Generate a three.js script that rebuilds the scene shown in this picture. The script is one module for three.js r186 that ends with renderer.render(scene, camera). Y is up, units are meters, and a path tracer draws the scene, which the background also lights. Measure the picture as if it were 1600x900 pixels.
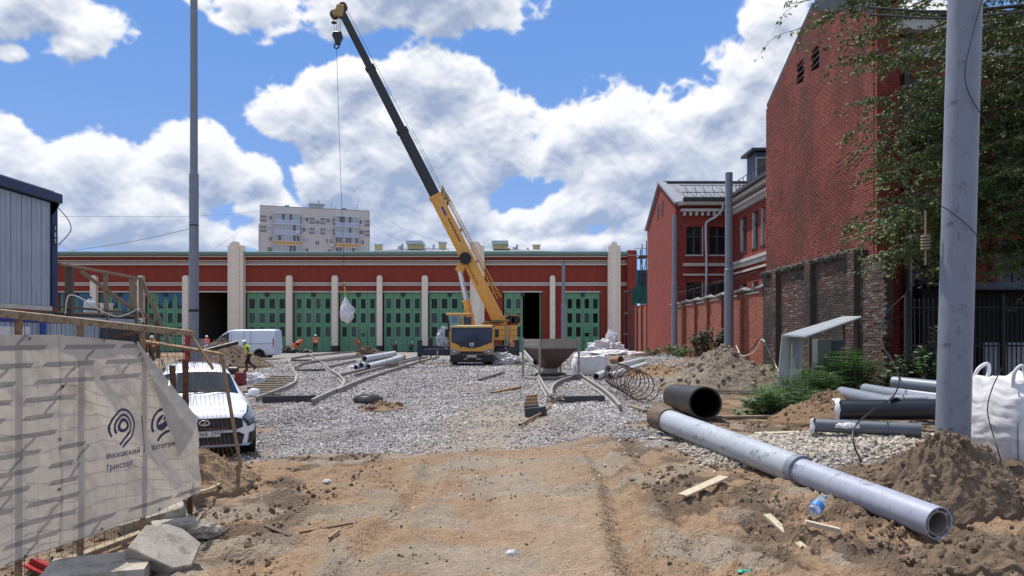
import * as THREE from 'three';
import { mergeGeometries, mergeVertices, toCreasedNormals } from 'three/addons/utils/BufferGeometryUtils.js';
import { RoundedBoxGeometry } from 'three/addons/geometries/RoundedBoxGeometry.js';
import { MarchingCubes } from 'three/addons/objects/MarchingCubes.js';

// ---------------------------------------------------------------- camera, sky, sun, exposure
const F = 1150, CX = 800, CY = 526, EYE = 2.0;          // focal length and horizon of the 1600 x 900 photograph
const scene = new THREE.Scene();
const camera = new THREE.PerspectiveCamera(2 * Math.atan(526 / F) * 180 / Math.PI, 1600 / 1052, 0.1, 4000);
camera.setViewOffset(1600, 1052, 0, 0, 1600, 900);
camera.position.set(0, EYE, 0);
camera.lookAt(0, EYE, -10);
const renderer = new THREE.WebGLRenderer({ antialias: true });
renderer.toneMapping = THREE.LinearToneMapping;
renderer.toneMappingExposure = 1.2;
renderer.shadowMap.enabled = true;
const SUN = new THREE.Vector3(-0.22, 0.80, -0.55).normalize();
const sun = new THREE.DirectionalLight(new THREE.Color(1.0, 0.94, 0.85), 4.2);
sun.position.copy(SUN).multiplyScalar(120); sun.target.position.set(0, 0, -30);
sun.castShadow = true; sun.shadow.radius = 1.2;
Object.assign(sun.shadow.camera, { left: -70, right: 70, top: 70, bottom: -70, near: 1, far: 320 });
sun.shadow.mapSize.set(4096, 4096);
scene.add(sun, sun.target);

// ---------------------------------------------------------------- noise
function rng(seed) { let s = seed >>> 0; return () => { s = (s + 0x6D2B79F5) >>> 0; let t = s; t = Math.imul(t ^ (t >>> 15), t | 1); t ^= t + Math.imul(t ^ (t >>> 7), t | 61); return ((t ^ (t >>> 14)) >>> 0) / 4294967296; }; }
const PERM = new Uint8Array(512); { const r = rng(77), a = [...Array(256).keys()]; for (let i = 255; i > 0; i--) { const j = Math.floor(r() * (i + 1)); [a[i], a[j]] = [a[j], a[i]]; } for (let i = 0; i < 512; i++) PERM[i] = a[i & 255]; }
const fade = (t) => t * t * t * (t * (t * 6 - 15) + 10), mixf = (a, b, t) => a + (b - a) * t;
function grad(h, x, y, z) { h &= 15; const u = h < 8 ? x : y, v = h < 4 ? y : h === 12 || h === 14 ? x : z; return ((h & 1) ? -u : u) + ((h & 2) ? -v : v); }
function n3(x, y, z) {
  const X = Math.floor(x), Y = Math.floor(y), Z = Math.floor(z); x -= X; y -= Y; z -= Z;
  const xi = X & 255, yi = Y & 255, zi = Z & 255, u = fade(x), v = fade(y), w = fade(z);
  const A = PERM[xi] + yi, AA = PERM[A] + zi, AB = PERM[A + 1] + zi, B = PERM[xi + 1] + yi, BA = PERM[B] + zi, BB = PERM[B + 1] + zi;
  return mixf(mixf(mixf(grad(PERM[AA], x, y, z), grad(PERM[BA], x - 1, y, z), u), mixf(grad(PERM[AB], x, y - 1, z), grad(PERM[BB], x - 1, y - 1, z), u), v),
    mixf(mixf(grad(PERM[AA + 1], x, y, z - 1), grad(PERM[BA + 1], x - 1, y, z - 1), u), mixf(grad(PERM[AB + 1], x, y - 1, z - 1), grad(PERM[BB + 1], x - 1, y - 1, z - 1), u), v), w);
}
function fbm(x, y, z, o = 4) { let s = 0, a = 0.5; for (let i = 0; i < o; i++) { s += a * n3(x, y, z); x = x * 2.03 + 7.1; y = y * 2.03 + 3.7; z = z * 2.03 + 1.3; a *= 0.5; } return s; }
const clamp = (v, a = 0, b = 1) => Math.min(b, Math.max(a, v)), sstep = (a, b, v) => { const t = clamp((v - a) / (b - a)); return t * t * (3 - 2 * t); };

// ---------------------------------------------------------------- sky: blue air and cumulus, the same all round
{
  const W = 4096, H = 2048, HH = H / 2 + 40, data = new Float32Array(W * H * 4), dens = new Float32Array(W * HH), lowf = new Float32Array(W * HH), puff = new Float32Array(W * HH);
  // cloud masses the photograph shows: centre and half axes in its pixels, and how heavy each is
  const M = [[60, 10, 165, 72, 1], [120, 60, 50, 32, .9], [8, 85, 34, 22, .8], [395, 12, 66, 40, .7], [320, -10, 40, 20, .5], [660, -10, 200, 92, 1.25], [560, 40, 85, 50, 1.1],
    [480, 185, 92, 72, 1], [565, 150, 85, 62, 1], [690, 145, 105, 75, 1], [620, 270, 190, 120, 1.2], [770, 245, 85, 95, 1], [530, 285, 125, 75, 1.1], [700, 330, 120, 60, 1],
    [25, 270, 75, 75, .9], [130, 275, 115, 78, 1], [290, 265, 105, 72, 1.05], [200, 340, 240, 62, 1.1], [370, 275, 72, 45, .9], [260, 368, 190, 45, .9], [420, 330, 80, 60, .9],
    [945, 205, 120, 66, 1], [870, 235, 66, 55, .9], [1020, 260, 160, 90, 1.15], [1165, 125, 75, 62, .95], [1120, 190, 115, 85, 1], [1210, 215, 90, 110, 1], [920, 325, 160, 56, 1], [820, 345, 110, 48, .9],
    [1215, 25, 55, 48, .85], [1320, 10, 80, 36, .9], [1300, 130, 120, 110, .95], [1450, 200, 160, 120, 1], [1440, 40, 90, 50, .8], [1560, 120, 110, 80, .9], [860, 378, 380, 26, .85], [1040, 345, 120, 30, .8]].map(([px, py, rx, ry, w]) => {
    const az = Math.atan((px - CX) / F), el = Math.atan((CY - py) / F * Math.cos(az)), k = Math.cos(az); return [az, el, rx / F * k * k, ry / F * k, w];
  });
  const GAP = [[815, 302, 60, 34, .8], [640, 95, 60, 30, .3], [1085, 130, 60, 40, .35], [440, 300, 30, 40, .35], [110, 205, 120, 20, .3], [560, 60, 40, 30, .3], [960, 345, 70, 16, .5], [360, 335, 70, 14, .5]].map(([px, py, rx, ry, w]) => { const az = Math.atan((px - CX) / F), k = Math.cos(az); return [az, Math.atan((CY - py) / F * k), rx / F * k * k, ry / F * k, w]; });
  for (let j = 0; j < HH; j++) {
    const el = Math.PI / 2 - (j + 0.5) / H * Math.PI, ce = Math.cos(el), y = Math.sin(el);
    for (let i = 0; i < W; i++) {
      let az = ((i + 0.5) / W - 0.25) * 2 * Math.PI; if (az > Math.PI) az -= 2 * Math.PI;   // 0 = looking along -z
      const x = Math.sin(az) * ce, z = -Math.cos(az) * ce;
      const stretch = 1 + 0.9 * (1 - clamp(el / 0.5));                // clouds pack flatter towards the horizon
      const inside = sstep(0.92, 0.72, Math.abs(az)) * sstep(0.62, 0.48, el);
      const wx = fbm(x * 7, y * 7 * stretch, z * 7, 3), wy = fbm(x * 7 + 31, y * 7 * stretch, z * 7 + 11, 3);
      let d = -0.6;
      if (inside > 0) {
        const a2 = az + wx * 0.055, e2 = el + wy * 0.045;
        let m = -0.55;
        for (const b of M) { const u = (a2 - b[0]) / (b[2] * .93), v = (e2 - b[1]) / (b[3] * .93); const q = (1 - Math.sqrt(u * u + v * v)) * b[4]; if (q > m) m = q; }
        for (const b of GAP) { const u = (a2 - b[0]) / b[2], v = (e2 - b[1]) / b[3]; m -= b[4] * Math.exp(-u * u - v * v); }
        d = m;
      }
      let o = -0.6;
      if (inside < 1) o = fbm(x * 2.6 + 5, y * 3.2 * stretch, z * 2.6 + 9, 4) * 2.6 + 0.12;
      const base = d * inside + o * (1 - inside);
      let v = base, soft = base;
      if (base > -0.7) {
        let bil = 0, a = 0.5, f = 13;
        for (let k = 0; k < 7; k++) { bil += a * (0.42 - Math.abs(n3(x * f + k * 9, y * f * 1.15 + 4, z * f)) * 1.7); if (k === 3) soft = base + bil * 0.78; a *= 0.56; f *= 2.08; }
        v = base + bil * 0.78;
      }
      dens[j * W + i] = v; lowf[j * W + i] = base; puff[j * W + i] = soft;
    }
  }
  for (let j = 0; j < H; j++) {
    const el = Math.PI / 2 - (j + 0.5) / H * Math.PI;
    for (let i = 0; i < W; i++) {
      const q = ((H - 1 - j) * W + i) * 4;
      if (j >= HH) { data[q] = 0.52; data[q + 1] = 0.60; data[q + 2] = 0.72; data[q + 3] = 1; continue; }
      const e = clamp(el / 1.2), hor = Math.exp(-Math.max(el, 0) / 0.16);
      let r = mixf(0.135, 0.075, e), g = mixf(0.30, 0.21, e), b = mixf(0.69, 0.57, e);
      r = mixf(r, 0.46, hor * 0.8); g = mixf(g, 0.60, hor * 0.8); b = mixf(b, 0.82, hor * 0.8);
      const v = dens[j * W + i];
      const al = sstep(-0.05, 0.15, v) * (1 - .25 * hor);
      if (al > 0) {
        // how much cloud lies above this point (towards the light) and how thick it is here
        let up = 0; for (let s = 1; s <= 9; s++) { const jj = j - Math.round(s * s * 0.9 + s * 2); if (jj >= 0) up += clamp(dens[jj * W + i], 0, 0.8); }
        const ju = Math.max(0, j - 11), jf = Math.max(0, j - 3), relief = (puff[j * W + i] - puff[ju * W + (i + W - 3) % W]) * .6 + (v - dens[jf * W + i]) * .5;
        const thick = clamp(lowf[j * W + i] / 0.9);
        let lit = 0.16 + Math.exp(-up * 0.31) * 0.56 + 0.24 * (1 - thick) + relief * 1.35;
        lit = clamp(lit, 0.0, 1.0);
        const s = Math.pow(lit, 1.05);
        const cr = mixf(0.30, 0.86, s), cg = mixf(0.37, 0.865, s), cb = mixf(0.52, 0.88, s);
        r = mixf(r, cr, al); g = mixf(g, cg, al); b = mixf(b, cb, al);
      }
      data[q] = r; data[q + 1] = g; data[q + 2] = b; data[q + 3] = 1;
    }
  }
  const sky = new THREE.DataTexture(data, W, H, THREE.RGBAFormat, THREE.FloatType);
  sky.mapping = THREE.EquirectangularReflectionMapping; sky.magFilter = THREE.LinearFilter; sky.minFilter = THREE.LinearFilter; sky.wrapS = THREE.RepeatWrapping; sky.needsUpdate = true;
  scene.background = sky; scene.environment = sky;
}

// ---------------------------------------------------------------- building helpers
const V = (x, y, z) => new THREE.Vector3(x, y, z);
const at = (px, py, D) => [(px - CX) / F * D, EYE - (py - CY) / F * D, -D];   // a place in the world from where the photograph shows it and how far away it is
const taken = new Map();
function numbered(n) { const k = taken.get(n) || 0; taken.set(n, k + 1); return k ? `${n}_${String(k).padStart(3, '0')}` : n; }
const offsets = new WeakMap();
function tag(o, label, category, group) { o.userData.label = label; o.userData.category = category; if (group) o.userData.group = group; return o; }
// a thing: a Group at its base; its parts are given in world metres unless local is true
function thing(name, label, category, pos = [0, 0, 0], o = {}) {
  const g = new THREE.Group(); g.name = numbered(name); g.position.set(...pos); g.rotation.y = o.turn || 0; scene.add(g);
  tag(g, label, category, o.group); offsets.set(g, o.local ? [0, 0, 0] : pos); return g;
}
function uvBox(g) {
  const p = g.attributes.position, n = g.attributes.normal, uv = new Float32Array(p.count * 2);
  for (let i = 0; i < p.count; i += 3) {
    let ax = 0, ay = 0, az = 0; for (let k = 0; k < 3; k++) { ax += Math.abs(n.getX(i + k)); ay += Math.abs(n.getY(i + k)); az += Math.abs(n.getZ(i + k)); }
    for (let k = 0; k < 3; k++) { const x = p.getX(i + k), y = p.getY(i + k), z = p.getZ(i + k); const a = (i + k) * 2; if (ax >= ay && ax >= az) { uv[a] = z; uv[a + 1] = y; } else if (ay >= az) { uv[a] = x; uv[a + 1] = z; } else { uv[a] = x; uv[a + 1] = y; } }
  }
  g.setAttribute('uv', new THREE.BufferAttribute(uv, 2)); return g;
}
function N(g, keepUV) {
  if (g.index) g = g.toNonIndexed();
  if (!g.attributes.normal) g.computeVertexNormals();
  for (const k of Object.keys(g.attributes)) if (!['position', 'normal', 'uv', 'color'].includes(k)) g.deleteAttribute(k);
  if (!keepUV && !g.userData.keep) uvBox(g);
  return g;
}
const keepUV = (g) => { g.userData.keep = true; return g; };
function mesh(name, geos, m, parent, o = {}) {
  const list = (Array.isArray(geos) ? geos : [geos]).map((g) => N(g, o.uv));
  let g = list.length > 1 ? mergeGeometries(list, false) : list[0];
  if (parent && offsets.has(parent)) { const [x, y, z] = offsets.get(parent); if (x || y || z) { g = g === list[0] && list.length === 1 ? g.clone() : g; g.translate(-x, -y, -z); } }
  const r = new THREE.Mesh(g, m); r.name = parent ? name : numbered(name); r.castShadow = r.receiveShadow = true;
  if (parent) { parent.add(r); offsets.set(r, offsets.get(parent) || [0, 0, 0]); } else scene.add(r);
  if (o.label) r.userData.label = o.label; if (o.kind) r.userData.kind = o.kind;
  return r;
}
function solo(name, label, category, geos, m, base, o = {}) {            // a thing of one mesh, its origin at its base
  const list = (Array.isArray(geos) ? geos : [geos]).map((g) => N(g, o.uv)); const g = list.length > 1 ? mergeGeometries(list, false) : list[0].clone();
  if (base) g.translate(-base[0], -base[1], -base[2]);
  const r = new THREE.Mesh(g, m); r.name = numbered(name); r.castShadow = r.receiveShadow = true; if (base) r.position.set(...base); scene.add(r);
  tag(r, label, category, o.group); if (o.kind) r.userData.kind = o.kind; offsets.set(r, base || [0, 0, 0]); return r;
}
function box(w, h, d, x = 0, y = 0, z = 0, r = 0) { const g = r ? new RoundedBoxGeometry(w, h, d, 1, Math.min(r, w / 2.01, h / 2.01, d / 2.01)) : new THREE.BoxGeometry(w, h, d); g.translate(x, y, z); return g; }
const bx = (x0, x1, y0, y1, z0, z1, r = 0) => box(Math.abs(x1 - x0), Math.abs(y1 - y0), Math.abs(z1 - z0), (x0 + x1) / 2, (y0 + y1) / 2, (z0 + z1) / 2, r);
const basis = new THREE.Matrix4();
function along(g, p, q, roll = 0) {                                        // turns a shape built along +y (0..length) to run from p to q
  const a = V(...p), b = V(...q), d = b.clone().sub(a).normalize();
  const qn = new THREE.Quaternion().setFromUnitVectors(V(0, 1, 0), d); if (roll) qn.multiply(new THREE.Quaternion().setFromAxisAngle(V(0, 1, 0), roll));
  basis.compose(a, qn, V(1, 1, 1)); g.applyMatrix4(basis); return g;
}
const dist = (p, q) => Math.hypot(p[0] - q[0], p[1] - q[1], p[2] - q[2]);
function beam(p, q, w, h, r = 0, roll = 0) { const L = dist(p, q); return along(box(w, L, h, 0, L / 2, 0, r), p, q, roll); }
function flat(p, q, w, th, r = 0) { const L = dist(p, q), d = V(q[0] - p[0], q[1] - p[1], q[2] - p[2]).normalize(), s = V(-d.z, 0, d.x).normalize(), u = s.clone().cross(d), g = box(L, th, w, L / 2, 0, 0, r); g.applyMatrix4(new THREE.Matrix4().makeBasis(d, u, s).setPosition(...p)); return g; }   // a board lying flat
function rod(p, q, r1, r2 = r1, seg = 10, open = false) { const L = dist(p, q), g = new THREE.CylinderGeometry(r2, r1, L, seg, 1, open); g.translate(0, L / 2, 0); return along(g, p, q); }
function pipe(p, q, R, r, seg = 32) {                                      // a hollow pipe with a wall
  const L = dist(p, q), g = new THREE.LatheGeometry([[r, 0], [R, 0], [R, 0.001], [R, L / 2], [R, L - .001], [R, L], [r, L], [r, L - .001], [r, L / 2], [r, .001], [r, 0]].map((a) => new THREE.Vector2(...a)), seg);
  return along(toCreasedNormals(g, 0.6), p, q);
}
function cable(pts, r, seg = 40, rad = 5) { return new THREE.TubeGeometry(new THREE.CatmullRomCurve3(pts.map((p) => V(...p))), seg, r, rad, false); }
function grid(nu, nv, f, closeU) {                                         // a surface from f(u, v) -> [x, y, z]
  const pos = [], idx = [], uv = [];
  for (let j = 0; j <= nv; j++) for (let i = 0; i <= nu; i++) { pos.push(...f(i / nu, j / nv)); uv.push(i / nu, j / nv); }
  for (let j = 0; j < nv; j++) for (let i = 0; i < nu; i++) { const a = j * (nu + 1) + i, b = a + 1, c = a + nu + 1, d = c + 1; idx.push(a, b, d, a, d, c); }
  const g = new THREE.BufferGeometry(); g.setAttribute('position', new THREE.Float32BufferAttribute(pos, 3)); g.setAttribute('uv', new THREE.Float32BufferAttribute(uv, 2)); g.setIndex(idx); g.computeVertexNormals(); return g;
}
function poly(pts, depth, o = {}) {                                        // an outline in x, y given thickness along z
  const s = new THREE.Shape(pts.map((p) => new THREE.Vector2(...p)));
  return new THREE.ExtrudeGeometry(s, { depth, bevelEnabled: !!o.bevel, bevelSize: o.bevel || 0, bevelThickness: o.bevel || 0, bevelSegments: 1, curveSegments: o.seg || 8 });
}
function rumple(g, amp, f, seed = 0) { const p = g.attributes.position; for (let i = 0; i < p.count; i++) { const x = p.getX(i), y = p.getY(i), z = p.getZ(i); p.setXYZ(i, x + amp * n3(x * f + seed, y * f, z * f), y + amp * n3(x * f, y * f + seed + 9, z * f), z + amp * n3(x * f + 4, y * f, z * f + seed + 17)); } g.computeVertexNormals(); return g; }

// ---------------------------------------------------------------- textures and materials
function tex(w, h, fn, o = {}) {                                           // fn(u, v) -> [r, g, b] 0..1, tiling
  const d = new Uint8Array(w * h * 4);
  for (let j = 0; j < h; j++) for (let i = 0; i < w; i++) { const c = fn(i / w, j / h), k = (j * w + i) * 4; d[k] = clamp(c[0]) * 255; d[k + 1] = clamp(c[1]) * 255; d[k + 2] = clamp(c[2]) * 255; d[k + 3] = 255; }
  const t = new THREE.DataTexture(d, w, h, THREE.RGBAFormat); t.wrapS = t.wrapT = THREE.RepeatWrapping; t.magFilter = THREE.LinearFilter; t.minFilter = THREE.LinearMipmapLinearFilter; t.generateMipmaps = true;
  if (o.color) t.colorSpace = THREE.SRGBColorSpace; t.repeat.set(1 / (o.size || 1), 1 / (o.sizeV || o.size || 1)); t.needsUpdate = true; return t;
}
const loop = (u, v, f, o = 4, s = 0) => {                                   // tiling noise: a torus in noise space
  const a = u * 2 * Math.PI, b = v * 2 * Math.PI, k = f / (2 * Math.PI); return fbm(Math.cos(a) * k + s, Math.sin(a) * k + Math.cos(b) * k * 1.0 + s * 2, Math.sin(b) * k + Math.cos(b) * .37 * k, o);
};
const T = {};
T.mottle = tex(256, 256, (u, v) => { const q = 0.82 + 0.28 * loop(u, v, 9, 5) + 0.10 * loop(u, v, 60, 2, 5); return [q, q, q]; }, { size: 1.7 });
T.dirt = tex(256, 256, (u, v) => { const a = loop(u, v, 7, 5, 3), b = loop(u, v, 40, 3, 9), q = 0.84 + 0.22 * a + 0.16 * b; return [q, q * (0.985 + .02 * a), q * (0.96 + .05 * b)]; }, { size: 2.3 });
T.stain = tex(256, 256, (u, v) => { const a = loop(u, v, 5, 5, 3), b = loop(u, v, 50, 3, 9), c = sstep(.05, .3, loop(u, v, 9, 4, 14)), q = 0.80 + 0.4 * a + 0.3 * b - .22 * c; return [q, q * (.975 - .03 * c), q * (.94 - .08 * c)]; }, { size: 1.1 });
T.scuff = tex(512, 512, (u, v) => { const a = loop(u, v, 5, 4, 3), b = loop(u, v * .25, 40, 3, 9), k = sstep(.16, .3, loop(u, v, 7, 5, 21)) * sstep(.0, .25, loop(u, v, 40, 3, 2) + .12), s = sstep(.24, .3, loop(u * .6, v * .15, 70, 2, 5)), q = .88 + .14 * a + .1 * b - .38 * k - .2 * s; return [q, q * (1 - .03 * k), q * (1 - .08 * k)]; }, { size: 1.4 });
T.grain = tex(256, 256, (u, v) => { const q = 0.5 + 0.55 * loop(u, v, 60, 3) + .3 * loop(u, v, 14, 3, 4); return [q, q, q]; }, { size: 0.6 });
T.lump = tex(256, 256, (u, v) => { const q = 0.5 + 0.8 * loop(u, v, 14, 5, 2); return [q, q, q]; }, { size: 1.1 });
T.wood = tex(128, 512, (u, v) => { const q = 0.80 + 0.30 * loop(u, v * .12, 40, 3) + 0.22 * loop(u * 1, v, 5, 3, 8); return [q, q * .985, q * .96]; }, { size: .35, sizeV: 2.2 });
T.rust = tex(256, 256, (u, v) => { const a = loop(u, v, 16, 5), b = loop(u, v, 50, 3, 6); const k = sstep(-0.05, 0.2, a + b * .4); return [0.62 + .3 * (1 - k) + .1 * b, 0.52 + .38 * (1 - k) + .1 * b, 0.42 + .40 * (1 - k)]; }, { size: .9 });
T.streak = tex(256, 256, (u, v) => { const q = 0.86 + 0.20 * loop(u, v * .1, 50, 3) + .16 * loop(u, v, 6, 4, 3); return [q, q, q]; }, { size: 2.6 });
T.weave = tex(128, 128, (u, v) => { const q = 0.5 + .22 * Math.sin(u * 2 * Math.PI * 16) * Math.cos(v * 2 * Math.PI * 16) + .3 * loop(u, v, 20, 3); return [q, q, q]; }, { size: .12 });
function brickTex(tone, mort, varr, amp = 1) {                                       // far-off brickwork: 8 bricks x 16 courses, 2.08 x 1.23 m
  const r = rng(5), tones = Array.from({ length: 16 * 9 }, () => 1 + (r() - .5) * varr);
  const f = (u, v) => { const row = Math.floor(v * 16), off = row % 2 ? .5 : 0, c = u * 8 + off, k = Math.floor(c) % 8, x = c - Math.floor(c), y = v * 16 - row; return [x < .045 || y < .13, tones[row * 9 + k]]; };
  const col = tex(512, 512, (u, v) => { const [m, t] = f(u, v), n = 1 + amp * (.25 * loop(u, v, 20, 3) + .2 * loop(u, v, 4, 3, 7)); return (m ? mort : tone.map((q) => q * t)).map((q) => q * n); }, { color: true, size: 2.08, sizeV: 1.232 });
  const bmp = tex(512, 512, (u, v) => { const [m] = f(u, v), q = (m ? .3 : .8) + .2 * amp * loop(u, v, 60, 2); return [q, q, q]; }, { size: 2.08, sizeV: 1.232 });
  return { map: col, bumpMap: bmp, bumpScale: .012 * amp };
}
function mat(name, c, rough = 0.8, o = {}) {
  const m = new THREE[o.transmission || o.clearcoat || o.specularIntensity !== undefined ? 'MeshPhysicalMaterial' : 'MeshStandardMaterial']({ roughness: rough, metalness: o.metal || 0, side: THREE.DoubleSide });
  m.name = name; if (Array.isArray(c)) m.color.setRGB(...c); else m.color.set(c);
  for (const k of ['map', 'bumpMap', 'bumpScale', 'roughnessMap', 'transmission', 'thickness', 'ior', 'clearcoat', 'clearcoatRoughness', 'vertexColors', 'transparent', 'alphaMap', 'alphaTest', 'opacity', 'specularIntensity']) if (o[k] !== undefined) m[k] = o[k];
  return m;
}
const M = {
  galv: mat('painted_grey_steel', [.225, .255, .31], .45, { map: T.scuff, bumpMap: T.grain, bumpScale: .0008 }),
  galvPale: mat('galvanised_pale', [.55, .60, .64], .45, { map: T.streak, bumpMap: T.grain, bumpScale: .0008 }),
  black: mat('black_plastic', [.018, .019, .021], .38, { map: T.mottle }),
  tar: mat('tarred_steel', [.022, .021, .021], .42, { map: T.dirt, bumpMap: T.lump, bumpScale: .004 }),
  rust: mat('rusty_steel', [.30, .19, .12], .85, { map: T.rust, bumpMap: T.grain, bumpScale: .002 }),
  rustDark: mat('dark_rust', [.12, .07, .05], .85, { map: T.rust, bumpMap: T.grain, bumpScale: .002 }),
  wood: mat('weathered_wood', [.30, .24, .18], .88, { map: T.wood, bumpMap: T.wood, bumpScale: .003 }),
  woodDark: mat('old_dark_wood', [.14, .11, .085], .9, { map: T.wood, bumpMap: T.wood, bumpScale: .003 }),
  plank: mat('pale_fresh_plank', [.62, .52, .38], .8, { map: T.wood, bumpMap: T.wood, bumpScale: .002 }),
  concrete: mat('concrete', [.40, .38, .345], .92, { map: T.dirt, bumpMap: T.lump, bumpScale: .006 }),
  white: mat('white_paint', [.78, .78, .77], .5, { map: T.mottle }),
  steel: mat('worn_steel', [.36, .34, .31], .5, { metal: .4, map: T.dirt, bumpMap: T.grain, bumpScale: .002 }),
  darkSteel: mat('dark_steel', [.045, .05, .058], .55, { map: T.dirt }),
  rubber: mat('tyre_rubber', [.018, .018, .018], .85, { bumpMap: T.grain, bumpScale: .002 }),
  glassDark: mat('dark_window_glass', [.012, .016, .022], .05),
  sackWhite: mat('woven_sack', [.80, .80, .82], .75, { map: T.mottle, bumpMap: T.weave, bumpScale: .0012 }),
  soil: mat('dug_soil', [.165, .118, .08], .97, { map: T.dirt, bumpMap: T.lump, bumpScale: .03 }),
  sand: mat('dug_sand', [.26, .175, .105], .97, { map: T.dirt, bumpMap: T.lump, bumpScale: .02 }),
};
// ---------------------------------------------------------------- ground
const CTRL = [[-4, 4.5, 0], [0, 4.5, 0], [3, 4.5, .02], [7, 5, .22], [-3.5, 7.9, 0], [-6, 6, -.02], [-2, 8, .02], [0, 8, .06], [1.6, 7.5, .1], [-5.2, 13, -.12], [-6.5, 16, -.1], [-2.5, 12, .08], [0, 12.4, .16], [3.83, 6.6, .08], [2.9, 8.5, .28], [2.4, 12.4, .40],
  [3.6, 14, .42], [3.1, 16.6, .42], [7.4, 11.6, .62], [7, 8.9, .52], [5.2, 8.4, .5], [6, 6.4, .28], [9, 7, .45], [-4, 20.4, .25], [-9, 22, .1], [1.5, 28, .38], [-2.3, 42, .32], [-14, 41, .07], [-21, 58, .29], [-40, 50, .2], [9.4, 19, .72], [9.4, 28, .92], [9.4, 36, .96], [9.4, 44, .95],
  [5.5, 19.5, .45], [6.5, 28, .62], [6, 44, .5], [-50, 80, .4], [-20, 80, .4], [0, 80, .4], [13, 80, .5], [12, 60, .55], [14, 17, .75], [20, 12, .8], [-12, 12, .05], [-20, 20, .1], [0, 60, .36], [0, 200, .3], [-200, 150, .2], [200, 150, .4], [0, -10, 0]];
function baseG(x, D) { let s = 0, w = 0; for (const [a, b, y] of CTRL) { const d2 = (x - a) * (x - a) + (D - b) * (D - b), sm = .5 + .03 * Math.abs(b), k = 1 / ((d2 + sm * sm) * (d2 + sm * sm)); s += k * y; w += k; } return s / w; }
function gravelMask(x, D) {                                                 // 1 = ballast, 0 = sand and soil
  const n = fbm(x * .7, D * .7, 3, 4) * 2.0 + fbm(x * 3, D * 3, 8, 2) * .7;
  const edge = x < 1.2 ? 12.2 : x < 3.6 ? mixf(12.2, 9.7, (x - 1.2) / 2.4) : 9.7;
  const near = sstep(-.35, .35, D - edge + n), far = sstep(.5, -.5, D - 76 + n * 3);
  const left = sstep(-.4, .4, x + (D < 20 ? 3.9 + (D - 12) * .42 : 7.26 + (D - 20) * .32) + n), right = sstep(.4, -.4, x - (D < 15 ? 2.7 + Math.max(0, 11.2 - D) * 1.2 : 2.7 + (D - 15) * .25) + n);
  return near * far * left * right;
}
const heap2 = (x, D) => sstep(.3, -.3, Math.hypot((x - 4.3) / 1.75, (D - 10.4) / 1.0) - 1 + fbm(x * 2, D * 2, 1, 3) * .6);   // the beige gravel by the pipes
function G(x, D) {
  let y = baseG(x, D);
  if (D > 2 && D < 30) {
    const sand = 1 - gravelMask(x, D), k = sstep(30, 16, D);
    const rough = .3 + sstep(.6, 2.2, x) * sstep(9.4, 8.2, D) * 1.25 + sstep(-1.2, -2.2, x) * .7 * sstep(12, 10, D);
    const r1 = fbm(x * 1.6, D * 1.6, 2, 4), r2 = 1 - Math.abs(fbm(x * 3.1 + 9, D * 3.1, 5, 4)) * 2.4, r3 = fbm(x * 9, D * 9, 1, 3);
    y += k * sand * rough * (r1 * .15 + (r2 - .6) * .075 + r3 * .05 + fbm(x * 19, D * 19, 4, 2) * .022);
    y += k * (1 - sand) * (fbm(x * 1.1, D * 1.1, 7, 3) * .10 + fbm(x * 5, D * 5, 7, 2) * .03);
    // wheel ruts pressed into the sand on the right and the left of the lane
    const rut = (c, w, d) => { const q = (x - c - .12 * Math.sin(D * .8)) / w; return -d * Math.exp(-q * q) + d * .6 * Math.exp(-(Math.abs(q) - 1.9) * (Math.abs(q) - 1.9) * 3); };
    y += sstep(12, 11, D) * sstep(4.6, 5.6, D) * (rut(1.15, .12, .085) + rut(1.75, .11, .065) * .8 + rut(-1.25, .12, .07) + rut(-.45, .2, .02));
    const tread = Math.sin(D * 30 + (x > 0 ? 1 : -1) * Math.abs(x - 1.15) * 18) * .018; y += Math.max(sstep(.3, .15, Math.abs(x - 1.15 - .12 * Math.sin(D * .8))), sstep(.28, .14, Math.abs(x + 1.25 - .12 * Math.sin(D * .8)))) * tread * sstep(11, 9, D);
    y += heap2(x, D) * .10 * (1 + fbm(x * 3, D * 3, 4, 2));
  }
  return y;
}
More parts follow.
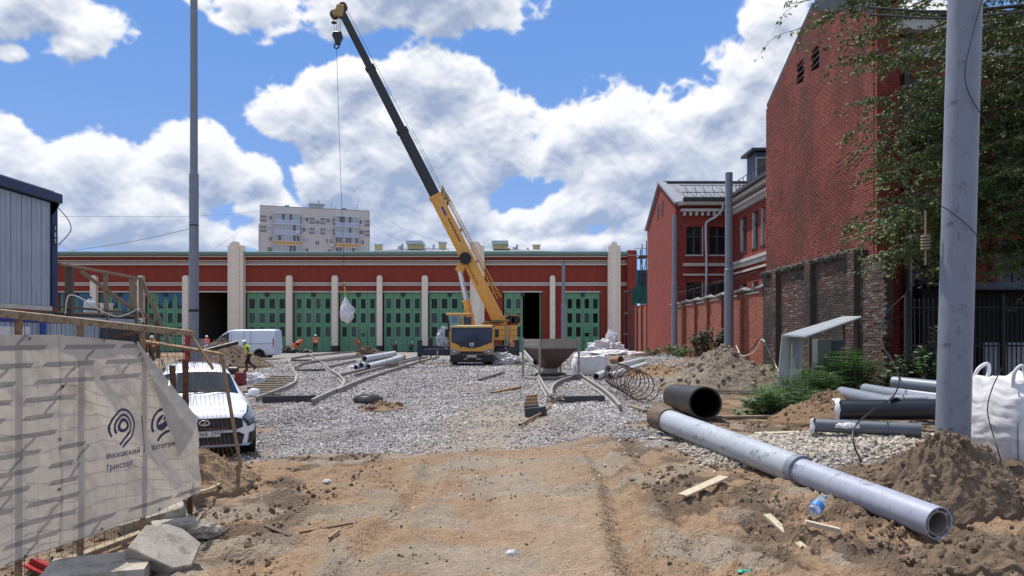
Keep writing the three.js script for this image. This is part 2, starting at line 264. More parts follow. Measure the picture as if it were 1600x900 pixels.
{
  const xs = [], ds = [], spread = (from, to, first, gain) => { const out = []; let s = first, v = from; while (Math.abs(v - from) < Math.abs(to - from)) { v += s * Math.sign(to - from); s *= gain; out.push(v); } return out; };
  xs.push(...spread(-6.4, -900, .12, 1.09).reverse()); for (let x = -6.4; x <= 7.6; x += .05) xs.push(x); xs.push(...spread(7.6, 900, .12, 1.09));
  ds.push(...spread(3.6, -60, .3, 1.2).reverse()); for (let d = 3.6; d < 14; d += .05) ds.push(d); ds.push(...spread(14, 1500, .06, 1.028));
  const nx = xs.length, nd = ds.length, pos = new Float32Array(nx * nd * 3), col = new Float32Array(nx * nd * 3), uv = new Float32Array(nx * nd * 2), idx = [];
  for (let j = 0; j < nd; j++) for (let i = 0; i < nx; i++) {
    const x = xs[i], D = ds[j], k = j * nx + i; pos[k * 3] = x; pos[k * 3 + 1] = G(x, D); pos[k * 3 + 2] = -D; uv[k * 2] = x; uv[k * 2 + 1] = D;
    const g = gravelMask(x, D), n = fbm(x * .9, D * .9, 11, 4), n2 = fbm(x * 5, D * 5, 6, 3);
    // matter underfoot: tan sand, greyer churned soil, ballast dust
    const grey = sstep(-.05, .2, n + .22 * sstep(.4, -1.6, x) * sstep(8.5, 6.5, D)), dark = sstep(-.02, .16, fbm(x * 1.4 + 4, D * 1.4, 15, 5) + .15 * sstep(1.2, 4, x) + .08 * sstep(-1.2, -2.6, x) - .04);
    const lane = sstep(2.3, 1.3, Math.abs(x + .4)); let c = [.315, .208, .125].map((q, a) => mixf(q, [.30, .245, .185][a], grey)); c = c.map((q, a) => mixf(q, [.125, .086, .056][a], dark * mixf(.92, .2, lane))); const pale = sstep(.9, .25, Math.abs(x - .25 + n * 1.5)) * sstep(12.5, 10, D) * .4; c = c.map((q, a) => mixf(q, [.37, .30, .22][a], pale));
    const gc = [.30, .285, .285].map((q) => q * (1 + n * .5)); const wet = sstep(.1, .3, fbm(x * .5 + 3, D * .5, 2, 3)); const tr = sstep(2.0, .5, Math.abs(x + .5 + .5 * n3(D * .35, 2, 2) + n * 1.2)) * sstep(30, 15, D); const gd = gc.map((q, a) => mixf(q, [.36, .305, .24][a], Math.max(wet * .7, tr * .85)));
    c = c.map((q, a) => mixf(q, gd[a], g)); c = c.map((q, a) => mixf(q, [.33, .29, .235][a], heap2(x, D) * (D < 12 ? 1 : 0)));
    const q = 1 + n2 * .3; col[k * 3] = c[0] * q; col[k * 3 + 1] = c[1] * q; col[k * 3 + 2] = c[2] * q;
  }
  for (let j = 0; j < nd - 1; j++) for (let i = 0; i < nx - 1; i++) { const a = j * nx + i, b = a + 1, c = a + nx, d = c + 1; idx.push(a, b, d, a, d, c); }
  const g = new THREE.BufferGeometry(); g.setAttribute('position', new THREE.BufferAttribute(pos, 3)); g.setAttribute('color', new THREE.BufferAttribute(col, 3)); g.setAttribute('uv', new THREE.BufferAttribute(uv, 2)); g.setIndex(idx); g.computeVertexNormals();
  const gt = tex(512, 512, (u, v) => { const a = loop(u, v, 30, 4), b = loop(u, v, 110, 2, 6), q = .84 + .3 * a + .28 * b; return [q, q * .99, q * .975]; }, { size: 1.3 });
  const gb = tex(512, 512, (u, v) => { const q = .5 + .55 * loop(u, v, 40, 5, 1) + .25 * loop(u, v, 120, 2, 6); return [q, q, q]; }, { size: 1.3 });
  const m = new THREE.Mesh(g, mat('sand_and_ballast', [1, 1, 1], .97, { vertexColors: true, map: gt, bumpMap: gb, bumpScale: .045 })); m.name = 'ground'; m.userData.kind = 'structure'; m.userData.label = 'sandy building-site ground with grey ballast beyond'; m.receiveShadow = m.castShadow = true; scene.add(m);
}
const onG = (x, D, lift = 0) => [x, G(x, D) + lift, -D];
function stoneGeo(seed, det = 0) { const g = mergeVertices(new THREE.IcosahedronGeometry(1, det).deleteAttribute('uv').deleteAttribute('normal')); const p = g.attributes.position, r = rng(seed); for (let i = 0; i < p.count; i++) { const k = .68 + r() * .55; p.setXYZ(i, p.getX(i) * k, p.getY(i) * k * .78, p.getZ(i) * k); } const q = g.toNonIndexed(); q.computeVertexNormals(); return q; }
function scatter(name, label, category, geo, m, list) {                      // list of [x, y, z, size, r, g, b]
  const im = new THREE.InstancedMesh(geo, m, list.length), q = new THREE.Quaternion(), e = new THREE.Euler(), M4 = new THREE.Matrix4(), r = rng(list.length), c = new THREE.Color();
  list.forEach((a, i) => { e.set(r() * 6.3, r() * 6.3, r() * 6.3); q.setFromEuler(e); M4.compose(V(a[0], a[1], a[2]), q, V(a[3] * (.8 + r() * .5), a[3] * (.8 + r() * .4), a[3] * (.8 + r() * .5))); im.setMatrixAt(i, M4); im.setColorAt(i, c.setRGB(a[4], a[5], a[6])); });
  im.name = numbered(name); im.userData.kind = 'stuff'; tag(im, label, category); im.castShadow = im.receiveShadow = true; scene.add(im); return im;
}
{
  const r = rng(21), ballast = [], beige = [], clods = [];
  const stone = mat('ballast_stone', [1, 1, 1], .92), clod = mat('soil_clod', [1, 1, 1], .97);
  const tone = () => { const k = r(); const v = k < .2 ? .09 + r() * .1 : k < .74 ? .24 + r() * .2 : .45 + r() * .25; const w = r(); return [v * (1.03 + .04 * w), v * (.99), v * (.99 - .06 * w)]; };
  for (const [d0, d1, per, sz] of [[8.6, 12.5, 900, .018], [12.5, 16, 1150, .019], [16, 21, 720, .022], [21, 28, 400, .026], [28, 38, 190, .033], [38, 52, 70, .043]]) {
    const x0 = -.36 * d1 - 1, x1 = .27 * d1 + 1.2, n = (x1 - x0) * (d1 - d0) * per;
    for (let i = 0; i < n; i++) { const x = x0 + r() * (x1 - x0), D = d0 + r() * (d1 - d0); const m = gravelMask(x, D); const lane = 1 - .75 * sstep(2.0, .4, Math.abs(x + .2 + .6 * n3(D * .3, 4, 4))) * sstep(24, 15, D); if (r() > (m * lane * clamp(.62 + 1.7 * fbm(x * .8, D * .8, 31, 4), .12, 1.2) + (D < 12.6 ? .012 : 0))) continue; const s = sz * (.5 + r() * .7 + Math.pow(r(), 8) * .8); const tn = tone(), kk = 1.02 + .75 * fbm(x * .45 + 3, D * .45, 12, 3), du = clamp(.9 * sstep(.0, .3, fbm(x * .6, D * .6, 44, 3)) + .5 * (1 - lane)); ballast.push([x, G(x, D) + s * .35, -D, s, ...tn.map((q, a) => mixf(q * kk, [.40, .345, .275][a], du * .45))]); }
  }
  for (let i = 0; i < 9000; i++) { const x = 2.4 + r() * 4.4, D = 9.0 + r() * 2.7; if (r() > heap2(x, D)) continue; const s = .016 + r() * .018, v = .30 + r() * .28; beige.push([x, G(x, D) + s * .4, -D, s, v * 1.06, v * .95, v * .80]); }
  for (let i = 0; i < 40000; i++) { const D = 4.6 + Math.pow(r(), 1.3) * 9, x = -4.5 + r() * 11.5; if (gravelMask(x, D) > .3) continue; const cl = fbm(x * 1.3 + 4, D * 1.3, 15, 3) + .2 * sstep(1, 2.4, x) - .1 + .16 * sstep(-1.2, -2.2, x); if (r() > sstep(-.05, .35, cl)) continue; const s = (.004 + Math.pow(r(), 6) * .034) * (Math.abs(x + .4) < 1.7 ? .5 : 1), v = .55 + r() * .7; clods.push([x, G(x, D) + s * .3, -D, s, .20 * v, .14 * v, .09 * v]); }
  for (let i = 0; i < 1400; i++) { const D = 4.6 + r() * 8, x = -4.5 + r() * 10; const s = .004 + r() * .009, v = .16 + r() * .3; clods.push([x, G(x, D) + s * .4, -D, s, v, v * .93, v * .85]); }
  scatter('ballast_stones', 'grey crushed stone ballast covering the yard around the tracks', 'gravel', stoneGeo(3), stone, ballast);
  scatter('pale_gravel', 'beige gravel spread between the lying pole and the stacked pipes', 'gravel', stoneGeo(4), stone, beige);
  scatter('soil_clods', 'brown clods and pebbles scattered over the sand', 'clods', stoneGeo(8, 1), clod, clods);
  console.log('stones', ballast.length, beige.length, clods.length);
}
// ---------------------------------------------------------------- tram depot across the yard
{
  const D = 80, k = D / F, X = (px) => (px - CX) * k, Y = (py) => EYE + (CY - py) * k, z = -D;
  const brick = mat('dark_red_brick', [1, 1, 1], .88, brickTex([.57, .225, .165], [.46, .195, .15], .2, .6));
  const cream = mat('cream_brick', [1, 1, 1], .88, brickTex([.93, .875, .80], [.86, .80, .73], .07, .25));
  const creamPlain = mat('cream_render', [.74, .68, .60], .85, { map: T.mottle }), green = mat('green_gate_paint', [.15, .37, .20], .5, { map: T.mottle }), greenEdge = mat('dark_green_edge', [.06, .17, .095], .6);
  const copper = mat('green_roof_edge', [.20, .33, .28], .6, { map: T.mottle }), plinth = mat('dark_plinth', [.04, .04, .045], .7, { map: T.mottle }), film = mat('blue_protective_film', [.035, .13, .26], .35, { map: T.mottle });
  const paneR = rng(3), glasses = [[.014, .017, .018], [.03, .036, .04], [.07, .08, .085], [.012, .014, .015]].map((c) => mat('gate_glass', c, .08, { specularIntensity: .5 })), inside = mat('hall_plaster', [.30, .29, .27], .9, { map: T.dirt });
  const base = [X(540), .4, z], t = thing('depot_building', 'long red brick tram depot with green gates and cream pilasters', 'building', base);
  const xl = -62, xr = X(993), Yb = .2, Yt = Y(397);
  // piers and the wall over the gates
  const bays = [];                                                        // [px0, px1] of every gate opening
  const openings = [[92, 145], [154, 218], [227, 288], [297, 360], [384, 449], [458, 520], [529, 590], [598, 660], [669, 735], [786, 847], [882, 938]];
  const wall = [bx(xl, xr, Y(456), Yt, z - .5, z)];
  let prev = xl; for (const [a, b] of openings) { if (X(a) - prev > .05) wall.push(bx(prev, X(a), Yb, Y(456), z - .5, z)); prev = X(b); } wall.push(bx(prev, xr, Yb, Y(456), z - .5, z));
  mesh('wall', wall, brick, t);
  mesh('side_wall', [bx(xr - .5, xr, Yb, Yt, z - 46, z - .5)], brick, t); mesh('side_wall', [bx(xl, xl + .5, Yb, Yt, z - 46, z - .5)], brick, t); mesh('rear_wall', bx(xl, xr, Yb, Yt, z - 46.5, z - 46), brick, t);
  mesh('interior_floor', bx(xl + .5, xr - .5, .1, .38, z - 46, z - .02), inside, t);
  mesh('inner_wall', [bx(X(285), X(374), .38, Y(454), z - 26.2, z - 26), bx(X(285), X(374), Y(450), Y(449), z - 26, z - .5)], inside, t);
  mesh('inner_wall', [bx(X(780), X(856), .38, Y(454), z - 26.2, z - 26), bx(X(780), X(856), Y(450), Y(449), z - 26, z - .5)], inside, t);
  for (const px of [285, 374, 780, 856]) mesh('inner_wall', bx(X(px) - .1, X(px) + .1, .38, Y(450), z - 26, z - .52), inside, t);
  mesh('corner_pier', bx(X(979), X(993), Yb, Y(392), z, z + .7), brick, t);
  mesh('roof_edge', [bx(xl, X(979), Y(399), Y(394), z - .5, z + .75, .05), bx(xl, xr, Y(398), Y(395.5), z - 46.5, z - .5)], copper, t);
  // stone courses, each a real moulding
  for (const [a, b, p] of [[402, 400, .45], [408.4, 407, .18], [411.8, 410.2, .2], [414.6, 412.6, .26], [443.4, 441.4, .22], [446.6, 444.4, .16]]) mesh('stone_course', bx(xl, X(979), Y(a), Y(b), z + .002, z + p, .02), creamPlain, t);
  for (const [a, b] of openings) mesh('lintel', bx(X(a) - .02, X(b) + .02, Y(456.8), Y(455), z + .003, z + .1), creamPlain, t);
  // pilasters
  for (const [a, b] of [[145, 154], [218, 227], [288, 297], [449, 458], [520, 529], [590, 598], [660, 669], [859, 867]]) {
    const p = mesh('pilaster', [bx(X(a), X(b), Y(540), Y(433), z + .004, z + .55), bx(X(a) + .1, X(b) - .1, Y(433), Y(431), z + .006, z + .5)], cream, t); mesh('plinth', bx(X(a) - .02, X(b) + .02, Yb, Y(540), z + .005, z + .57), plinth, p);
  }
  for (const [a, b] of [[360, 384], [735, 757], [949, 968]]) {
    const p = mesh('large_pilaster', [bx(X(a), X(b), Y(540), Y(385), z + .004, z + .8), bx(X(a) + .3, X(b) - .4, Y(540), Y(381), z + .801, z + .95), bx(X(a) + .45, X(b) - .6, Y(385), Y(379), z + .1, z + .9)], cream, t); mesh('plinth', bx(X(a) - .02, X(b) + .02, Yb, Y(540), z + .005, z + .97), plinth, p);
  }
  for (const [a, b] of [[758.2, 785], [969.2, 978.3]]) mesh('plinth', bx(X(a), X(b), Yb, Y(540), z + .002, z + .06), plinth, t);
  // gates: four leaves with three windows each
  const leafGeo = new Map();
  function leaf(x0, x1, o = {}) {
    const zf = z - .12, w = x1 - x0, y0 = .42, y1 = Y(456.8);
    const rows = [[482, 467], [504.5, 489.5], [526, 511]], ww = w > 1.05 ? .6 : .5, cx = (x0 + x1) / 2, wx0 = cx - ww / 2, wx1 = cx + ww / 2;
    const g = [bx(x0, wx0, y0, y1, zf - .08, zf), bx(wx1, x1, y0, y1, zf - .08, zf), bx(wx0, wx1, Y(467), y1, zf - .08, zf), bx(wx0, wx1, Y(489.5), Y(482), zf - .08, zf), bx(wx0, wx1, Y(511), Y(504.5), zf - .08, zf)];
    const wicket = o.wicket;
    if (wicket) g.push(bx(wx0, wx1, Y(520), Y(511) - .02, zf - .08, zf), bx(wx0, wx1, y0, Y(526), zf - .08, zf)); else g.push(bx(wx0, wx1, y0, Y(526), zf - .08, zf));
    const l = mesh('gate_leaf', g, green, t);
    rows.forEach(([a, b], i) => { const top = wicket && i === 2 ? Y(520) : Y(b); mesh('window_pane', bx(wx0, wx1, Y(a), top, zf - .055, zf - .045), glasses[Math.floor(paneR() * 4)], l); });
    mesh('edge_strip', bx(x1 - .035, x1 + .005, y0, y1, zf + .002, zf + .03), greenEdge, l);
    if (wicket) { mesh('wicket_frame', [bx(x0 + .06, x0 + .1, y0, Y(511) - .3, zf + .002, zf + .03), bx(x1 - .1, x1 - .06, y0, Y(511) - .3, zf + .002, zf + .03), bx(x0 + .1, x1 - .1, Y(511) - .34, Y(511) - .3, zf + .002, zf + .03)], greenEdge, l); mesh('handle', bx(x0 + .14, x0 + .2, 1.35, 1.6, zf + .002, zf + .07), plinth, l); }
    if (o.film) { const r = rng(Math.round(x0 * 100) + 5000), h = o.film * (.55 + r() * .6), pts = [[x0 + .05, y1 - .05], [x1 - .06, y1 - .05], [x1 - .06 - r() * .3, y1 - h * (.5 + r() * .5)], [x0 + .1 + r() * .5, y1 - h]]; const f = poly(pts, .006); f.translate(0, 0, zf + .012); mesh('film_sheet', f, film, l, { label: 'blue protective film left on the gate' }); }
    return l;
  }
  openings.forEach(([a, b], n) => {
    const x0 = X(a) + .12, x1 = X(b) - .06, q = (x1 - x0) / 4;
    const open = n === 3 ? [0, 1, 2, 3] : n === 9 ? [2, 3] : [];
    for (let i = 0; i < 4; i++) if (!open.includes(i)) leaf(x0 + i * q, x0 + (i + 1) * q, { wicket: (n === 6 && i === 2) || (n === 10 && i === 2), film: n === 0 ? 5.6 : n === 1 ? 2.8 : n === 2 && i > 0 ? 1.5 : 0 });
    if (n === 9) for (let i = 2; i < 4; i++) { const l = mesh('gate_leaf', box(.08, Y(456.8) - .42, 1.0, x0 + 4 * q - .05 - (3 - i) * .1, (Y(456.8) + .42) / 2, z - .75 - (3 - i) * .06), green, t, { label: 'gate leaf folded inward' }); }
    if (n !== 3) { const bxm = mesh('gate_drive_box', bx((x0 + x1) / 2 - .22, (x0 + x1) / 2 + .22, Y(463), Y(457.4), z - .11, z + .05, .02), plinth, t); }
    if (n === 3) for (let i = 0; i < 4; i++) mesh('gate_leaf', box(.08, Y(456.8) - .42, 1.0, i < 2 ? x0 + .05 + i * .12 : x1 - .05 - (i - 2) * .12, (Y(456.8) + .42) / 2, z - .8), green, t, { label: 'gate leaf folded inward' });
  });
  // the higher hall behind
  const D2 = 106, k2 = D2 / F, X2 = (px) => (px - CX) * k2, Y2 = (py) => EYE + (CY - py) * k2, sheet = mat('grey_sheet_roof', [.46, .50, .55], .45, { map: T.streak }), yel = mat('yellow_render', [.62, .50, .25], .85, { map: T.mottle });
  const h = thing('hall_roof_building', 'grey hipped metal roof with dormers and chimneys behind the depot', 'building', [X2(715), .4, -D2 - 6]);
  const e = Y2(393), rdg = Y2(381.5);
  mesh('wall', bx(X2(586), X2(858), .3, e - .02, -D2 - 12, -D2), brick, h);
  { const a = [X2(584), e, -D2 + .6], b = [X2(862), e, -D2 + .6], c = [X2(806), rdg, -D2 - 5], d = [X2(638), rdg, -D2 - 5], a2 = [X2(584), e, -D2 - 12.6], b2 = [X2(862), e, -D2 - 12.6];
    const g = new THREE.BufferGeometry(); const tri = [a, b, c, a, c, d, b2, a2, d, b2, d, c, a, d, a2, b, b2, c, a, a2, b2, a, b2, b]; g.setAttribute('position', new THREE.Float32BufferAttribute(tri.flat(), 3)); g.computeVertexNormals(); mesh('roof', g, sheet, h); }
  for (let i = 0; i < 30; i++) { const f = (i + .5) / 30, xa = mixf(X2(586), X2(860), f), xb = mixf(X2(640), X2(804), f); mesh('roof_seam', beam([xa, e + .03, -D2 + .58], [xb, rdg + .03, -D2 - 5], .05, .06), sheet, h); }
  for (const px of [646, 781]) { const d = mesh('dormer', [bx(X2(px - 11), X2(px + 11), Y2(388), Y2(379), -D2 - 4.4, -D2 - 1)], yel, h); mesh('dormer_roof', beam([X2(px - 13), Y2(377.6), -D2 - 2.6], [X2(px + 13), Y2(377.6), -D2 - 2.6], .5, 4), sheet, d); }
  for (const [px, y, w] of [[587, 380, 11], [689, 377, 11], [738.5, 377.5, 9], [839, 381, 11]]) { const c = mesh('chimney', bx(X2(px - w / 2), X2(px + w / 2), e - .8, Y2(y), -D2 - 3, -D2 - 2), yel, h); mesh('chimney_cap', bx(X2(px - w / 2) - .1, X2(px + w / 2) + .1, Y2(y), Y2(y) + .15, -D2 - 3.1, -D2 - 1.9), sheet, c); }
  for (const [px, y, w] of [[622, 382, 6], [625.5, 378.5, 3], [675.5, 380, 3], [804, 384, 6], [808, 380, 3.4], [825, 385, 3.4]]) mesh('roof_vent', bx(X2(px - w / 2), X2(px + w / 2), e - .5, Y2(y), -D2 - 2.2, -D2 - 1.6), sheet, h);
}
// ---------------------------------------------------------------- apartment block behind the depot
{
  const D1 = 190, D2 = 198.7, A = [(406 - CX) / F * D1, 0, -D1], B = [(578 - CX) / F * D2, 0, -D2], L = Math.hypot(B[0] - A[0], B[2] - A[2]), turn = Math.atan2(A[2] - B[2], B[0] - A[0]);
  const H = EYE + (CY - 321) / F * D1, t = thing('apartment_block', 'pale tiled apartment block with glazed balconies rising behind the depot', 'building', [A[0], 0, A[2]], { turn, local: true });
  const tileT = tex(256, 256, (u, v) => { const m = (u * 8 % 1) < .07 || (v * 8 % 1) < .07, q = m ? .66 : .82 + .06 * loop(u, v, 20, 3); return [q, q * .975, q * .945]; }, { color: true, size: 5.4 });
  const wall = mat('tiled_facade', [1, 1, 1], .85, { map: tileT }), band = mat('grey_tile_band', [.30, .29, .30], .85, { map: T.mottle }), pale = mat('pale_band', [.52, .50, .48], .85, { map: T.mottle }), blue = mat('pale_blue_balcony', [.50, .60, .78], .6, { map: T.mottle }), orange = mat('orange_balcony', [.72, .42, .14], .6, { map: T.mottle });
  const frame = mat('window_frame_white', [.75, .76, .78], .5), glassA = mat('curtained_glass', [.36, .40, .46], .15), glassB = mat('dim_glass', [.10, .12, .15], .08), hut = mat('roof_metal', [.40, .42, .45], .5, { map: T.mottle });
  mesh('wall', [bx(0, L, 0, H, -13, 0)], wall, t); mesh('side_strip', bx(-.35, -.002, 0, H - 4.5, -13, -1.5), wall, t);
  mesh('parapet', bx(-.06, L + .06, H, H + .12, -13, .08), hut, t);
  const U = (zx) => (zx - 60) / 1437 * L, fl = 2.72, r = rng(9);
  const win = (u0, u1, y0, y1, n) => { const w = mesh('window', [bx(u0, u1, y0, y0 + .1, 0, .06), bx(u0, u1, y1 - .1, y1, 0, .06), ...Array.from({ length: n + 1 }, (_, i) => { const x = mixf(u0 + .05, u1 - .05, i / n); return bx(x - .05, x + .05, y0 + .1, y1 - .1, 0, .06); })], frame, t); for (let i = 0; i < n; i++) mesh('pane', bx(mixf(u0, u1, i / n) + .06, mixf(u0, u1, (i + 1) / n) - .06, y0 + .1, y1 - .1, 0, .03), r() < .62 ? glassA : glassB, w); };
  for (let f = 0; f < 6; f++) {
    const o = H - f * fl;
    for (const [a, b, n] of [[150, 215, 2], [597, 685, 2], [905, 990, 3], [1350, 1420, 2]]) win(U(a), U(b), o - 3.72, o - 2.38, n);
    win(U(765), U(825), o - 4.3, o - 3.0, 2);
    if (f < 2) for (const [a, b] of [[60, 145], [570, 592], [690, 760], [830, 900], [995, 1022], [1425, 1497]]) { mesh('tile_band', bx(U(a), U(b), o - 2.98, o - 2.5, 0, .03), band, t); mesh('tile_band', bx(U(a), U(b), o - 4.1, o - 3.6, 0, .03), band, t); mesh('tile_band', bx(U(a), U(b), o - 3.58, o - 3.0, 0, .02), pale, t); }
    for (const [a, b] of [[238, 568], [1030, 1335]]) {
      const u0 = U(a), u1 = U(b), bal = mesh('balcony', [bx(u0, u1, o - 4.75, o - 3.65, 0, .9)], f === 2 ? orange : blue, t);
      mesh('balcony_roof', bx(u0 - .05, u1 + .05, o - 1.95, o - 1.82, 0, 1.0), frame, bal);
      mesh('balcony_frame', [bx(u0, u1, o - 3.65, o - 3.55, .8, .9), ...Array.from({ length: 8 }, (_, i) => { const x = mixf(u0 + .04, u1 - .04, i / 7); return bx(x - .04, x + .04, o - 3.55, o - 1.95, .8, .9); })], frame, bal);
      for (let i = 0; i < 7; i++) mesh('pane', bx(mixf(u0, u1, i / 7) + .05, mixf(u0, u1, (i + 1) / 7) - .05, o - 3.55, o - 1.95, .84, .86), r() < .68 ? glassA : glassB, bal);
    }
  }
  mesh('air_conditioner', box(.8, .5, .3, U(540), H - 4.3 - fl * 1 + .4, 1.05, .03), frame, t); mesh('air_conditioner', box(.8, .5, .3, U(985), H - 2.9 - fl * 2.0 - 1.3, .2, .03), frame, t);
  const rh = mesh('roof_hut', [bx(U(700), U(880), H + .12, H + 1.6, -7, -3), bx(U(690), U(905), H + 1.6, H + 1.75, -7.2, -2.8)], hut, t); mesh('flue', [bx(U(815), U(832), H + 1.75, H + 2.9, -5, -4.6)], hut, rh);
  for (const zx of [405, 1160]) mesh('roof_fan', [bx(U(zx - 28), U(zx + 28), H + .12, H + .75, -3, -2)], M.darkSteel, t);
  for (const [zx, h] of [[95, 1.0], [240, 1.0], [990, 2.3], [1040, 1.2], [1125, 3], [1335, 2], [1465, 1]]) mesh('antenna', [rod([U(zx), H, -2], [U(zx), H + h, -2], .05, .05, 6), ...(zx === 1335 ? [box(.5, .08, .08, U(zx), H + 1.9, -2), box(.35, .08, .08, U(zx), H + 1.2, -2)] : [])], M.darkSteel, t);
  mesh('roof_rail', [rod([U(60), H + .9, -.2], [U(690), H + .6, -.2], .03, .03, 5), rod([U(900), H + .7, -.2], [U(1490), H + .6, -.2], .03, .03, 5)], hut, t);
}
// ---------------------------------------------------------------- red brick buildings on the right
// bricks laid one by one on a plane that faces -x; pieces: {z, y, w, h, out}
function brickMesh(list, x0, colorOf) {
  const pos = [], nor = [], col = [], uv = [];
  const quad = (a, b, c, d, n, k) => { for (const p of [a, b, c, a, c, d]) { pos.push(...p); nor.push(...n); col.push(...k); uv.push(p[2] * .9 + p[0], p[1]); } };
  for (const b of list) {
    const z0 = b.z - b.w / 2, z1 = b.z + b.w / 2, y0 = b.y - b.h / 2, y1 = b.y + b.h / 2, x = x0 - b.out, xb = x0 + .02, e = .006, k = colorOf(b);
    quad([x, y0 + e, z0 + e], [x, y0 + e, z1 - e], [x, y1 - e, z1 - e], [x, y1 - e, z0 + e], [-1, 0, 0], k);
    quad([xb, y1, z0], [xb, y1, z1], [x, y1 - e, z1 - e], [x, y1 - e, z0 + e], [-.4, .9, 0], k); quad([xb, y0, z0], [xb, y0, z1], [x, y0 + e, z1 - e], [x, y0 + e, z0 + e], [-.4, -.9, 0], k);
    quad([xb, y0, z1], [xb, y1, z1], [x, y1 - e, z1 - e], [x, y0 + e, z1 - e], [-.4, 0, .9], k); quad([xb, y0, z0], [xb, y1, z0], [x, y1 - e, z0 + e], [x, y0 + e, z0 + e], [-.4, 0, -.9], k);
  }
  const g = new THREE.BufferGeometry(); g.setAttribute('position', new THREE.Float32BufferAttribute(pos, 3)); g.setAttribute('normal', new THREE.Float32BufferAttribute(nor, 3)); g.setAttribute('color', new THREE.Float32BufferAttribute(col, 3)); g.setAttribute('uv', new THREE.Float32BufferAttribute(uv, 2)); return g;
}
function layBricks(D0, D1, y0, top, keep, seed, o = {}) {
  const r = rng(seed), out = [], course = .0775, bl = .262; let row = 0;
  for (let y = y0; y < 16; y += course, row++) { let any = false; for (let D = D0 + (row % 2 ? bl / 2 : 0) - bl / 2; D < D1 + bl / 2; D += bl) { const a = Math.max(D0, D + .006), b = Math.min(D1, D + bl - .006); if (b - a < .05) continue; const c = (a + b) / 2; if (y + course / 2 > top(c)) continue; any = true; if (!keep(c, y + course / 2, r)) continue; out.push({ z: -c, y: y + course / 2 + (r() - .5) * .004, w: b - a, h: course - .011, out: .010 + (r() - .5) * .008 + (o.rough ? (r() < .12 ? -.014 : 0) : 0), t: r() }); } if (!any && y > 5) break; }
  return out;
}
function placeBricks(list, x0, parent, mats, limit) {                        // the largest ones as pieces of their own, three shapes shared
  const shapes = [0, 1, 2].map((s) => { const g = new RoundedBoxGeometry(.05, 1, 1, 1, .02); const p = g.attributes.position, r = rng(s + 60); const seen = new Map(); for (let i = 0; i < p.count; i++) { const key = [p.getX(i), p.getY(i), p.getZ(i)].map((v) => Math.round(v * 300)).join(); if (!seen.has(key)) seen.set(key, [(r() - .5) * .006, (r() - .5) * .05, (r() - .5) * .02]); const d = seen.get(key); p.setXYZ(i, p.getX(i) + d[0], p.getY(i) + d[1], p.getZ(i) + d[2]); } g.computeVertexNormals(); return N(g); });
  const off = offsets.get(parent);
  list.slice(0, limit).forEach((b, i) => { const m = new THREE.Mesh(shapes[i % 3], mats[Math.floor(b.t * mats.length)]); m.name = 'brick'; m.scale.set(1, b.h, b.w); m.position.set(x0 - b.out + .025 - off[0], b.y - off[1], b.z - off[2]); m.castShadow = m.receiveShadow = true; parent.add(m); });
  return list.slice(limit);
}
const redBrickFar = mat('painted_red_brick_far', [1, 1, 1], .85, brickTex([.53, .215, .175], [.42, .18, .15], .24));
const fenceBrick = mat('orange_red_fence_brick', [1, 1, 1], .88, brickTex([.57, .31, .24], [.50, .37, .32], .26));
const paintRed = (k = 1) => [.27 * k, .070 * k, .052 * k];
const darkTrim = mat('black_roof_metal', [.03, .032, .036], .5, { map: T.mottle }), trimWhite = mat('chalky_white_trim', [.60, .585, .56], .85, { map: T.dirt }), roofGrey = mat('grey_seam_roof', [.30, .31, .34], .42, { map: T.streak });
const brickVC = mat('red_painted_bricks', [1, 1, 1], .82, { vertexColors: true, map: T.dirt, bumpMap: T.grain, bumpScale: .004 }), oldVC = mat('sooty_old_bricks', [1, 1, 1], .92, { vertexColors: true, map: T.dirt, bumpMap: T.grain, bumpScale: .006 });
const mortarRed = mat('painted_mortar', paintRed(.62), .9, { map: T.dirt }), mortarOld = mat('old_mortar', [.095, .078, .066], .95, { map: T.dirt, bumpMap: T.lump, bumpScale: .01 });
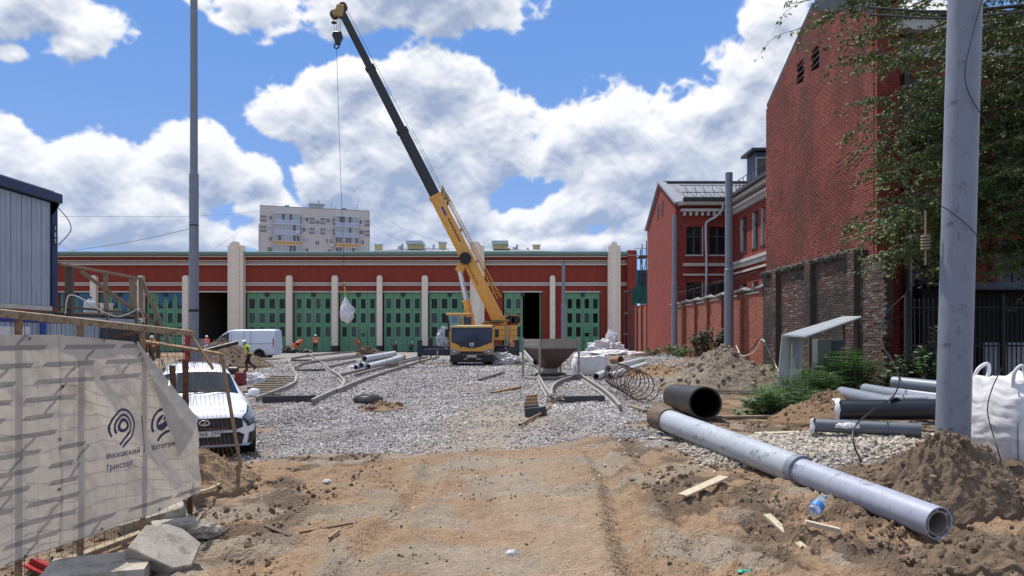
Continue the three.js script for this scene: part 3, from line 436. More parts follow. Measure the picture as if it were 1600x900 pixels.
{
  const x = 9.83, D0 = 20, D1 = 28.46, eave = 10.76, Dp = 24.25, peak = 12.72, t = thing('gable_building', 'tall dark red brick building with plain gable wall above the old wall', 'building', [x, .7, -D0]);
  const top = (D) => D < Dp ? mixf(eave, peak, (D - D0) / (Dp - D0)) : mixf(peak, eave, (D - Dp) / (D1 - Dp));
  const vents = [[25.06, 11.0, .62, .8], [23.85, 11.0, .62, .76]];
  const inVent = (D, y, m = 0) => vents.some(([vd, vy, w, h]) => Math.abs(D - vd) < w / 2 + m && Math.abs(y - vy) < h / 2 + m * .4);
  const scar = (D, y) => (Math.abs(D - 28 + .25 * Math.sin(y * 3)) < .13 + .12 * n3(y * 3, 1, 1) && y > 5.7 && y < 7.7) || [22.1, 21.4, 20.8].some((d) => Math.abs(D - d) < .12 && Math.abs(y - 7.1 - .2 * n3(d, 3, 3)) < .3) || fbm(D * 2.6, y * 1.8, 3, 3) > .40;
  const bricks = layBricks(D0, D1, 3.95, (D) => top(D) - .02, (D, y, r) => !inVent(D, y, .06 * r()) && !(scar(D, y) && r() < .85), 301);
  bricks.sort((a, b) => b.z * 1 + Math.abs(b.y - 5) * -.2 - (a.z + Math.abs(a.y - 5) * -.2));
  // backing wall with the vent holes left open
  const sh = new THREE.Shape([[D0, .3], [D1, .3], [D1, eave], [Dp, peak], [D0, eave]].map((p) => new THREE.Vector2(...p)));
  for (const [vd, vy, w, h] of vents) { const p = new THREE.Path(); p.moveTo(vd - w / 2, vy - h / 2); p.lineTo(vd - w / 2, vy + h / 2 - .1); p.lineTo(vd - w / 5, vy + h / 2); p.lineTo(vd + w / 2, vy + h / 2 - .06); p.lineTo(vd + w / 2, vy - h / 2 + .08); p.closePath(); sh.holes.push(p); }
  const wg = new THREE.ExtrudeGeometry(sh, { depth: .5, bevelEnabled: false }); wg.rotateY(Math.PI / 2); wg.translate(x + .002, 0, 0);  // shape x runs to -z, thickness to +x
  const wall = mesh('gable_wall', wg, mortarRed, t);
  const tones = [.86, 1, 1.12].map((k) => mat('red_painted_brick', paintRed(k), .82, { map: T.dirt, bumpMap: T.grain, bumpScale: .004 }));
  const rest = placeBricks(bricks, x, wall, tones, 300);
  const bm = mesh('bricks', brickMesh(rest, x, (b) => { const soot = sstep(.05, .4, fbm(b.z * .5 + 9, b.y * .35, 4, 4) + .12 * fbm(b.z * 4, b.y * .5, 2, 2)); return paintRed((.76 + b.t * .42) * (1 + .8 * fbm(b.z * .55, b.y * .4, 1, 4) + .35 * fbm(b.z * 3, b.y * .6, 7, 3))).map((q, i) => mixf(q, [.115, .062, .052][i], soot * .7)); }), brickVC, t, { uv: true, kind: 'stuff' });
  mesh('dark_attic', [bx(x + .9, x + 1.0, 9.9, 11.9, -26.4, -22.6)], mat('attic_brick', [.22, .12, .09], .9, { map: T.dirt }), t);
  for (const [vd, vy, w, h] of vents) for (let i = 0; i < 3; i++) mesh('vent_slat', beam([x + .06, vy - h * .25 + i * h * .27, -vd - w / 2 + .02], [x + .06, vy - h * .25 + i * h * .27 + .03, -vd + w / 2 - .02], .1, .04), darkTrim, t);
  // verge boards and roof
  mesh('verge', [beam([x + .18, eave + .06, -D1 - .15], [x + .18, peak + .1, -Dp], .16, .5), beam([x + .18, peak + .1, -Dp], [x + .18, eave + .06, -D0 + .3], .16, .5)], darkTrim, t);
  const rf = (Da, Db, ya, yb) => grid(1, 1, (u, v) => [mixf(x + .43, 22, u), mixf(ya, yb, v), -mixf(Da, Db, v)]);
  mesh('roof', [rf(D0 - .3, Dp, eave - .1, peak + .05), rf(Dp, D1 + .2, peak + .05, eave - .1)], roofGrey, t);
  // street front, facing the yard entrance
  mesh('front_wall', [bx(x + .502, 22, .3, eave - .2, -D0 - .4, -D0)], redBrickFar, t);
  mesh('corner_pier', bx(x + .01, x + .62, .5, eave + .25, -D0 + .002, -D0 + .16), redBrickFar, t);
  mesh('cornice', [bx(x + .3, 22, 10.15, 10.45, -D0 + .17, -D0 + .5), bx(x + .63, 22, 9.55, 9.86, -D0 + .003, -D0 + .14)], trimWhite, t); mesh('gutter', bx(x + .2, 22, 10.45, 10.62, -D0 + .1, -D0 + .62, .04), darkTrim, t);
  mesh('downpipe', [rod([x + .78, .8, -D0 + .22], [x + .78, 10.4, -D0 + .22], .075, .075, 10)], darkTrim, t); mesh('corner_cap', bx(x - .05, x + .7, eave + .251, eave + .38, -D0 - .05, -D0 + .25), darkTrim, t);
  mesh('string_course', bx(x + .63, 22, 6.0, 6.3, -D0 + .003, -D0 + .12), redBrickFar, t);
  for (const cx of [11.3, 13.6, 15.9]) for (const [y0, y1] of [[1.6, 4.6], [6.7, 9.0]]) {
    const w = mesh('window', [bx(cx - .62, cx - .48, y0, y1, -D0 + .003, -D0 + .1), bx(cx + .48, cx + .62, y0, y1, -D0 + .003, -D0 + .1), bx(cx - .62, cx + .62, y1, y1 + .2, -D0 + .003, -D0 + .12), bx(cx - .7, cx + .7, y0 - .12, y0, -D0 + .003, -D0 + .16)], y0 < 3 && cx < 12 ? trimWhite : redBrickFar, t);
    mesh('pane', bx(cx - .48, cx + .48, y0, y1, -D0 + .004, -D0 + .02), M.glassDark, w); mesh('glazing_bar', [bx(cx - .03, cx + .03, y0, y1, -D0 + .02, -D0 + .05), bx(cx - .48, cx + .48, y1 - .8, y1 - .74, -D0 + .021, -D0 + .048)], M.woodDark, w);
  }
}
// the old sooty boundary wall at its foot: buttressed, its near end broken away
{
  const x = 9.62, D0 = 18.75, D1 = 28.2, t = thing('old_brick_wall', 'sooty old brick wall with buttresses and a broken near end', 'wall', [x, .7, -24]);
  const buttress = [[20.35, 20.75], [23.35, 23.8], [26.4, 26.8]], topAt = (D) => D < 20.3 ? 4.12 + .05 * n3(D * 6, 1, 1) : 4.44 + .03 * n3(D * 5, 2, 2);
  const broken = (D, y) => D < D0 + .15 + .5 * Math.abs(fbm(y * 1.6, 3, 3, 3)) + (y < 2 ? .25 * Math.abs(n3(y * 4, 1, 2)) * 1.6 : 0);
  const inB = (D) => buttress.some(([a, b]) => D > a - .02 && D < b + .02);
  const bricks = layBricks(D0, D1, .5, topAt, (D, y, r) => !broken(D, y) && !inB(D) && r() > .012, 402, { rough: true });
  const color = (b) => { const D = -b.z, n = fbm(D * .45, b.y * .6, 5, 4), soot = sstep(-.15, .25, n + (D < 20.4 ? .12 : 0)), k = .7 + b.t * .6, c = b.t > .82 ? [.24, .20, .17] : [.19, .095, .07]; return c.map((q, i) => mixf(q, [.07, .058, .054][i], soot) * k * .85); };
  bricks.sort((a, b) => b.z - a.z);
  const edgePts = []; for (let y = .2; y <= 4.1; y += .12) { let D = D0; while (broken(D, y) && D < D0 + 1.2) D += .03; edgePts.push([D + .02, y]); }
  const sh = new THREE.Shape([...edgePts, [20.3, 4.08], [20.3, 4.4], [D1, 4.4], [D1, .2]].map((p) => new THREE.Vector2(...p)));
  const wg = new THREE.ExtrudeGeometry(sh, { depth: .205, bevelEnabled: false }); wg.rotateY(Math.PI / 2); wg.translate(x + .002, 0, 0);
  const core = mesh('wall_core', wg, mortarOld, t);
  const mats = [[.10, .075, .065], [.075, .062, .06], [.145, .08, .062], [.20, .165, .14]].map((c) => mat('old_brick', c, .93, { map: T.dirt, bumpMap: T.grain, bumpScale: .006 }));
  const rest = placeBricks(bricks, x, core, mats, 300);
  mesh('bricks', brickMesh(rest, x, color), oldVC, t, { uv: true, kind: 'stuff' });
  for (const [a, b] of buttress) { const list = layBricks(a, b, .5, (D) => 4.36, (D, y, r) => r() > .01, Math.round(a * 10), { rough: true }); const c = mesh('buttress', bx(x - .16, x + .001, .3, 4.38, -b, -a), mortarOld, t); mesh('bricks', brickMesh(list, x - .16, color), oldVC, c, { uv: true, kind: 'stuff' }); }
  // torn ends of the wall's thickness
  const r = rng(12); for (let i = 0; i < 46; i++) { const y = .75 + r() * 3.2; let D = D0; while (broken(D, y) && D < D0 + 1.2) D += .03; const b = mesh('broken_brick', box(.24, .068, .12 + r() * .1, 0, 0, 0, .012), mats[Math.floor(r() * 4)], t); b.position.set(x + .02 + r() * .16 - x, y - .7, -D + .04 + r() * .06 + 24); b.rotation.set((r() - .5) * .3, (r() - .5) * .9, (r() - .5) * .35); }
  // crumbling render coping
  const cop = mat('crumbled_coping', [.085, .08, .075], .95, { map: T.dirt, bumpMap: T.lump, bumpScale: .02 });
  for (const [a, b] of [[20.3, 22.9], [22.95, 25.6], [25.65, 28.2]]) { const g = grid(60, 16, (u, v) => { const D = mixf(a, b, u), an = v * Math.PI * 1.15 - .25, n = fbm(D * 3, v * 3, 2, 3); const n2 = fbm(D * 9, v * 7, 6, 3); return [x - .05 - Math.sin(an) * (.09 + .12 * n + .07 * n2), 4.28 + .22 * n * (1 - v * .5) + .07 * n2 + (1 - Math.cos(an)) * .09, -D]; }); mesh('coping', g, cop, t); }
}
// brick fence running on to the depot
{
  const x = 9.75, caps = mat('grey_concrete_cap', [.27, .27, .26], .9, { map: T.dirt, bumpMap: T.lump, bumpScale: .006 });
  const t = thing('brick_fence', 'orange-red brick fence with capped pillars running along the yard', 'fence', [x, .8, -36]);
  const ps = [28.45, 31.2, 34.1, 36.6, 39.1, 41.6, 44.2];
  for (let i = 0; i < ps.length - 1; i++) { const p = mesh('panel', bx(x, x + .26, .4, 3.72, -ps[i + 1] + .24, -ps[i] - .24), fenceBrick, t); mesh('coping', bx(x - .04, x + .30, 3.72, 3.79, -ps[i + 1] + .24, -ps[i] - .24, .015), caps, p); }
  for (const D of ps) { const p = mesh('pillar', bx(x - .13, x + .39, .4, 3.86, -D - .24, -D + .24), fenceBrick, t); const c = new THREE.ConeGeometry(.42, .15, 4); c.rotateY(Math.PI / 4); c.translate(x + .13, 4.035, -D); mesh('cap', [bx(x - .23, x + .49, 3.86, 3.96, -D - .36, -D + .36, .03), c], caps, p); }
  const t2 = thing('brick_fence', 'brick fence piece beyond the far red house beside the scaffold', 'fence', [10.2, .6, -57.4]);
  for (const D of [55.2, 57.4, 59.6]) mesh('pillar', bx(10.0, 10.5, .4, 4.5, -D - .25, -D + .25), fenceBrick, t2);
  for (const D of [55.2, 57.4]) mesh('panel', bx(10.15, 10.38, .4, 4.3, -D - 1.95, -D - .25), fenceBrick, t2);
  // coils of barbed wire along the top
  const pts = []; for (let i = 0; i <= 420; i++) { const a = i * .42, D = 29.5 + i / 420 * 14; pts.push([x + .1 + .34 * Math.cos(a) * (1 + .15 * n3(i * .1, 1, 1)), 4.25 + .36 * Math.sin(a) * (1 + .2 * n3(i * .1, 5, 1)), -D + .12 * n3(i * .3, 3, 1)]); }
  solo('barbed_wire', 'coiled barbed wire running along the top of the brick fence', 'wire', cable(pts, .006, 1700, 3), M.darkSteel, [x, 3.86, -36]);
}
// the far two-storey red building: a wing to the right and a gable towards the yard
{
  const t = thing('red_brick_house', 'two-storey red brick building with white cornice behind the brick fence', 'building', [11.8, .9, -46]);
  const xg = 10.0, Df = 45, xw = 13.5, eave = 10.0, pk = 12.25, Dpk = 49.7, De = 54.4;
  const gs = new THREE.Shape([[Df, .3], [De, .3], [De, eave], [Dpk, pk], [Df, eave]].map((p) => new THREE.Vector2(...p))); const gg = new THREE.ExtrudeGeometry(gs, { depth: .45, bevelEnabled: false }); gg.rotateY(Math.PI / 2); gg.translate(xg, 0, 0);
  mesh('gable_wall', gg, redBrickFar, t);
  for (const D of [50.3, 48.9]) mesh('gable_vent', bx(xg - .02, xg + .02, 10.05, 11.0, -D - .3, -D + .3), mat('soot_black_shutter', [.03, .028, .027], .95), t);
  // front with two windows a floor, openings cut between wall pieces
  const win = [[10.65, 11.62], [12.05, 13.1]], fy = [[2.7, 5.3], [7.0, 8.72]], zf = -Df;
  const wp = [bx(xg + .452, xw, .3, 2.7, zf - .4, zf), bx(xg + .452, xw, 5.3, 7.0, zf - .4, zf), bx(xg + .452, xw, 8.72, eave, zf - .4, zf)];
  for (const [a, b] of fy) wp.push(bx(xg + .452, win[0][0], a, b, zf - .4, zf), bx(win[0][1], win[1][0], a, b, zf - .4, zf), bx(win[1][1], xw, a, b, zf - .4, zf));
  mesh('front_wall', wp, redBrickFar, t);
  const frame = mat('dark_window_frame', [.055, .045, .04], .7);
  for (const [a, b] of win) for (const [y0, y1] of fy) { const w = mesh('window', [bx(a, b, y0, y0 + .08, zf - .2, zf - .12), bx(a, a + .07, y0, y1, zf - .2, zf - .12), bx(b - .07, b, y0, y1, zf - .2, zf - .12), bx((a + b) / 2 - .05, (a + b) / 2 + .05, y0, y1, zf - .2, zf - .11), bx(a, b, y1 - .62, y1 - .54, zf - .2, zf - .115)], frame, t); mesh('pane', bx(a, b, y0, y1, zf - .19, zf - .17), M.glassDark, w); mesh('sill', bx(a - .06, b + .06, y0 - .08, y0, zf - .1, zf + .1), trimWhite, w); mesh('reveal', bx(b, b + .05, y0, y1, zf + .002, zf + .03), trimWhite, w); }
  // wing receding to the right, in the sun
  const wwin = [[43.5, 42.35], [41.35, 40.4], [39.9, 39.3], [37.6, 36.4], [34.5, 33.3]], wy = [[2.7, 5.05], [6.95, 8.95]];
  const ww = [bx(xw, xw + .4, .3, 2.7, -45, -24), bx(xw, xw + .4, 5.05, 6.95, -45, -24), bx(xw, xw + .4, 8.95, eave, -45, -24)];
  for (const [a, b] of wy) { let p = 45; for (const [d0, d1] of wwin) { ww.push(bx(xw, xw + .4, a, b, -p, -d0)); p = d1; } ww.push(bx(xw, xw + .4, a, b, -p, -24)); }
  mesh('wing_wall', ww, redBrickFar, t);
  for (const [a, b] of wwin) for (const [y0, y1] of wy) { const w = mesh('window', [bx(xw + .1, xw + .22, y0, y1, -(a + b) / 2 - .04, -(a + b) / 2 + .04), bx(xw + .1, xw + .22, y1 - .66, y1 - .58, -a, -b), bx(xw - .04, xw + .1, y0 - .09, y0, -a - .08, -b + .08)], frame, t); mesh('pane', bx(xw + .16, xw + .18, y0, y1, -a, -b), M.glassDark, w); mesh('reveal', bx(xw + .003, xw + .399, y0, y1, -a + .003, -a + .06), trimWhite, w); }
  // cornices with dentils, string courses
  mesh('cornice', [bx(xg + .3, xw, 9.62, 9.78, zf + .002, zf + .3), bx(xg + .1, xw, 10.0, 10.2, zf + .003, zf + .5)], trimWhite, t); mesh('cornice', [bx(xw - .3, xw - .002, 9.62, 9.78, -45 + .31, -24), bx(xw - .42, xw - .003, 10.0, 10.2, -45 + .52, -24)], trimWhite, t);
  for (let i = 0; i < 9; i++) mesh('dentil', bx(xg + .45 + i * .36, xg + .6 + i * .36, 9.38, 9.618, zf + .003, zf + .22), trimWhite, t);
  for (let i = 0; i < 30; i++) mesh('dentil', bx(xw - .22, xw - .003, 9.36, 9.618, -44.4 + i * .36, -44.24 + i * .36), trimWhite, t);
  mesh('string_course', [bx(xg + .452, xw - .2, 6.3, 6.48, zf + .002, zf + .2), bx(xg + .452, xw - .2, 5.72, 5.84, zf + .002, zf + .14)], trimWhite, t); mesh('string_course', [bx(xw - .2, xw - .002, 6.3, 6.48, -44.8, -24), bx(xw - .14, xw - .003, 6.06, 6.28, -44.85, -24), bx(xw - .16, xw - .002, 5.72, 5.84, -44.8, -24)], trimWhite, t);
  // roofs, verge, gutter
  const q = (pts) => { const g = new THREE.BufferGeometry(); g.setAttribute('position', new THREE.Float32BufferAttribute([...pts[0], ...pts[1], ...pts[2], ...pts[0], ...pts[2], ...pts[3]], 3)); g.computeVertexNormals(); return g; };
  mesh('roof', [q([[xg + .1, eave + .12, -Df + .5], [16, eave + .12, -Df + .5], [16, pk + .1, -Dpk], [xg + .1, pk + .1, -Dpk]]), q([[xg + .1, pk + .1, -Dpk], [16, pk + .1, -Dpk], [16, eave, -De], [xg + .1, eave, -De]])], roofGrey, t);
  mesh('wing_roof', [q([[xw - .45, eave + .22, -45.2], [xw - .45, eave + .22, -24], [xw + 4.5, pk + .4, -24], [xw + 4.5, pk + .4, -45.2]]), q([[xw + 4.5, pk + .4, -45.2], [xw + 4.5, pk + .4, -24], [xw + 9, eave, -24], [xw + 9, eave, -45.2]])], darkTrim, t);
  mesh('verge', [beam([xg + .1, eave + .1, -Df + .45], [xg + .1, pk + .16, -Dpk], .5, .14), beam([xg + .1, pk + .16, -Dpk], [xg + .1, eave - .1, -De - .3], .5, .14)], roofGrey, t);
  mesh('gutter', [bx(xg + .35, xw - .4, 10.2, 10.42, -Df + .3, -Df + .66, .03)], darkTrim, t); mesh('gutter', [bx(xw - .62, xw - .4, 10.2, 10.4, -44.2, -24, .03)], darkTrim, t); mesh('ridge', rod([xg + .2, pk + .15, -Dpk], [16, pk + .15, -Dpk], .12, .12, 8), darkTrim, t);
  // snow guard and roof ladder bars
  const guard = []; for (let i = 0; i < 9; i++) { const gx = 10.9 + i * .55; guard.push(rod([gx, 10.35, -45.3], [gx, 11.5, -46.2], .022, .022, 5), rod([gx - .45, 11.9, -48], [gx, 10.6, -45.6], .022, .022, 5)); } guard.push(rod([10.5, 10.9, -45.4], [15.5, 10.9, -45.4], .025, .025, 5), rod([10.5, 11.5, -46.2], [15.5, 11.5, -46.2], .025, .025, 5)); mesh('snow_guard', guard, darkTrim, t);
  const rl = []; for (let i = 0; i < 14; i++) rl.push(rod([xw + .2, 10.4, -45 + i * .7], [xw + .2, 11.45, -45 + i * .7], .022, .022, 5)); rl.push(rod([xw + .2, 11.45, -45], [xw + .2, 11.45, -35.5], .024, .024, 5), rod([xw + .2, 10.95, -45], [xw + .2, 10.95, -35.5], .02, .02, 5)); mesh('roof_railing', rl, darkTrim, t);
  const dm = mesh('dormer', [bx(xw + .9, xw + 2.6, 10.9, 12.9, -45.1, -43.5)], mat('dormer_blue', [.035, .05, .10], .6), t); mesh('dormer_window', [bx(xw + .9, xw + .96, 11.1, 12.6, -43.498, -43.45), bx(xw + 1.5, xw + 1.56, 11.1, 12.6, -43.498, -43.45), bx(xw + .96, xw + 1.5, 12.54, 12.6, -43.498, -43.45)], trimWhite, dm); mesh('dormer_roof', [bx(xw + .6, xw + 2.9, 12.95, 13.1, -45.4, -43.2)], darkTrim, dm); mesh('dormer_pane', bx(xw + .96, xw + 1.5, 11.1, 12.54, -43.498, -43.47), M.glassDark, dm);
  mesh('downpipe', [cable([[12.75, 10.2, -44.6], [12.75, 9.75, -44.55], [12.4, 9.3, -44.7], [11.85, 8.95, -44.85], [11.82, 8.5, -44.88], [11.82, 6.8, -44.75], [11.82, 6.2, -44.72], [11.82, 4, -44.88], [11.82, 1, -44.88]], .075, 60, 8)], M.galvPale, t);
}
// scaffold between the depot and the far house
{
  const D = 66, t = thing('scaffold', 'tall steel scaffold tower with decks and green net beside the depot', 'scaffold', at(1000, 556, D).map((v, i) => i === 1 ? .5 : v)), P = (px, py, d = D) => at(px, py, d);
  const xs = [982, 991, 1001, 1010].map((p) => at(p, 0, D)[0]);
  for (const x0 of xs) for (const z0 of [-D, -D - 2.2]) mesh('upright', rod([x0, .45, z0], [x0, x0 > xs[1] + .01 ? 9.8 + (x0 === xs[3] ? .8 : 0) : 6.2, z0], .045, .045, 6), M.darkSteel, t);
  for (const y of [2.2, 4.1, 6.1]) mesh('deck', bx(xs[0] - .1, xs[3] + .1, y, y + .07, -D - 2.2, -D), M.woodDark, t);
  for (const y of [7.6, 9.2]) mesh('deck', bx(xs[2] - .1, xs[3] + .3, y, y + .07, -D - 2.2, -D), M.woodDark, t);
  for (let i = 0; i < 9; i++) mesh('rung', rod([xs[0], .9 + i * .58, -D], [xs[1], .9 + i * .58, -D], .03, .03, 5), M.darkSteel, t);
  mesh('brace', rod([xs[2], 6.2, -D], [xs[3], 9, -D], .035, .035, 5), M.darkSteel, t); mesh('brace', rod([xs[3], 6.2, -D + .05], [xs[2], 9, -D + .05], .035, .035, 5), M.darkSteel, t); mesh('brace', rod([xs[0], .6, -D], [xs[3], 4.1, -D], .035, .035, 5), M.darkSteel, t);
  const net = grid(10, 8, (u, v) => { const x0 = mixf(xs[0] + .3, xs[3] + .2, u); return [x0, mixf(6.4, 4.9 - u * .2, v) + Math.sin(u * 3) * .15, -D + .15 + .12 * Math.sin(u * 14 + v * 4)]; }); mesh('green_net', net, mat('green_net', [.02, .09, .075], .9), t);
  const net2 = grid(8, 8, (u, v) => [mixf(xs[1] + .2, xs[3] + .3, u), mixf(8.0, 5.5, v) - u * .3 * v, -D - .3 + .1 * Math.sin(u * 12)]); mesh('blue_net', net2, mat('blue_grey_net', [.05, .10, .15], .9), t);
  mesh('top_rail', [rod([xs[1], 9.9, -D], [xs[3] + .3, 9.9, -D], .03, .03, 5), rod([xs[1] - .6, 9.3, -D], [xs[3], 9.3, -D], .03, .03, 5)], M.steel, t);
}
// dark lean-to shed in the yard behind the iron fence
{
  const t = thing('dark_shed', 'dark timber shed with pale awning behind the iron fence', 'shed', [12.6, .75, -19.3]), w = mat('tarred_boards', [.022, .02, .02], .85, { map: T.wood });
  for (let i = 0; i < 26; i++) mesh('board', bx(10.75 + i * .185, 10.925 + i * .185, .6, 3.25, -19.34 - (i % 3) * .006, -19.3 - (i % 3) * .006), w, t);
  mesh('awning', grid(120, 1, (u, v) => [mixf(11.15, 15.6, u), mixf(3.45, 3.2, v) + Math.sin(u * 250) * .02, mixf(-19.7, -18.75, v)]), M.galv, t);
}
// black iron fence at the right
{
  const D = 18.3, t = thing('iron_fence', 'black iron railing fence in the shade at the right', 'fence', [12, .75, -D]), iron = mat('black_iron', [.02, .02, .022], .6, { map: T.mottle });
  for (let i = 0; i < 46; i++) { const x = 9.9 + i * .115; const b = mesh('bar', [box(.022, 2.05, .022, x, 1.85, -D)], iron, t); }
  for (let i = 0; i < 46; i++) { const x = 9.9 + i * .115, c = new THREE.ConeGeometry(.028, .12, 4); c.translate(x, 2.94, -D); mesh('spike', c, iron, t); }
  for (const y of [1.0, 1.75, 2.7]) mesh('rail', bx(9.8, 15.2, y, y + .045, -D - .02, -D + .02), iron, t);
  for (const x of [9.82, 12.2, 14.6]) mesh('post', bx(x - .05, x + .05, .5, 3.05, -D - .05, -D + .05), iron, t);
  const w = solo('corrugated_sheet', 'pale corrugated sheet leaning behind the iron fence at the right', 'sheet', grid(90, 1, (u, v) => [mixf(12.0, 15.3, u), mixf(.7, 1.85, v), -18.75 + Math.sin(u * 180) * .02]), M.galvPale, [13.6, .75, -18.75]);
}
// ---------------------------------------------------------------- helpers for things standing on the ground
function gp(px, py) { let D = 20; for (let i = 0; i < 40; i++) { const y = G((px - CX) / F * D, D); D = mixf(D, clamp((EYE - y) * F / Math.max(py - CY, 1), 3, 200), .6); } return [(px - CX) / F * D, G((px - CX) / F * D, D), -D]; }
function heap(name, label, cat, x, D, rx, rz, h, m, seed, o = {}) {          // a dumped heap of earth with its own slopes and lumps
  const g = grid(150, 60, (u, v) => { const a = u * 2 * Math.PI, rr = v, wob = 1 + .22 * n3(Math.cos(a) * 1.3 + seed, Math.sin(a) * 1.3, seed), X = x + Math.cos(a) * rr * rx * wob, DD = D + Math.sin(a) * rr * rz * wob; const prof = Math.pow(Math.max(0, 1 - Math.pow(rr, o.sharp || 1.15)), 1.0); const n = fbm(X * 3 + seed, DD * 3, seed, 4) * .22 + (1 - Math.abs(fbm(X * 6, DD * 6 + seed, 2, 3)) * 3) * .05 + fbm(X * 14, DD * 14, seed, 3) * .16 / Math.max(.4, h); return [X, (o.flat ?? G(X, DD)) + h * prof * (1 + n * .9) + n * .10 * h * (1 - rr) - (rr > .94 ? .07 : 0) + .01, -DD]; });
  { const q = g.attributes.position, r = rng(seed * 7 + 1), k = Math.round(260 * Math.sqrt(rx * rz) * (D < 15 ? 2 : 1)); for (let i = 0; i < k; i++) { const n = Math.floor(Math.sqrt(r()) * q.count * .97), s = (.006 + Math.pow(r(), 5) * .034) * (D > 15 ? 2.4 : 1), v = .5 + r() * .9; heapSpots.push([q.getX(n), q.getY(n) + s * .2, q.getZ(n), s, m.color.r * v, m.color.g * v, m.color.b * v]); } }
  return solo(name, label, cat, g, m, [x, G(x, D), -D]);
}
const heapSpots = [];
function lump(geo, p, rot = [0, 0, 0]) { const g = geo.clone(); g.rotateX(rot[0]); g.rotateY(rot[1]); g.rotateZ(rot[2]); g.translate(...p); return g; }
function chipped(w, h, d, seed, amp = .02) { const g = new THREE.BoxGeometry(w, h, d, 9, 4, 8), p = g.attributes.position; for (let i = 0; i < p.count; i++) { let x = p.getX(i), y = p.getY(i), z = p.getZ(i); const ex = Math.abs(x) / (w / 2), ey = Math.abs(y) / (h / 2), ez = Math.abs(z) / (d / 2), e = (ex > .98) + (ey > .98) + (ez > .98); const n = n3(x * 9 + seed, y * 9, z * 9), c = e >= 2 ? amp * (.45 + Math.max(0, n) * 1.8) : 0; x *= 1 - c / w * 1.6; y *= 1 - c / h * 1.4; z *= 1 - c / d * 1.6; p.setXYZ(i, x + n * amp * .25, y + n * amp * .2, z); } g.computeVertexNormals(); return toCreasedNormals(g, .5); }
function canvasTex(w, h, draw, srgb = true) { const c = document.createElement('canvas'); c.width = w; c.height = h; draw(c.getContext('2d'), w, h); const t = new THREE.CanvasTexture(c); if (srgb) t.colorSpace = THREE.SRGBColorSpace; return t; }

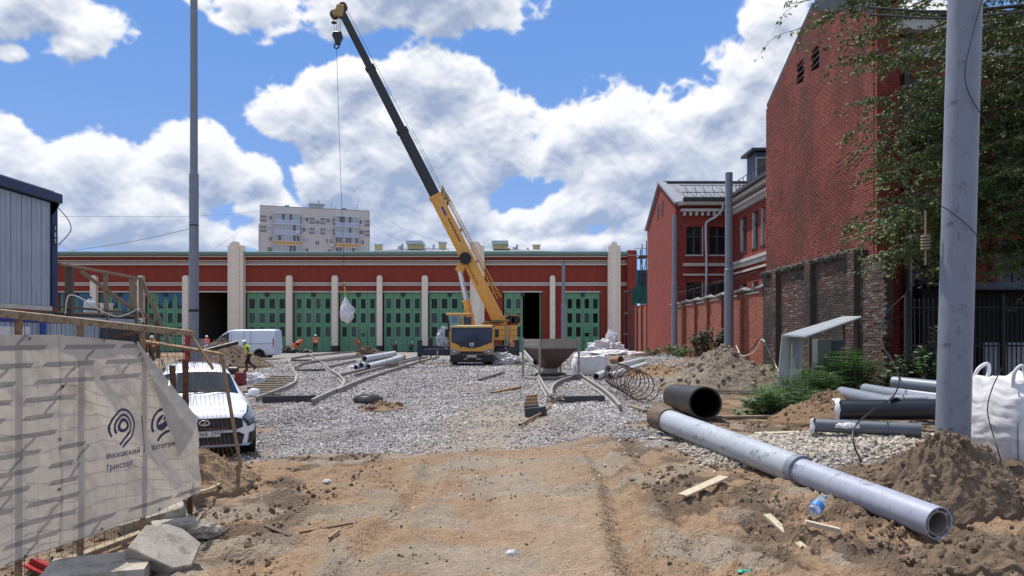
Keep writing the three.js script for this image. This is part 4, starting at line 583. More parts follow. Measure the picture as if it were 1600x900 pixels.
// ---------------------------------------------------------------- site cabins on the left
{
  const navy = mat('navy_paint', [.02, .045, .12], .45, { map: T.mottle }), sheet = mat('blue_grey_cabin_sheet', [.40, .46, .54], .42, { map: T.streak, bumpMap: T.mottle, bumpScale: .006 }), sheetB = mat('pale_blue_cabin_sheet', [.36, .44, .52], .45, { map: T.streak }), roofBlue = mat('bright_blue_paint', [.015, .05, .34], .5, { map: T.mottle });
  const x = -10, t = thing('site_cabin', 'upper blue-grey corrugated site cabin with navy corner post', 'cabin', [-11.2, 2.6, -13.2]);
  mesh('shell', bx(-12.4, x - .03, 2.6, 4.95, -16.05, -10), darkTrim, t);
  for (let i = 0; i < 30; i++) { const D = 15.92 - i * .157; mesh('panel', bx(x - .03, x + .012 + (i % 2 ? .006 : 0), 2.66, 4.9, -D, -D + .143, .008), sheet, t); }
  mesh('end_panel', bx(-12.3, x - .05, 2.66, 4.9, -16.07, -16.06), sheet, t);
  mesh('corner_post', bx(x - .1, x + .05, 2.6, 4.92, -16.12, -15.94), navy, t); mesh('corner_post', bx(-12.45, -12.3, 2.6, 4.92, -16.12, -15.94), navy, t);
  mesh('roof_frame', [bx(-12.55, x + .12, 4.92, 5.13, -16.2, -9.8, .02)], navy, t); mesh('roof_cap', bx(-12.4, x + .02, 5.132, 5.17, -16.05, -10), roofGrey, t);
  const br = poly([[0, 0], [.28, 0], [0, -.28]], .03); br.rotateY(Math.PI / 2); br.translate(x + .02, 4.915, -15.94); mesh('gusset', br, navy, t);
  mesh('bottom_rail', bx(x - .1, x + .045, 2.56, 2.655, -15.938, -10), trimWhite, t);
  const num = canvasTex(64, 192, (c) => { c.fillStyle = '#10203f'; c.fillRect(0, 0, 64, 192); c.fillStyle = '#d7dde4'; c.font = 'bold 60px sans-serif'; c.textAlign = 'center'; ['1', '8', '5'].forEach((s, i) => c.fillText(s, 32, 56 + i * 62)); });
  const np = new THREE.PlaneGeometry(.13, .42); np.rotateY(Math.PI / 2); np.translate(x + .055, 4.22, -16.03); mesh('number_marking', keepUV(np), mat('number_paint', [1, 1, 1], .6, { map: num }), t, { uv: true });
  // lower cabin carrying the timber landing
  const l = thing('site_cabin', 'lower pale blue site cabin carrying the timber landing', 'cabin', [-11.2, .1, -15]);
  mesh('shell', bx(-12.4, x - .02, .02, 2.46, -19.75, -9.5), darkTrim, l);
  for (let i = 0; i < 60; i++) { const D = 19.6 - i * .165; if (D < 9.8) break; mesh('panel', bx(x - .02, x + .015, .2, 2.3, -D, -D + .148, .008), sheetB, l); }
  mesh('top_beam', bx(x - .1, x + .05, 2.3, 2.46, -16.2, -9.5, .02), roofBlue, l); mesh('top_beam', bx(x - .1, x + .04, 2.3, 2.46, -19.8, -16.2, .02), sheetB, l); mesh('corner_post', bx(x - .1, x + .04, .05, 2.3, -19.85, -19.65), sheetB, l);
  mesh('end_wall', bx(-12.4, x - .1, .05, 2.46, -19.8, -19.752), sheetB, l); mesh('roof', bx(-12.4, x - .101, 2.46, 2.52, -19.8, -9.5), roofGrey, l);
  mesh('white_panel', bx(x + .02, x + .05, .9, 2.2, -15.2, -14.2, .01), M.white, l); mesh('white_panel', bx(x + .02, x + .05, .7, 2.18, -13.95, -13.0, .01), M.white, l);
  mesh('sign_strip', bx(x + .02, x + .04, .9, 2.28, -15.75, -15.55, .005), roofBlue, l, { label: 'blue sign strip' }); 
  const tarp = grid(14, 12, (u, v) => [x + .06 + .03 * Math.sin(u * 19 + v * 3), mixf(2.22, .8, v), -mixf(17.8, 19.6, u)]); mesh('tarp', tarp, mat('black_tarp', [.03, .035, .045], .5), l);
  // timber landing, railing and stair struts
  const r = thing('timber_railing', 'rough timber railing on the landing above the lower cabin', 'railing', [-9.95, 2.52, -18]);
  const rail = (n, p, q, w = .1, h = .05, m = M.wood) => mesh(n, beam(p, q, w, h, .006), m, r);
  for (let i = 0; i < 6; i++) mesh('deck_board', bx(x - 1.5 + i * .262, x - 1.26 + i * .262, 2.525, 2.565, -19.75, -16.15), M.wood, r);
  const P = at;
  rail('top_rail', [-9.95, 3.60, -16.15], [-9.97, 3.56, -19.8], .11, .05); rail('bottom_rail', [-9.95, 2.66, -16.2], [-9.97, 2.62, -19.7], .1, .05, M.woodDark);
  rail('post', [-9.97, 2.5, -16.55], [-9.97, 3.56, -16.6], .16, .1, M.woodDark); rail('post', [-9.97, 2.4, -18.1], [-9.97, 3.56, -18.05], .1, .05); rail('post', [-9.97, 2.3, -19.5], [-9.97, 3.55, -19.3], .14, .08); rail('post', [-9.96, 2.5, -19.75], [-9.95, 3.56, -19.72], .1, .05);
  rail('diagonal_brace', [-9.9, 3.5, -16.9], [-9.93, 2.68, -19.4], .1, .045);
  rail('stair_strut', P(219, 433, 19.8), P(268, 542, 19.9), .1, .05); rail('stair_strut', P(222, 488, 19.7), P(252, 515, 20.6), .1, .05); rail('stair_strut', P(223, 505, 19.6), P(241, 562, 19.4), .16, .06, M.woodDark);
  rail('stair_post', P(247, 500, 20.2), P(247, 560, 20.2), .1, .08, M.woodDark);
  // jug and bucket
  const jb = [-10.35, 2.565, -18.05], jug = new THREE.LatheGeometry([[0, 0], [.125, .005], [.135, .03], [.135, .24], [.12, .29], [.045, .345], [.04, .385]].map((p) => new THREE.Vector2(...p)), 20); jug.translate(...jb);
  const j = thing('water_jug', 'clear plastic water jug with blue cap on the timber landing', 'jug', jb); mesh('bottle', jug, mat('cloudy_plastic', [.72, .78, .82], .3, { transmission: .35, thickness: 0 }), j); const cp = new THREE.CylinderGeometry(.045, .045, .04, 14); cp.translate(jb[0], jb[1] + .4, jb[2]); mesh('cap', cp, roofBlue, j);
  const bb = [-10.33, 2.565, -18.75], bk = new THREE.LatheGeometry([[0, 0], [.13, 0], [.155, .26], [.165, .262], [.165, .28], [.15, .28], [.125, .02], [0, .02]].map((p) => new THREE.Vector2(...p)), 22); bk.translate(...bb); const bt = thing('white_bucket', 'white plastic bucket standing beside the water jug', 'bucket', bb); mesh('tub', bk, M.white, bt); mesh('handle', cable([[bb[0], bb[1] + .26, bb[2] - .16], [bb[0] + .14, bb[1] + .16, bb[2]], [bb[0], bb[1] + .26, bb[2] + .16]], .005, 14), M.steel, bt);
  solo('white_hose', 'white hose arching over the roof of the lower cabin', 'hose', cable([[-9.9, 2.5, -16.3], [-9.86, 2.9, -16.35], [-9.85, 2.92, -16.6], [-9.82, 2.62, -17.6], [-9.85, 2.5, -18.4], [-9.84, 2.62, -19.0], [-9.86, 2.72, -19.5], [-9.9, 2.3, -19.85], [-9.9, 1.8, -19.9]], .016, 60, 6), M.white, [-9.88, 2.5, -18]);
  solo('loose_cable', 'thin cable looping off the corner of the upper cabin', 'cable', cable([[x + .05, 4.85, -16.1], [x + .22, 4.55, -16.25], [x + .26, 4.35, -16.25], [x + .08, 4.0, -16.1]], .01, 20), M.black, [x, 4, -16.1]);
}
// ---------------------------------------------------------------- banner fence
const FX = (D) => -3.42 - .239 * (7.84 - D), fenceD = (px) => 5.294 / (.239 + (CX - px) / F), FN = [.973, 0, .231];
const fenceAt = (px, py, out = 0) => { const D = fenceD(px); return [FX(D) + FN[0] * out, EYE - (py - CY) / F * D, -D + FN[2] * out]; };
{
  const rustPale = mat('flaking_cream_rust', [.36, .30, .225], .85, { map: T.rust, bumpMap: T.grain, bumpScale: .003 });
  const t = thing('mesh_fence', 'rusty angle-iron fence panel with wire mesh behind the printed banner', 'fence panel', [FX(6.6), 0, -6.6]);
  const tp = (D) => 2.19 - (D - 5.66) / 2.18 * .16, E = (D, y, o = 0) => [FX(D) + FN[0] * o, y, -D + FN[2] * o];
  mesh('top_rail', beam(E(4.3, 2.27), E(7.9, tp(7.84)), .012, .06), rustPale, t); mesh('top_rail_flange', beam(E(4.3, 2.30, -.03), E(7.9, tp(7.84) + .03, -.03), .06, .008), rustPale, t);
  mesh('bottom_rail', beam(E(4.3, .05), E(7.9, .09), .012, .05), rustPale, t); mesh('bottom_rail_flange', beam(E(4.3, .075, -.025), E(7.9, .115, -.025), .05, .008), rustPale, t);
  for (const D of [5.83, 6.42, 7.16, 7.84]) mesh('post', beam(E(D, D === 7.84 ? -.15 : .03, -.012), E(D, D === 7.84 ? .62 : tp(D), -.012), .05, .02), D > 7.5 ? M.rustDark : M.rust, t);
  for (let i = 0; i < 30; i++) { const D = 4.5 + i * .116; mesh('mesh_wire', rod(E(D + .02 * n3(i, 1, 1), .09, -.02), E(D + .03 * n3(i, 5, 1), tp(D), -.02), .0022, .0022, 4), M.rustDark, t); }
  for (let i = 0; i < 14; i++) mesh('mesh_wire', rod(E(4.4, .2 + i * .14, -.022), E(7.84, .2 + i * .132 + .02 * n3(i, 3, 3), -.022), .0022, .0022, 4), M.rustDark, t);
  // the cloth: outline in the fence's own plane
  const topPx = (px) => px < 92 ? 523 : px < 202 ? mixf(524, 534, (px - 92) / 110) : mixf(534, 653, (px - 202) / 96);
  const botPx = (px) => px > 240 ? mixf(800, 768, (px - 240) / 65) : px > 100 ? mixf(848, 800, (px - 100) / 140) : mixf(884, 848, px / 100);
  const CW = 2048, CH = 1434, S0 = 4.6, SL = 3.45, HL = 2.415, cu = (D) => (D - S0) / SL, cv = (y) => y / HL;      // cloth coordinates: metres along the fence and up
  const C = (px, py) => { const D = fenceD(px), y = EYE - (py - CY) / F * D; return [cu(D) * CW, (1 - cv(y)) * CH]; };
  const paint = (c) => {
    c.fillStyle = '#cec6b8'; c.fillRect(0, 0, CW, CH);
    const r = rng(4); for (let i = 0; i < 9000; i++) { c.fillStyle = `rgba(${r() < .5 ? '120,112,100' : '215,212,205'},${.03 + r() * .07})`; const w = 4 + r() * 60; c.fillRect(r() * CW, r() * CH, w, 1 + r() * 2.5); }
    for (let i = 0; i < 60; i++) { c.fillStyle = `rgba(104,90,72,${.05 + r() * .09})`; c.beginPath(); c.ellipse(r() * CW, r() * CH, 20 + r() * 120, 10 + r() * 60, r() * 3, 0, 7); c.fill(); }
    // woven-path print: staggered slanted bars joined by curves
    c.fillStyle = c.strokeStyle = '#9a958f'; c.lineWidth = 15; c.lineCap = 'butt';
    const row = 83, bar = (x, y, w) => { c.beginPath(); c.moveTo(x + 22, y - 12); c.lineTo(x + w + 14, y - 12); c.lineTo(x + w - 8, y + 12); c.lineTo(x, y + 12); c.closePath(); c.fill(); };
    const clear = (x, y) => { const a = C(145, 600), b = C(305, 745); return x > a[0] - 120 && x < b[0] + 60 && y > a[1] - 20 && y < b[1] + 10; };
    for (let k = 0; k < 18; k++) for (let n = -1; n < 10; n++) { const x = n * 372 - k * 58 + (k % 4 === 3 ? 60 : 0), y = 50 + k * row, w = 270 + (k * 37 + n * 53) % 70; if (clear(x + 60, y)) continue; bar(x - 60, y, clear(x + w - 60, y) ? w * .5 : w); if (!clear(x, y + row) && (k + n) % 5) { c.beginPath(); c.moveTo(x + 130, y + 10); c.bezierCurveTo(x + 112, y + row * .4, x + 96, y + row * .45, x + 82, y + row * .62); c.lineTo(x + 56, y + row); c.stroke(); } }
    // emblem one: nested arcs flowing into a tail
    c.strokeStyle = c.fillStyle = '#353052'; c.lineCap = 'butt';
    const [ex, ey] = C(181, 664), R = 82;
    c.lineWidth = 18; c.beginPath(); c.arc(ex, ey, 30, 0, 7); c.stroke();
    for (const [q, a0, tail] of [[56, 2.35, 84], [86, 2.45, 100]]) { c.lineWidth = 13; c.beginPath(); c.arc(ex, ey, q, a0, .62 + 2 * Math.PI); const px = ex + q * Math.cos(.62), py = ey + q * Math.sin(.62); c.quadraticCurveTo(px - 22, py + 40, ex + (q > 70 ? 6 : -14), ey + tail + 22); c.stroke(); }
    c.font = 'bold 46px sans-serif'; const [tx, ty] = C(157, 718); c.save(); c.translate(tx, ty); c.scale(.8, 1); c.fillText('Московский', 0, 0); c.fillText('Транспорт', 4, 62); c.restore();
    const [lx, ly] = C(213, 660), [lx2, ly2] = C(214, 706); c.lineWidth = 7; c.beginPath(); c.moveTo(lx, ly - 40); c.quadraticCurveTo(lx + 26, (ly + ly2) / 2, lx2 - 6, ly2); c.stroke();
    // emblem two and the second name, half under the fold
    const [fx, fy] = C(246, 660); c.lineWidth = 17; c.beginPath(); c.arc(fx, fy, 80, 2.5, 5.6); c.stroke(); c.beginPath(); c.arc(fx, fy, 46, 0, 7); c.fill(); c.strokeStyle = '#cec6b8'; c.lineWidth = 10; c.beginPath(); c.moveTo(fx - 26, fy + 8); c.lineTo(fx + 6, fy - 30); c.lineTo(fx - 4, fy); c.lineTo(fx + 26, fy - 16); c.stroke(); c.strokeStyle = '#353052'; c.lineWidth = 17; c.beginPath(); c.moveTo(fx + 60, fy + 56); c.quadraticCurveTo(fx - 10, fy + 66, fx - 30, fy + 106); c.stroke();
    const [mx, my] = C(228, 704); c.save(); c.translate(mx, my); c.scale(.8, 1); c.font = 'bold 42px sans-serif'; c.fillText('Мосгортранс', 0, 0); c.restore();
  };
  const clothTex = canvasTex(CW, CH, paint);
  const clothM = mat('printed_banner_cloth', [1, 1, 1], .95, { map: clothTex, bumpMap: T.weave, bumpScale: .0006, transmission: .42, thickness: 0 }), backM = mat('banner_reverse', [.66, .64, .60], .95, { map: T.dirt, transmission: .3, thickness: 0 });
  const ban = thing('fabric_banner', 'grey printed fabric banner with dark blue emblems, its corner folded down', 'banner', [FX(6.6), .3, -6.6]);
  function sheet(pa, pb, nu, top, bot, lift) {
    const uv = []; const g = grid(nu, 60, (u, v) => { const px = mixf(pa, pb, u), py = mixf(top(px), bot(px), v); const base = fenceAt(px, py, 0); const D = -base[2], y = base[1]; const edge = Math.min(1, Math.min(v, 1 - v) * 6); const creaseA = Math.max(0, 1 - Math.abs((px - 190) * .8 - (py - 640) * .62 + 20) / 22) * (px > 110 ? 1 : 0);
      const w = .03 + lift + (.35 + .65 * edge) * (.02 + .007 * Math.sin(D * 8 + y * 3.5) + .022 * fbm(D * 1.5, y * 1.5, 4, 3) + .014 * (.5 - Math.abs(fbm(D * 3.1, y * 2.2 + D, 2, 3)) * 2) + creaseA * .03) + .006 * n3(D * 14, y * 14, 1) + (px > 280 ? (px - 280) / 25 * .02 * Math.sin(y * 7) : 0); uv.push(cu(D), cv(y)); return fenceAt(px, py, Math.max(.032, w)); });
    g.setAttribute('uv', new THREE.Float32BufferAttribute(uv, 2)); return g;
  }
  mesh('cloth', keepUV(sheet(-40, 87, 44, topPx, botPx, 0)), clothM, ban, { uv: true }); mesh('cloth', keepUV(sheet(84.5, 305, 110, (px) => px > 298 ? mixf(653, 680, (px - 298) / 7) : topPx(px), botPx, .007)), clothM, ban, { uv: true });
  // flap folded over the front
  const fl = grid(26, 26, (u, v) => { const a = [202, 533.5], b = [299, 653], c = [268, 714]; const px = mixf(a[0], mixf(b[0], c[0], v), u), py = mixf(a[1], mixf(b[1], c[1], v), u); return fenceAt(px, py, .085 + .03 * Math.sin(v * Math.PI) * u + .02 * u * n3(px * .05, py * .05, 3) + (v > .93 ? .012 : 0)); }); mesh('folded_corner', fl, backM, ban);
  for (const [px, py] of [[34, 529], [151, 531], [86, 604], [82, 686], [81, 764], [27, 869], [148, 826], [239, 795], [281, 783]]) { const p = fenceAt(px, py, .075), g = new THREE.TorusGeometry(.011, .004, 6, 12); g.rotateY(Math.PI / 2 - .23); g.translate(...p); mesh('eyelet', g, M.darkSteel, ban); }
}
// bent, half-fallen fence piece in front of the car
{
  const t = thing('broken_mesh_fence', 'collapsed rusty fence frame with loose wire mesh in front of white car', 'fence panel', gp(381, 750)), P = at, rp = mat('bent_rusty_angle', [.34, .25, .16], .85, { map: T.rust, bumpMap: T.grain, bumpScale: .003 });
  mesh('bent_post', beam(P(297, 521, 7.9), P(333, 576, 8.1), .06, .02), rp, t); mesh('top_rail', beam(P(222, 533, 9.0), P(347, 553, 10), .05, .03), rp, t); mesh('thin_post', beam(P(345, 549, 10), [gp(381, 750)[0], gp(381, 750)[1] - .1, gp(381, 750)[2]], .05, .02), rp, t);
  mesh('bottom_cane', cable([P(301, 771, 8.0), P(325, 765, 8.7), P(350, 754, 9.5), P(381, 748, 10.2)], .018, 20, 6), M.plank, t);
  mesh('black_tube', rod(P(318, 549, 10.2), P(372, 535, 10.4), .03, .03, 8), M.tar, t);
  for (const [a, b, c, d, w] of [[269, 571, 275, 626, .06], [289.5, 561, 291.5, 646, .07]]) mesh('stake', beam(P(a, b, 9.2), P(c, d + 120, 9.3), w, .04), M.rustDark, t); mesh('cross_bar', beam(P(262, 625, 9.25), P(292, 623, 9.25), .05, .04), rp, t);
  mesh('side_post', beam(P(216, 538, 9.0), P(224, 566, 8.9), .05, .03), rp, t); mesh('broken_strip', beam(P(178, 526, 9), P(226, 517, 9), .04, .015), M.rustDark, t);
  const w1 = (i) => { const f = i / 13; return [P(mixf(302, 346, f), mixf(548, 554, f), 10), P(mixf(306, 352, f) + 2 * n3(i, 1, 1), 620, 10.3), P(mixf(318, 362, f) + 3 * n3(i, 2, 1), 690, 10.2), P(mixf(326, 374, f) + 5 * n3(i, 3, 1), 735 + 6 * n3(i, 4, 2), 10.1)]; };
  for (let i = 0; i < 14; i += 2) mesh('mesh_wire', cable(w1(i), .0024, 18, 4), M.rust, t); for (let j = 0; j < 8; j++) { const v = j / 7, pts = []; for (let i = 0; i <= 13; i += 1) { const c = new THREE.CatmullRomCurve3(w1(i).map((p) => V(...p))); const q = c.getPoint(v * .98 + .01); pts.push([q.x, q.y + .03 * n3(i * .4, j, 3), q.z]); } mesh('mesh_wire', cable(pts, .0022, 26, 4), M.rust, t); }
  for (let i = 0; i < 8; i++) mesh('mesh_wire', cable([P(228 + i * 9, 538 + i, 9.1), P(240 + i * 9, 570, 9.2), P(250 + i * 8, 600, 9.2), P(258 + i * 6, 640, 9.2)], .0026, 14, 4), M.rustDark, t);
}
// concrete lumps, rubble and the red channel at the fence foot
{
  const C = mat('weathered_concrete', [.50, .46, .40], .93, { map: T.stain, bumpMap: T.grain, bumpScale: .006 }); const blk = (label, px, py, D, w, h, d, rot, seed, lift = 0) => { const p = at(px, py, D); const m = solo('concrete_slab', label, 'slab', lump(chipped(w, h, d, seed, .014), [0, 0, 0], rot), C, null); m.position.set(p[0], p[1] + lift, p[2]); return m; };
  blk('flat broken concrete slab lying at the bottom left beside the fence', 155, 893, 6.0, .78, .15, .5, [.05, .28, .02], 2);
  { const g = poly([[-.25, -.16], [.14, -.19], [.25, -.1], [.22, .13], [.02, .2], [-.1, .19], [-.24, .1]], .12, { bevel: .008 }); const p = at(258, 866, 6.25), m = solo('concrete_slab', 'tilted concrete slab leaning on another at the fence corner', 'slab', toCreasedNormals(g, .3), C, null); m.position.set(...p); m.quaternion.setFromUnitVectors(V(0, 0, 1), V(.42, .78, .46).normalize()); m.rotateZ(-.35); }
  blk('dark concrete slab lying tilted behind the banner fence', 236, 801, 7.6, .62, .14, .4, [.4, .55, .22], 7);
  blk('grey concrete block standing behind the tilted slab', 272, 832, 7.35, .42, .22, .3, [.05, .5, .02], 9);
  blk('small concrete block wedged between the two front slabs', 226, 892, 6.2, .22, .14, .24, [.1, .8, .2], 12);
  const rb = solo('broken_rubble', 'lump of broken masonry by the fence corner post', 'rubble', stoneGeo(14, 2), C, null); { const p = gp(317, 836); rb.position.set(p[0], p[1] + .05, p[2]); rb.scale.set(.16, .12, .13); }
  const rd = at(66, 872, 6.0), red = thing('red_steel_channel', 'short red painted steel channel lying under the banner', 'steel', [rd[0], G(rd[0], 6.0), rd[2]]), rm = mat('red_paint', [.45, .03, .03], .5, { map: T.mottle });
  mesh('web', beam([rd[0] - .1, G(rd[0], 6.0) + .2, rd[2] + .02], [rd[0] + .17, G(rd[0], 6.0) + .06, rd[2]], .09, .012), rm, red); mesh('flange', beam([rd[0] - .1, G(rd[0], 6.0) + .2, rd[2] + .06], [rd[0] + .17, G(rd[0], 6.0) + .06, rd[2] + .04], .012, .07), rm, red); mesh('flange', beam([rd[0] - .06, G(rd[0], 6.0) + .22, rd[2] - .01], [rd[0] + .2, G(rd[0], 6.0) + .08, rd[2] - .03], .012, .07), rm, red);
  heap('sand_heap', 'brown sand heap in front of the white car behind the banner', 'heap', -4.35, 9.7, 1.05, .95, .5, M.sand, 3);
  heap('soil_heap', 'brown soil heap in front of the white van', 'heap', ...[at(347, 550, 46)[0], 46], 3.4, 2.2, 1.65, M.soil, 6);
}
// ---------------------------------------------------------------- vehicles: lofted bodies
function lerpTable(tab, z) { let i = 0; while (i < tab.length - 2 && z < tab[i + 1][0]) i++; const a = tab[i], b = tab[i + 1], t = clamp((z - a[0]) / (b[0] - a[0])); return a.map((v, k) => mixf(v, b[k], t)); }
// table rows, front to rear: z, w (half width), h (top), wt (half width of the top), hs (height of its shoulder), wb (half width at the belt), hb (belt), y0 (underside)
function bodyOf(tab) {
  const ring = (z) => { const [, w, h, wt, hs, wb, hb, y0] = lerpTable(tab, z); return [[0, h], [wt * .5, h - (h - hs) * .12], [wt * .85, h - (h - hs) * .42], [wt, hs], [wb, hb], [w, hb - Math.max(.03, (hb - y0) * .14)], [w, mixf(y0, hb, .52)], [w * .985, mixf(y0, hb, .26)], [w * .94, y0 + .02], [w * .6, y0], [0, y0]]; };
  const P = (z, q) => { const r = ring(z), n = r.length - 1, s = q < 0 ? -1 : 1, a = Math.min(Math.abs(q), n - 1e-6), i = Math.floor(a), t = a - i; return [s * mixf(r[i][0], r[i + 1][0], t), mixf(r[i][1], r[i + 1][1], t), z]; };
  return { P, n: 10 };
}
function bodyMesh(B, z0, z1, nz) {
  const m = 22, g = grid(m * 2, nz, (u, v) => B.P(mixf(z0, z1, v), (u * 2 - 1) * B.n)); 
  const cap = (z) => { const pts = []; for (let i = 0; i <= m * 2; i++) pts.push(B.P(z, (i / (m * 2) * 2 - 1) * B.n)); const c = [0, pts.reduce((s, p) => s + p[1], 0) / pts.length, z], pos = []; for (let i = 0; i < m * 2; i++) pos.push(...c, ...pts[i], ...pts[i + 1]); const q = new THREE.BufferGeometry(); q.setAttribute('position', new THREE.Float32BufferAttribute(pos, 3)); q.computeVertexNormals(); return q; };
  return [toCreasedNormals(g, .55), cap(z0), cap(z1)];
}
const patch = (B, za, zb, qa, qb, out, nu = 12, nv = 12) => grid(nu, nv, (u, v) => { const z = mixf(za, zb, v), q = mixf(qa, qb, u), p = B.P(z, q), e = .02, a = B.P(z + e, q), b = B.P(z, q + e), n = V(a[0] - p[0], a[1] - p[1], a[2] - p[2]).cross(V(b[0] - p[0], b[1] - p[1], b[2] - p[2])).normalize(); if (n.y * (p[1] - .9) + n.x * p[0] < 0) n.negate(); return [p[0] + n.x * out, p[1] + n.y * out, p[2] + n.z * out]; });
function wheel(parent, x, y, z, R, w, rimM) {
  const ty = new THREE.LatheGeometry([[R * .62, -w / 2], [R * .93, -w / 2], [R, -w * .36], [R, w * .36], [R * .93, w / 2], [R * .62, w / 2]].map((p) => new THREE.Vector2(...p)), 30); ty.rotateZ(Math.PI / 2); ty.translate(x, y, z); const t = mesh('wheel', ty, M.rubber, parent);
  const s = Math.sign(x) || 1, rim = [new THREE.CylinderGeometry(R * .63, R * .63, w * .7, 24)]; for (let i = 0; i < 5; i++) { const b = box(R * .12, w * .8, R * .5, 0, 0, R * .32); b.rotateY(i * 1.2566); rim.push(b); } rim.forEach((g) => { g.rotateZ(Math.PI / 2); g.translate(x + s * .01, y, z); }); mesh('rim', rim, rimM, t); return t;
}
const carPaint = mat('white_car_paint', [.74, .76, .79], .32, { clearcoat: .8, clearcoatRoughness: .08 }), vanPaint = mat('pale_van_paint', [.62, .68, .77], .4, { clearcoat: .5, clearcoatRoughness: .15 }), windscreen = mat('windscreen_glass', [.018, .024, .03], .03), trimBlack = mat('black_trim', [.014, .014, .015], .55), chrome = mat('chrome', [.75, .76, .78], .12, { metal: 1 }), lampGlass = mat('lamp_glass', [.20, .22, .25], .06, { clearcoat: 1 }), rimM = mat('alloy_rim', [.42, .43, .45], .3, { metal: .6 });
{
  const c = [-6.22, 0, -14.5]; c[1] = G(-6.0, 14) - .02;
  const t = thing('parked_car', 'white estate car facing the camera behind the collapsed fence', 'car', c, { turn: .46, local: true });
  const tab = [[2.24, .60, .70, .50, .66, .58, .60, .30], [2.21, .70, .76, .60, .72, .68, .64, .26], [2.10, .82, .84, .70, .80, .80, .70, .22], [1.9, .86, .93, .74, .88, .84, .78, .21], [1.45, .875, 1.0, .76, .95, .86, .84, .2], [1.02, .875, 1.06, .74, 1.01, .865, .90, .2], [.98, .875, 1.08, .72, 1.02, .865, .92, .2], [.30, .875, 1.50, .60, 1.43, .845, .98, .2], [.15, .875, 1.555, .585, 1.47, .845, .98, .2], [-.4, .875, 1.61, .58, 1.51, .845, .99, .2], [-1.2, .875, 1.61, .58, 1.51, .845, 1.0, .2], [-1.9, .87, 1.57, .57, 1.47, .84, 1.0, .22], [-2.1, .86, 1.45, .56, 1.36, .83, 1.0, .26], [-2.2, .82, 1.05, .6, 1.0, .78, .9, .3], [-2.24, .7, .8, .55, .76, .68, .7, .34]];
  const B = bodyOf(tab);
  mesh('body', bodyMesh(B, 2.24, -2.24, 96), carPaint, t);
  const ws = mesh('windscreen', patch(B, .93, .36, -2.75, 2.75, .006, 20, 14), windscreen, t);
  for (const s of [-1, 1]) { mesh('wiper', beam([s * .25 - .3, 1.09, 1.06], [s * .25 + .22, 1.13, .93], .018, .02), trimBlack, ws); }
  for (const s of [-1, 1]) { mesh('side_window', patch(B, .5, -.45, s * 3.18, s * 3.92, .006, 6, 12), windscreen, t); mesh('side_window', patch(B, -.55, -1.25, s * 3.18, s * 3.92, .006, 6, 12), windscreen, t); mesh('side_window', patch(B, -1.33, -1.95, s * 3.18, s * 3.92, .006, 6, 12), windscreen, t); }
  // bonnet shut line, grille, emblem, plate
  mesh('bonnet', patch(B, 2.06, 1.06, -2.6, 2.6, .008, 18, 16), carPaint, t);
  const arcBar = (y, h, w, z, bow, d = .05) => grid(16, 3, (u, v) => { const x = (u * 2 - 1) * w; return [x, y + (v - .5) * h, z - bow * (x / w) * (x / w) + d * .0]; });
  const gr = mesh('grille', [poly([[-.62, .585], [-.50, .545], [.50, .545], [.62, .585], [.60, .715], [.5, .74], [-.5, .74], [-.60, .715]], .06, { bevel: .008 })].map((g) => { const p = g.attributes.position; for (let i = 0; i < p.count; i++) p.setZ(i, p.getZ(i) + 2.21 - .9 * Math.pow(Math.max(0, Math.abs(p.getX(i)) - .42), 2)); g.computeVertexNormals(); return g; }), trimBlack, t);
  for (let i = 0; i < 4; i++) mesh('grille_slat', arcBar(.585 + i * .042, .012, .5, 2.285, .006), M.darkSteel, gr);
  const em = new THREE.TorusGeometry(.062, .012, 8, 24); em.scale(1.25, .72, 1); em.translate(0, .675, 2.292); const em2 = beam([-.03, .65, 2.292], [.028, .70, 2.292], .016, .014); mesh('emblem', [em, em2, beam([-.03, .65, 2.293], [.03, .655, 2.293], .014, .012)], chrome, t);
  const bump = (pts, z, bow, d = .05) => { const g = poly(pts, d, { bevel: .01 }), p = g.attributes.position; for (let i = 0; i < p.count; i++) p.setZ(i, p.getZ(i) + z + .025 - .9 * Math.pow(Math.max(0, Math.abs(p.getX(i)) - .42), 2)); g.computeVertexNormals(); return g; };
  mesh('lower_intake', bump([[-.60, .30], [.60, .30], [.64, .44], [.56, .48], [-.56, .48], [-.64, .44]], 2.20, .12), trimBlack, t); mesh('bumper_strip', bump([[-.72, .255], [.72, .255], [.74, .285], [-.74, .285]], 2.23, .13, .03), rimM, t); mesh('bumper_bar', bump([[-.66, .49], [.66, .49], [.70, .56], [.6, .575], [-.6, .575], [-.7, .56]], 2.20, .13, .04), carPaint, t);
  for (const s of [-1, 1]) {
    mesh('lamp_bezel', patch(B, 2.21, 1.74, s * 2.9, s * 5.05, .012, 8, 8), trimBlack, t); const hl = mesh('headlight', patch(B, 2.18, 1.80, s * 3.05, s * 4.85, .018, 8, 8), lampGlass, t); mesh('lamp_bowl', new THREE.SphereGeometry(.05, 12, 8).translate(s * .70, .70, 2.10), chrome, hl);
    mesh('fog_recess', patch(B, 2.19, 1.88, s * 5.9, s * 7.6, .014, 6, 6), trimBlack, t);
    const mr = new THREE.SphereGeometry(.1, 14, 10); mr.scale(1.15, .78, .7); mr.translate(s * 1.0, 1.06, .66); const mm = mesh('mirror', [mr, beam([s * .84, 1.0, .64], [s * .95, 1.03, .65], .05, .05)], carPaint, t); mesh('mirror_glass', box(.17, .11, .01, s * 1.0, 1.06, .588), windscreen, mm);
    mesh('roof_rail', cable([[s * .57, 1.53, .12], [s * .58, 1.60, .0], [s * .59, 1.66, -.4], [s * .59, 1.66, -1.3], [s * .58, 1.60, -1.75], [s * .57, 1.54, -1.86]], .02, 30, 8), M.darkSteel, t);
